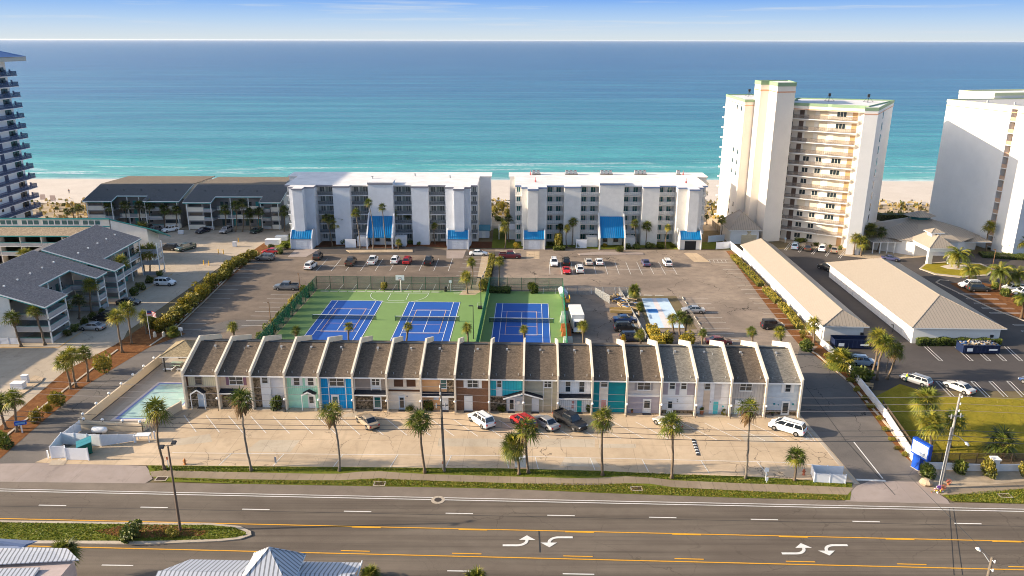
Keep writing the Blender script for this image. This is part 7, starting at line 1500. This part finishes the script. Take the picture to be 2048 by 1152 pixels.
# ================================================================ wheel stops
STOPM = plain('wheel_stop_concrete', (.55, .52, .46), .85, .1)
me = MB().hexa([(-.9, -.11, 0), (.9, -.11, 0), (.9, .11, 0), (-.9, .11, 0)], [(-.86, -.06, .14), (.86, -.06, .14), (.86, .06, .14), (-.86, .06, .14)]).mesh('wheel_stop', STOPM)
def stops(p, q, n, group, lbl):
    ang = atan2((q - p).y, (q - p).x)
    for i in range(n):
        c = p.lerp(q, (i + .5) / n); setp(inst('wheel_stop', me, None, (c.x, c.y, .04), ang + (pi / 2 if False else 0)), lbl.format(ORD[i]), 'wheel stop', group)
stops(Vector((-66.0, 141.5)), Vector((-68.2, 192.0)), 16, 'wheel stops along the west lot hedge', '{} wheel stop from the road end of the west lot hedge')
stops(Vector((-47.2, 142.5)), Vector((-46.4, 166.0)), 8, 'wheel stops along the vine strip', '{} wheel stop from the road end of the vine strip')
stops(Vector((57.2, 138)), Vector((58.4, 194)), 18, 'wheel stops along the white fence bed', '{} wheel stop from the road end of the white fence bed')
stops(P(640, 583), P(880, 585), 13, 'wheel stops behind the courts', '{} wheel stop from the left behind the courts')
stops(Vector((37.0, 137)), Vector((37.2, 162)), 8, 'wheel stops beside the shuffleboard court', '{} wheel stop from the road end beside the shuffleboard court')
stops(P(1330, 592), P(1240, 590), 4, 'wheel stops at the shuffleboard end', '{} wheel stop from the right at the shuffleboard end')
stops(P(984, 512), P(954, 574), 8, 'wheel stops along the centre walk', '{} wheel stop from the condo end of the centre walk')
# ================================================================ street furniture
def sign(label, px, h, w, hh, mat, post=TRIM, mat2=None):
    b = P(*px); o = thing('sign', label, 'sign', (b.x, b.y, .03)); MB().box(-.05, .05, -.02, .05, 0, h).build('post', post, o); MB().box(-w / 2, w / 2, -.06, -.025, h - hh, h).build('sign_board', mat, o)
    return o
SBLUE = plain('sign_blue', (.01, .07, .42), .45, .04); SPALE = flat('sign_pale', (.72, .76, .80), .4)
# blue monument sign at the drive
b = P(1834, 938); o = thing('monument_sign', 'blue entrance sign with a pale panel beside the drive wall', 'sign', (b.x, b.y, .03), radians(-70))
MB().box(-.7, .45, -.3, .3, 0, 2.1).build('pedestal', SBLUE, o); MB().xprism([(-.28, 1.9), (.28, 1.9), (.28, 4.1), (-.28, 4.1)], -1.2, 1.5).build('cabinet', SBLUE, o); MB().prism([(-1.05, -.30), (1.35, -.30), (1.35, -.283), (-1.05, -.283)], 2.15, 3.85).build('sign_board', SPALE, o)
t_ = MB()
for x0, x1, z in ((-.6, .9, 3.2), (-.4, .7, 2.9), (-.75, 1.0, 2.55)): t_.box(x0, x1, -.312, -.302, z, z + .1)
t_.build('lettering', flat('sign_faint_blue', (.30, .40, .62), .5), o); MB().box(-.75, .5, -.35, .35, -.02, .06).build('plinth', KERBM, o)
b = P(45, 866); o = thing('monument_sign', 'small blue sign on a white post at the left lane', 'sign', (b.x, b.y, .03), radians(20)); MB().box(-.08, .08, -.08, .08, 0, 1.3).build('post', TRIM, o); MB().box(-.75, .75, -.09, .09, 1.25, 1.85).build('cabinet', SBLUE, o); MB().box(-.6, .6, -.10, -.092, 1.4, 1.7).build('sign_board', flat('sign_light_blue', (.15, .35, .6), .5), o)
sign('small white and red notice at the mulch tip of the west lot', (363, 672), 1.7, .8, .6, SPALE)
for i, x in enumerate((310, 328)): b = P(x, 674); o = thing('utility_pedestal', f'pale rounded utility pedestal by the lane, {"left" if i == 0 else "right"} of two', 'utility box', (b.x, b.y, .03), 0, 'utility pedestals by the lane'); MB().path([(0, 0, 0), (0, 0, .55), (0, 0, .9), (0, 0, 1.05)], [.3, .3, .26, .12], 10).build('housing', plain('pedestal_cream', (.66, .60, .48), .7), o)
sign('white hanging sign post on the verge near the drive', (1531, 962), 1.9, .55, .55, SPALE); sign('small pale sign at the cream tower path', (1570, 486), 1.5, .5, .5, flat('pale_blue_sign', (.55, .66, .72), .5)); sign('triangular notice at the far court fence', (901, 583), 2.6, .6, .6, SPALE)
sign('small white sign on the verge left of the short palm', (1533, 966), .8, .3, .5, SPALE); sign('red and white marker post beside the central utility pole', (886, 940), 1.3, .16, .4, flat('marker_red', (.45, .06, .05), .5)); sign('thin red-topped marker beside the left verge palm', (337, 935), 1.6, .2, .45, flat('marker_orange', (.6, .15, .05), .5)); sign('slim blue-grey marker post on the verge', (552, 929), 1.1, .25, .8, flat('marker_grey', (.25, .27, .32), .5))
for i, (x, y, w, h) in enumerate([(1035, 934, .7, 1.3), (1046, 934, .9, 1.5)]): b = P(x, y); o = thing('cabinet', f'pale utility cabinet behind the palm pair, {"left and smaller" if i == 0 else "right and larger"} of two', 'utility box', (b.x, b.y, .03), 0); MB().box(-w / 2, w / 2, -.3, .3, .08, h).build('housing', plain('cabinet_white', (.68, .69, .70), .5), o); MB().box(-w / 2 - .05, w / 2 + .05, -.35, .35, 0, .08).build('plinth', KERBM, o); MB().box(-w * .42, w * .42, -.32, -.302, .2, h - .15).build('door', MATS['cabinet_white'], o)
def hydrant(px, label, c): b = P(*px); o = thing('fire_hydrant', label, 'fire hydrant', (b.x, b.y, .04)); MB().path([(0, 0, 0), (0, 0, .08), (0, 0, .1), (0, 0, .6), (0, 0, .75), (0, 0, .85)], [.2, .2, .13, .13, .15, .04], 10).build('barrel', c, o); MB().tube((-.24, 0, .5), (.24, 0, .5), .07).tube((0, -.22, .45), (0, 0, .45), .09).build('nozzle', c, o)
hydrant((370, 929), 'orange fire hydrant on the left verge', flat('hydrant_orange', (.55, .20, .05), .5)); hydrant((1607, 950), 'rust-red hydrant by the white screen at the drive', flat('hydrant_rust', (.40, .12, .06), .6))
def drain(px, label, w=1.5, d=1.0):
    b = P(*px); o = thing('storm_drain', label, 'storm drain', (b.x, b.y, .045), 0, 'storm drains on the verge'); m = MB().box(-w / 2, w / 2, -d / 2, -d / 2 + .14, 0, .03).box(-w / 2, w / 2, d / 2 - .14, d / 2, 0, .03).box(-w / 2, -w / 2 + .14, -d / 2 + .14, d / 2 - .14, 0, .03).box(w / 2 - .14, w / 2, -d / 2 + .14, d / 2 - .14, 0, .03); m.build('kerb_frame', KERBM, o); g_ = MB().box(-w / 2 + .14, w / 2 - .14, -d / 2 + .14, d / 2 - .14, .002, .008)
    for q in range(8): x = -w / 2 + .2 + (w - .4) * q / 7; g_.box(x - .02, x + .02, -d / 2 + .14, d / 2 - .14, .008, .02)
    g_.build('grate', plain('rusty_grate', (.07, .04, .03), .8), o)
for px, lb in (((759, 968), 'storm drain grate at the sidewalk bulge left of the manhole'), ((1273, 978), 'storm drain grate at the right sidewalk bulge'), ((323, 958), 'storm drain grate at the left end of the verge'), ((2010, 992), 'storm drain grate at the right photo edge')): drain(px, lb)
b = P(876, 1000); o = thing('manhole', 'round manhole with a pale concrete collar in the road', 'manhole', (b.x, b.y, .016)); MB().tube((0, 0, 0), (0, 0, .02), .85, None, 24).build('collar', KERBM, o); MB().tube((0, 0, .02), (0, 0, .03), .45, None, 20).build('cover', plain('iron_cover', (.05, .04, .035), .7), o)
b0, b1 = P(1387, 880), P(1397, 911); L = (b1 - b0).length; o = thing('speed_bump', 'black and white striped speed bump in the front lot', 'speed bump', (b0.x, b0.y, .03), atan2((b1 - b0).y, (b1 - b0).x))
for q in range(11): MB().xprism([(-.28, 0), (-.14, .07), (.14, .07), (.28, 0)], L * (q / 11 + (.02 if q % 2 else -.02)), L * ((q + 1) / 11 + (-.02 if q % 2 else .02))).build('segment', TRIM if q % 2 else BLACKM, o)
for i, (x, y) in enumerate([(477, 484), (437, 507), (447, 508), (408, 530), (418, 531)]): b = P(x, y); setp(MB().tube((0, 0, 0), (0, 0, 1.2), .12).build('bollard', YELM, None, (b.x, b.y, .03)), f'{["single yellow bollard at the upper lot divider", "left yellow bollard of the middle pair", "right yellow bollard of the middle pair", "left yellow bollard of the lower pair", "right yellow bollard of the lower pair"][i]} in the left lot', 'bollard', 'yellow bollards in the left lot')
for x, y, w, h, lb in [(469, 494, 1.0, 1.3, 'white utility box on the divider of the left lot'), (361, 469, 1.4, 1.0, 'white refuse box beside the white SUV at the beach flats'), (34, 781, 1.9, 1.1, 'larger white box on the left lot island'), (50, 768, 1.0, 1.4, 'smaller white box on the left lot island'), (544, 490, 3.8, 1.3, 'pale walled unit enclosure beside the condo garage'), (562, 482, 3.2, 1.2, 'white trailer-like box behind the unit enclosure'), (32, 682, 5.5, 0.0, '')]:
    if not h: continue
    b = P(x, y); o = thing('utility_box', lb, 'utility box', (b.x, b.y, .03)); MB().box(-w / 2, w / 2, 0, w * .6, .06, h).build('housing', BLUEWHITE, o); MB().box(-w / 2 - .08, w / 2 + .08, -.08, w * .6 + .08, 0, .06).build('plinth', KERBM, o); MB().box(-w / 2 - .04, w / 2 + .04, -.04, w * .6 + .04, h, h + .06).build('lid', TRIM, o)
S('island_kerb', [(18, 783), (70, 752), (88, 757), (82, 765), (38, 795)], .03, CONC, thick=.12)
fence('picket_fence', 'white picket fence at the near apartment end wall', 'fence', [Vector((-98, 133.2)), P(38, 689)], 1.2, TRIM, stripe('white_pickets', (.66, .70, .78), 0, .2, .3, .4, .5), 2.0, .05, .04, (.9,))
b = P(1125, 592); o = thing('boat', 'small white covered boat at the back of the storage yard', 'boat', (b.x, b.y, .03), radians(95)); MB().hexa([(-1.8, -.6, .3), (1.2, -.6, .3), (1.2, .6, .3), (-1.8, .6, .3)], [(-2.0, -.95, 1.2), (1.6, -.8, 1.3), (1.6, .8, 1.3), (-2.0, .95, 1.2)]).hexa([(1.2, -.6, .3), (2.2, -.05, .7), (2.2, .05, .7), (1.2, .6, .3)], [(1.6, -.8, 1.3), (2.6, -.05, 1.4), (2.6, .05, 1.4), (1.6, .8, 1.3)]).build('hull', LAMPW, o); MB().hexa([(-1.9, -.85, 1.2), (1.5, -.75, 1.3), (1.5, .75, 1.3), (-1.9, .85, 1.2)], [(-1.6, -.2, 1.6), (1.2, -.2, 1.65), (1.2, .2, 1.65), (-1.6, .2, 1.6)]).build('cover', BLUEWHITE, o)
b = P(1134, 620); o = thing('scissor_lift', 'yellow scissor lift in the storage yard', 'lift', (b.x, b.y, .03), radians(92)); MB().box(-1.0, 1.0, -.45, .45, .25, .8).build('chassis', YELM, o); m = MB()
for z in (.9, 1.4): m.beam((-.9, 0, z), (.9, 0, z + .5), .5, .07).beam((.9, 0, z), (-.9, 0, z + .5), .5, .07)
m.build('scissor', GREYM, o); MB().box(-1.05, 1.05, -.48, .48, 1.95, 2.05).box(-1.05, 1.05, -.48, -.44, 2.05, 3.0).box(-1.05, 1.05, .44, .48, 2.05, 3.0).build('platform', YELM, o)
for x in (-.7, .7):
    for y in (-.45, .45): MB().tube((x, y - .08, .2), (x, y + .08, .2), .2, None, 10).build('wheel', TYRE, o)
b = P(1153, 655); o = thing('box_truck', 'white box truck parked along the storage yard', 'truck', (b.x, b.y, .03), radians(-88)); MB().box(-4.2, 2.0, -1.2, 1.2, .9, 3.3).build('cargo_box', WHITE, o); MB().hexa([(2.05, -1.1, .6), (4.1, -1.05, .6), (4.1, 1.05, .6), (2.05, 1.1, .6)], [(2.05, -1.05, 2.5), (3.2, -.95, 2.45), (3.2, .95, 2.45), (2.05, 1.05, 2.5)]).build('cab', PT['white'], o); MB().hexa([(3.28, -.85, 2.3), (3.95, -.9, 1.5), (3.95, .9, 1.5), (3.28, .85, 2.3)], [(3.31, -.85, 2.34), (3.98, -.9, 1.54), (3.98, .9, 1.54), (3.31, .85, 2.34)]).build('windshield', CARGLASS, o); MB().box(-4.2, 3.9, -.9, .9, .5, .85).build('chassis', BLACKM, o)
for x in (-3.0, 3.0):
    for y in (-1.05, 1.05): wo = MB().tube((x, y - .15, .45), (x, y + .15, .45), .45, None, 14).build('wheel', TYRE, o); MB().tube((x, y - .17, .45), (x, y + .17, .45), .22, None, 10).build('rim', RIM, wo)
for i, (x, y, c) in enumerate([(1131, 662, 'orange'), (1133, 672, 'orange'), (1129, 645, 'white'), (1131, 636, 'white'), (1136, 688, 'white')]):
    b = P(x, y); o = thing('barrier_stack', f'{["nearer orange", "farther orange", "nearer pale", "farther pale", "nearest pale"][i]} stack of plastic barriers beside the court fence', 'barrier', (b.x, b.y, .03)); mm = flat('barrier_orange', (.62, .16, .05), .6) if c == 'orange' else WHITE
    for k in range(4): MB().hexa([(-.9, k * .3 - .5, 0), (.9, k * .3 - .5, 0), (.9, k * .3 - .25, 0), (-.9, k * .3 - .25, 0)], [(-.8, k * .3 - .42, 1.0 + .1 * k), (.8, k * .3 - .42, 1.0 + .1 * k), (.8, k * .3 - .33, 1.0 + .1 * k), (-.8, k * .3 - .33, 1.0 + .1 * k)]).build('barrier', mm, o)
b = P(1241, 629); o = thing('utility_trailer', 'tan flat trailer with wooden sides in the storage yard', 'trailer', (b.x, b.y, .03), radians(-4)); MB().box(-2.2, 2.2, -.95, .95, .55, .65).build('deck', plain('plywood', (.50, .40, .27), .8), o); MB().box(-2.2, 2.2, -1.0, -.95, .66, 1.2).box(-2.2, 2.2, .95, 1.0, .66, 1.2).build('side_boards', plain('trailer_wood', (.40, .27, .10), .8), o)
MB().beam((-2.2, 0, .5), (-3.4, 0, .45), .1, .1).build('drawbar', BLACKM, o)
for y in (-.95, .95): MB().tube((.1, y - .12, .34), (.1, y + .12, .34), .34, None, 12).build('wheel', TYRE, o)
r = random.Random(3); WD = [plain('lumber', (.46, .33, .19), .85, .2), plain('scrap_dark', (.10, .09, .085), .8, .2), plain('scrap_grey', (.40, .40, .40), .7, .2), plain('scrap_blue', (.05, .13, .32), .6), MATS['trailer_wood']]
for i, (x, y) in enumerate([(1232, 603), (1246, 606), (1258, 600), (1240, 613), (1256, 614), (1268, 622), (1250, 619), (1222, 598), (1236, 596), (1262, 606), (1270, 612), (1275, 634)]):
    b = P(x, y); o = thing('lumber_pile', f'{ORD[i]} heap of boards and scrap in the storage yard clutter', 'lumber pile', (b.x, b.y, .03), r.uniform(0, 3), 'heaps in the storage yard'); nb = 7
    for k in range(nb): l = r.uniform(.5, 1.3); yy = r.uniform(-.5, .5); zz = .12 + .12 * k; MB().beam((-l, yy, zz + r.uniform(-.04, .1)), (l, yy + r.uniform(-.3, .3), zz), r.uniform(.12, .4), .09).build('board', r.choice(WD), o)
# roll-off skips
def skip(px, ang, label, full, l=6.4, h=1.5):
    b = P(*px); o = thing('skip', label, 'skip', (b.x, b.y, .05), radians(ang)); SB = plain('skip_navy', (.010, .02, .06), .5, .15, 2); w = 1.15; m = MB()
    m.box(-l / 2, l / 2, -w, w, .15, .3); m.box(-l / 2, l / 2, -w, -w + .08, .3, h); m.box(-l / 2, l / 2, w - .08, w, .3, h); m.box(-l / 2, -l / 2 + .08, -w + .08, w - .08, .3, h); m.box(l / 2 - .08, l / 2, -w + .08, w - .08, .3, h)
    for q in range(9): x = -l / 2 + .3 + (l - .6) * q / 8; m.box(x - .06, x + .06, -w - .06, -w, .3, h - .1).box(x - .06, x + .06, w, w + .06, .3, h - .1)
    m.box(-l / 2 - .05, l / 2 + .05, -w - .08, -w + .1, h, h + .1).box(-l / 2 - .05, l / 2 + .05, w - .1, w + .08, h, h + .1); m.build('container', SB, o); rr = random.Random(px[0]); d = MB()
    for k in range(140 if full else 30):
        p = Vector((rr.uniform(-l / 2 + .3, l / 2 - .3), rr.uniform(-w + .25, w - .25), (h - .15 + rr.uniform(0, .35)) if full else rr.uniform(.5, .8))); a = Vector((rr.gauss(0, 1), rr.gauss(0, 1), rr.gauss(0, .5))).normalized() * rr.uniform(.15, .45); d.beam(p - a, p + a, rr.uniform(.1, .35), .08, rr.choice((0, 1, 1, 2, 3)))
    d.build('debris', WD, o); MB().box(-l / 2 + .7, -l / 2 + 1.7, -w - .075, -w - .065, .55, 1.15).box(l / 2 - 2.0, l / 2 - .5, -w - .075, -w - .065, .7, 1.0).build('label_plate', SPALE, o)
skip((1954, 704), 0, 'navy skip heaped full of debris in front of the wide garage', True, 6.6, 1.6); skip((1700, 694), -2, 'navy skip holding little debris beside the narrow garage', False, 6.6, 1.7)
b = P(1735, 777); o = thing('bench', 'small wooden bench under the palmetto mound', 'bench', (b.x, b.y, .04), radians(-20)); MB().box(-.8, .8, -.2, .2, .42, .48).build('seat', WD[0], o); MB().box(-.8, .8, .18, .24, .55, .9).build('backrest', WD[0], o)
for x in (-.65, .65): MB().box(x - .05, x + .05, -.18, .18, 0, .42).build('leg', WD[0], o)
# rock and roadside memorial at the leaning pole
b = P(1851, 970); m = MB(); m.ball((0, 0, .4), .75, 9, 6, 0, .7); rr = random.Random(2); m.v = [(x * rr.uniform(.85, 1.2), y * rr.uniform(.8, 1.1), z) for x, y, z in m.v]; setp(m.build('boulder', SANDY, None, (b.x, b.y, 0)), 'tan boulder on the corner left of the leaning utility pole', 'boulder')
b = P(1876, 984); o = thing('memorial', 'small roadside memorial of purple cloth and flowers at the leaning pole foot', 'memorial', (b.x, b.y, .04)); o.scale = (.7,) * 3; MB().box(-.06, .06, -.04, .04, 0, 1.6).box(-.45, .45, -.04, .04, 1.05, 1.17).build('cross', TRIM, o); MB().box(-.35, .35, -.1, -.045, .55, 1.3).build('purple_cloth', flat('purple_cloth', (.25, .10, .38), .9), o); m = MB()
for k in range(60): p = Vector((rr.gauss(0, .55), rr.gauss(-.1, .2), abs(rr.gauss(.2, .25)))); a = Vector((rr.gauss(0, 1), rr.gauss(0, 1), rr.gauss(0, 1))).normalized() * .13; c_ = a.orthogonal(); m.add([p - a, p + c_, p + a, p - c_], [(0, 1, 2, 3)], rr.choice((0, 1, 2, 3)))
m.build('flowers', [flat('flower_yellow', (.7, .45, .05), .8), flat('flower_red', (.5, .05, .08), .8), LG, LAMPW], o, fix=False)
for x, y, lb in ((1885, 981, 'red flower pot right of the roadside memorial'), (1896, 970, 'dark red bush-like flower bunch behind the memorial')): b = P(x, y); o = thing('flower_bunch', lb, 'flowers', (b.x, b.y, .04)); MB().path([(0, 0, 0), (0, 0, .3)], [.14, .2], 8).build('pot', POTC[0], o); inst('blooms', shrub_mesh(77, 120, .12).mesh('blooms', [flat('bloom_red', (.40, .06, .06), .8), LG, LDK, BR], fix=False), o, (0, 0, .3), 0, .5)
for x, y in ((107, 405), (87, 403)): b = P(x, y); o = thing('beach_sign', f'pale framed beach board, {"right" if x > 100 else "left"} of two near the dunes', 'sign', (b.x, b.y, .1)); MB().box(-.9, .9, -.05, .05, .6, 2.4).build('sign_board', plain('faded_pink', (.60, .47, .42), .8), o); MB().box(-.8, -.7, .05, .12, 0, 2.4).box(.7, .8, .05, .12, 0, 2.4).build('post', TRIM, o)
# ================================================================ people
def person(label, loc, rz, top, leg, hair, pose):
    me = bpy.data.meshes.new('person'); V = pose; names = list(V); E = [('hip', 'waist'), ('waist', 'chest'), ('chest', 'neck'), ('neck', 'head'), ('head', 'crown'), ('chest', 'shl'), ('shl', 'ell'), ('ell', 'wrl'), ('wrl', 'hal'), ('chest', 'shr'), ('shr', 'elr'), ('elr', 'wrr'), ('wrr', 'har'), ('hip', 'hpl'), ('hpl', 'knl'), ('knl', 'anl'), ('anl', 'tol'), ('hip', 'hpr'), ('hpr', 'knr'), ('knr', 'anr'), ('anr', 'tor')]
    R = dict(hip=.15, waist=.135, chest=.165, neck=.06, head=.1, crown=.085, shl=.075, ell=.05, wrl=.036, hal=.04, shr=.075, elr=.05, wrr=.036, har=.04, hpl=.1, knl=.068, anl=.046, tol=.04, hpr=.1, knr=.068, anr=.046, tor=.04)
    me.from_pydata([V[n] for n in names], [(names.index(a), names.index(b)) for a, b in E], [])
    o = bpy.data.objects.new('person', me); COL.objects.link(o); o.location = loc; o.rotation_euler = (0, 0, rz)
    sk = o.modifiers.new('skin', 'SKIN'); o.modifiers.new('sub', 'SUBSURF').levels = 1
    for i, n in enumerate(names): me.skin_vertices[0].data[i].radius = (R[n], R[n])
    me.skin_vertices[0].data[0].use_root = True
    dg = bpy.context.evaluated_depsgraph_get(); m2 = bpy.data.meshes.new_from_object(o.evaluated_get(dg)); o.modifiers.clear(); o.data = m2
    skin = flat('skin', (.42, .22, .14), .6)
    for m in (top, leg, skin, hair, BLACKM): m2.materials.append(m)
    for p in m2.polygons:
        z = p.center.z; x = p.center.x
        p.material_index = 3 if z > 1.66 or (z > 1.55 and p.center.y > .03) else 2 if (z > 1.44 or any((p.center - Vector(V[h])).length < .17 for h in ('hal', 'har'))) else 0 if z > .95 else 4 if z < .1 else 1
        p.use_smooth = True
    return setp(o, label, 'person')
base = dict(hip=(0, 0, .95), waist=(0, 0, 1.12), chest=(0, 0, 1.36), neck=(0, 0, 1.5), head=(0, -.02, 1.6), crown=(0, -.01, 1.7), shl=(-.19, 0, 1.4), ell=(-.26, .02, 1.14), wrl=(-.27, -.08, .9), hal=(-.27, -.12, .82), shr=(.19, 0, 1.4), elr=(.26, .02, 1.14), wrr=(.27, -.08, .9), har=(.27, -.12, .82), hpl=(-.1, 0, .88), knl=(-.11, -.06, .48), anl=(-.12, .06, .08), tol=(-.13, -.1, .04), hpr=(.1, 0, .88), knr=(.11, -.12, .5), anr=(.12, -.16, .08), tor=(.13, -.32, .04))
b = P(139, 389); person('person in dark clothes walking on the white beach', (b.x, b.y, .32), radians(40), flat('cloth_slate', (.05, .05, .09), .9), flat('cloth_dark', (.03, .03, .04), .9), flat('hair_dark', (.03, .02, .015), .8), dict(base))
pz = dict(base); pz.update(elr=(.3, -.2, 1.2), wrr=(.28, -.45, 1.25), har=(.27, -.53, 1.26), ell=(-.28, -.18, 1.16), wrl=(-.22, -.42, 1.1), hal=(-.2, -.5, 1.1), chest=(0, -.08, 1.36), neck=(0, -.12, 1.49), head=(0, -.17, 1.58), crown=(0, -.17, 1.68), shl=(-.19, -.08, 1.4), shr=(.19, -.08, 1.4))
b = P(1811, 764); person('worker in a bright yellow-green jacket standing at the silver wagon', (b.x, b.y, .04), radians(60), flat('hivis', (.45, .62, .03), .8), flat('work_trousers', (.02, .09, .08), .9), flat('hair_dark', (.03, .02, .015), .8), pz)
# ================================================================ light, sky, camera
SKYC = [(2.7, 3.0, 3.15), (2.4, 2.85, 3.3), (1.85, 2.55, 3.45), (1.2, 2.05, 3.5), (.55, 1.42, 3.5)]; SKYCLOUD = (2.8, 3.0, 3.2)
HAZE = 1.2e-5
EL, AZ = radians(19.0), radians(3.0)          # sun low on the left; AZ: how far the light travels away from the camera
dvec = Vector((cos(EL) * cos(AZ), cos(EL) * sin(AZ), -sin(EL)))
sl = bpy.data.lights.new('sun', 'SUN'); sl.energy = 4.8; sl.angle = radians(.55); sl.color = (1.0, .84, .63)
so = bpy.data.objects.new('sun', sl); COL.objects.link(so); so.rotation_euler = dvec.to_track_quat('-Z', 'Y').to_euler(); so.location = (-60, 90, 80)
w = bpy.data.worlds.new('World'); SC.world = w; w.use_nodes = True; nt = w.node_tree; bg = nt.nodes['Background']
sky = nt.nodes.new('ShaderNodeTexSky'); sky.sky_type = 'NISHITA'; sky.sun_disc = False; sky.sun_elevation = EL; sky.sun_rotation = radians(-90 - 3); sky.air_density = 1.0; sky.dust_density = 2.5; sky.ozone_density = 2.0; sky.altitude = 10
geo = nt.nodes.new('ShaderNodeTexCoord'); sx = nt.nodes.new('ShaderNodeSeparateXYZ'); nt.links.new(geo.outputs['Generated'], sx.inputs[0])
def mth(op, a, b=None):
    n = nt.nodes.new('ShaderNodeMath'); n.operation = op
    for i, q in enumerate((a, b)):
        if q is None: continue
        if isinstance(q, (int, float)): n.inputs[i].default_value = q
        else: nt.links.new(q, n.inputs[i])
    return n.outputs[0]
rp = nt.nodes.new('ShaderNodeValToRGB'); e = rp.color_ramp.elements
for q in range(3): e.new(.5)
for i, (p, c) in enumerate([(0.0, SKYC[0]), (.2, SKYC[1]), (.45, SKYC[2]), (.75, SKYC[3]), (1.0, SKYC[4])]): e[i].position = p; e[i].color = (*c, 1)
mr = nt.nodes.new('ShaderNodeMapRange'); mr.inputs[1].default_value = 0; mr.inputs[2].default_value = .052; nt.links.new(sx.outputs[2], mr.inputs[0]); nt.links.new(mr.outputs[0], rp.inputs[0])
# thin cirrus streaks low over the sea
mp = nt.nodes.new('ShaderNodeMapping'); mp.inputs['Scale'].default_value = (2.6, 2.6, 75); mp.inputs['Rotation'].default_value = (0, radians(1.2), 0); nt.links.new(geo.outputs['Generated'], mp.inputs[0])
nz = nt.nodes.new('ShaderNodeTexNoise'); nz.inputs['Scale'].default_value = 1.6; nz.inputs['Detail'].default_value = 7; nz.inputs['Roughness'].default_value = .6; nt.links.new(mp.outputs[0], nz.inputs['Vector'])
cr = nt.nodes.new('ShaderNodeMapRange'); cr.inputs[1].default_value = .54; cr.inputs[2].default_value = .74; cr.inputs[3].default_value = 0; cr.inputs[4].default_value = .75; nt.links.new(nz.outputs['Fac'], cr.inputs[0])
mx = nt.nodes.new('ShaderNodeMix'); mx.data_type = 'RGBA'; nt.links.new(cr.outputs[0], mx.inputs[0]); nt.links.new(rp.outputs[0], mx.inputs[6]); mx.inputs[7].default_value = (*SKYCLOUD, 1)
f = nt.nodes.new('ShaderNodeMapRange'); f.inputs[1].default_value = .06; f.inputs[2].default_value = .22; f.inputs[3].default_value = 1; f.inputs[4].default_value = 0; nt.links.new(sx.outputs[2], f.inputs[0])
m2 = nt.nodes.new('ShaderNodeMix'); m2.data_type = 'RGBA'; nt.links.new(f.outputs[0], m2.inputs[0]); nt.links.new(sky.outputs[0], m2.inputs[6]); nt.links.new(mx.outputs[2], m2.inputs[7]); nt.links.new(m2.outputs[2], bg.inputs[0])
bg.inputs[1].default_value = .12
hz = bpy.data.materials.new('sea_haze'); hz.use_nodes = True; ht = hz.node_tree; ht.nodes.remove(ht.nodes['Principled BSDF']); pv = ht.nodes.new('ShaderNodeVolumePrincipled'); pv.inputs['Color'].default_value = (.92, .95, 1, 1); pv.inputs['Density'].default_value = HAZE; pv.inputs['Anisotropy'].default_value = .2; ht.links.new(pv.outputs[0], ht.nodes['Material Output'].inputs['Volume'])
setp(MB().box(-65000, 65000, -80, 61000, -3, 57.5).build('haze', hz), kind='stuff'); SC.cycles.volume_bounces = 1
cd = bpy.data.cameras.new('camera'); cam = bpy.data.objects.new('camera', cd); COL.objects.link(cam); cd.sensor_width = 36; cd.lens = 36 * FPX / 2048; cd.clip_start = .5; cd.clip_end = 90000
cam.location = (0, 0, CH); cam.rotation_euler = (Matrix.Rotation(pi / 2 - PIT, 3, 'X') @ Matrix.Rotation(-0.0, 3, 'Z')).to_euler()
cam.matrix_world = Matrix.Translation((0, 0, CH)) @ (Matrix.Rotation(pi / 2 - PIT, 4, 'X') @ Matrix.Rotation(ROLL, 4, 'Z'))
SC.camera = cam
SC.view_settings.view_transform = 'Standard'; SC.view_settings.look = 'None'; SC.view_settings.exposure = 1.1; SC.view_settings.gamma = 1
SC.cycles.max_bounces = 6; SC.cycles.transparent_max_bounces = 12
SC.cycles.use_denoising = True; SC.cycles.use_adaptive_sampling = False; SC.cycles.pixel_filter_type = 'BLACKMAN_HARRIS'; SC.cycles.filter_width = 1.0; SC.cycles.sample_clamp_indirect = 4
for im in [m for m in bpy.data.meshes if m.users == 0]: bpy.data.meshes.remove(im)
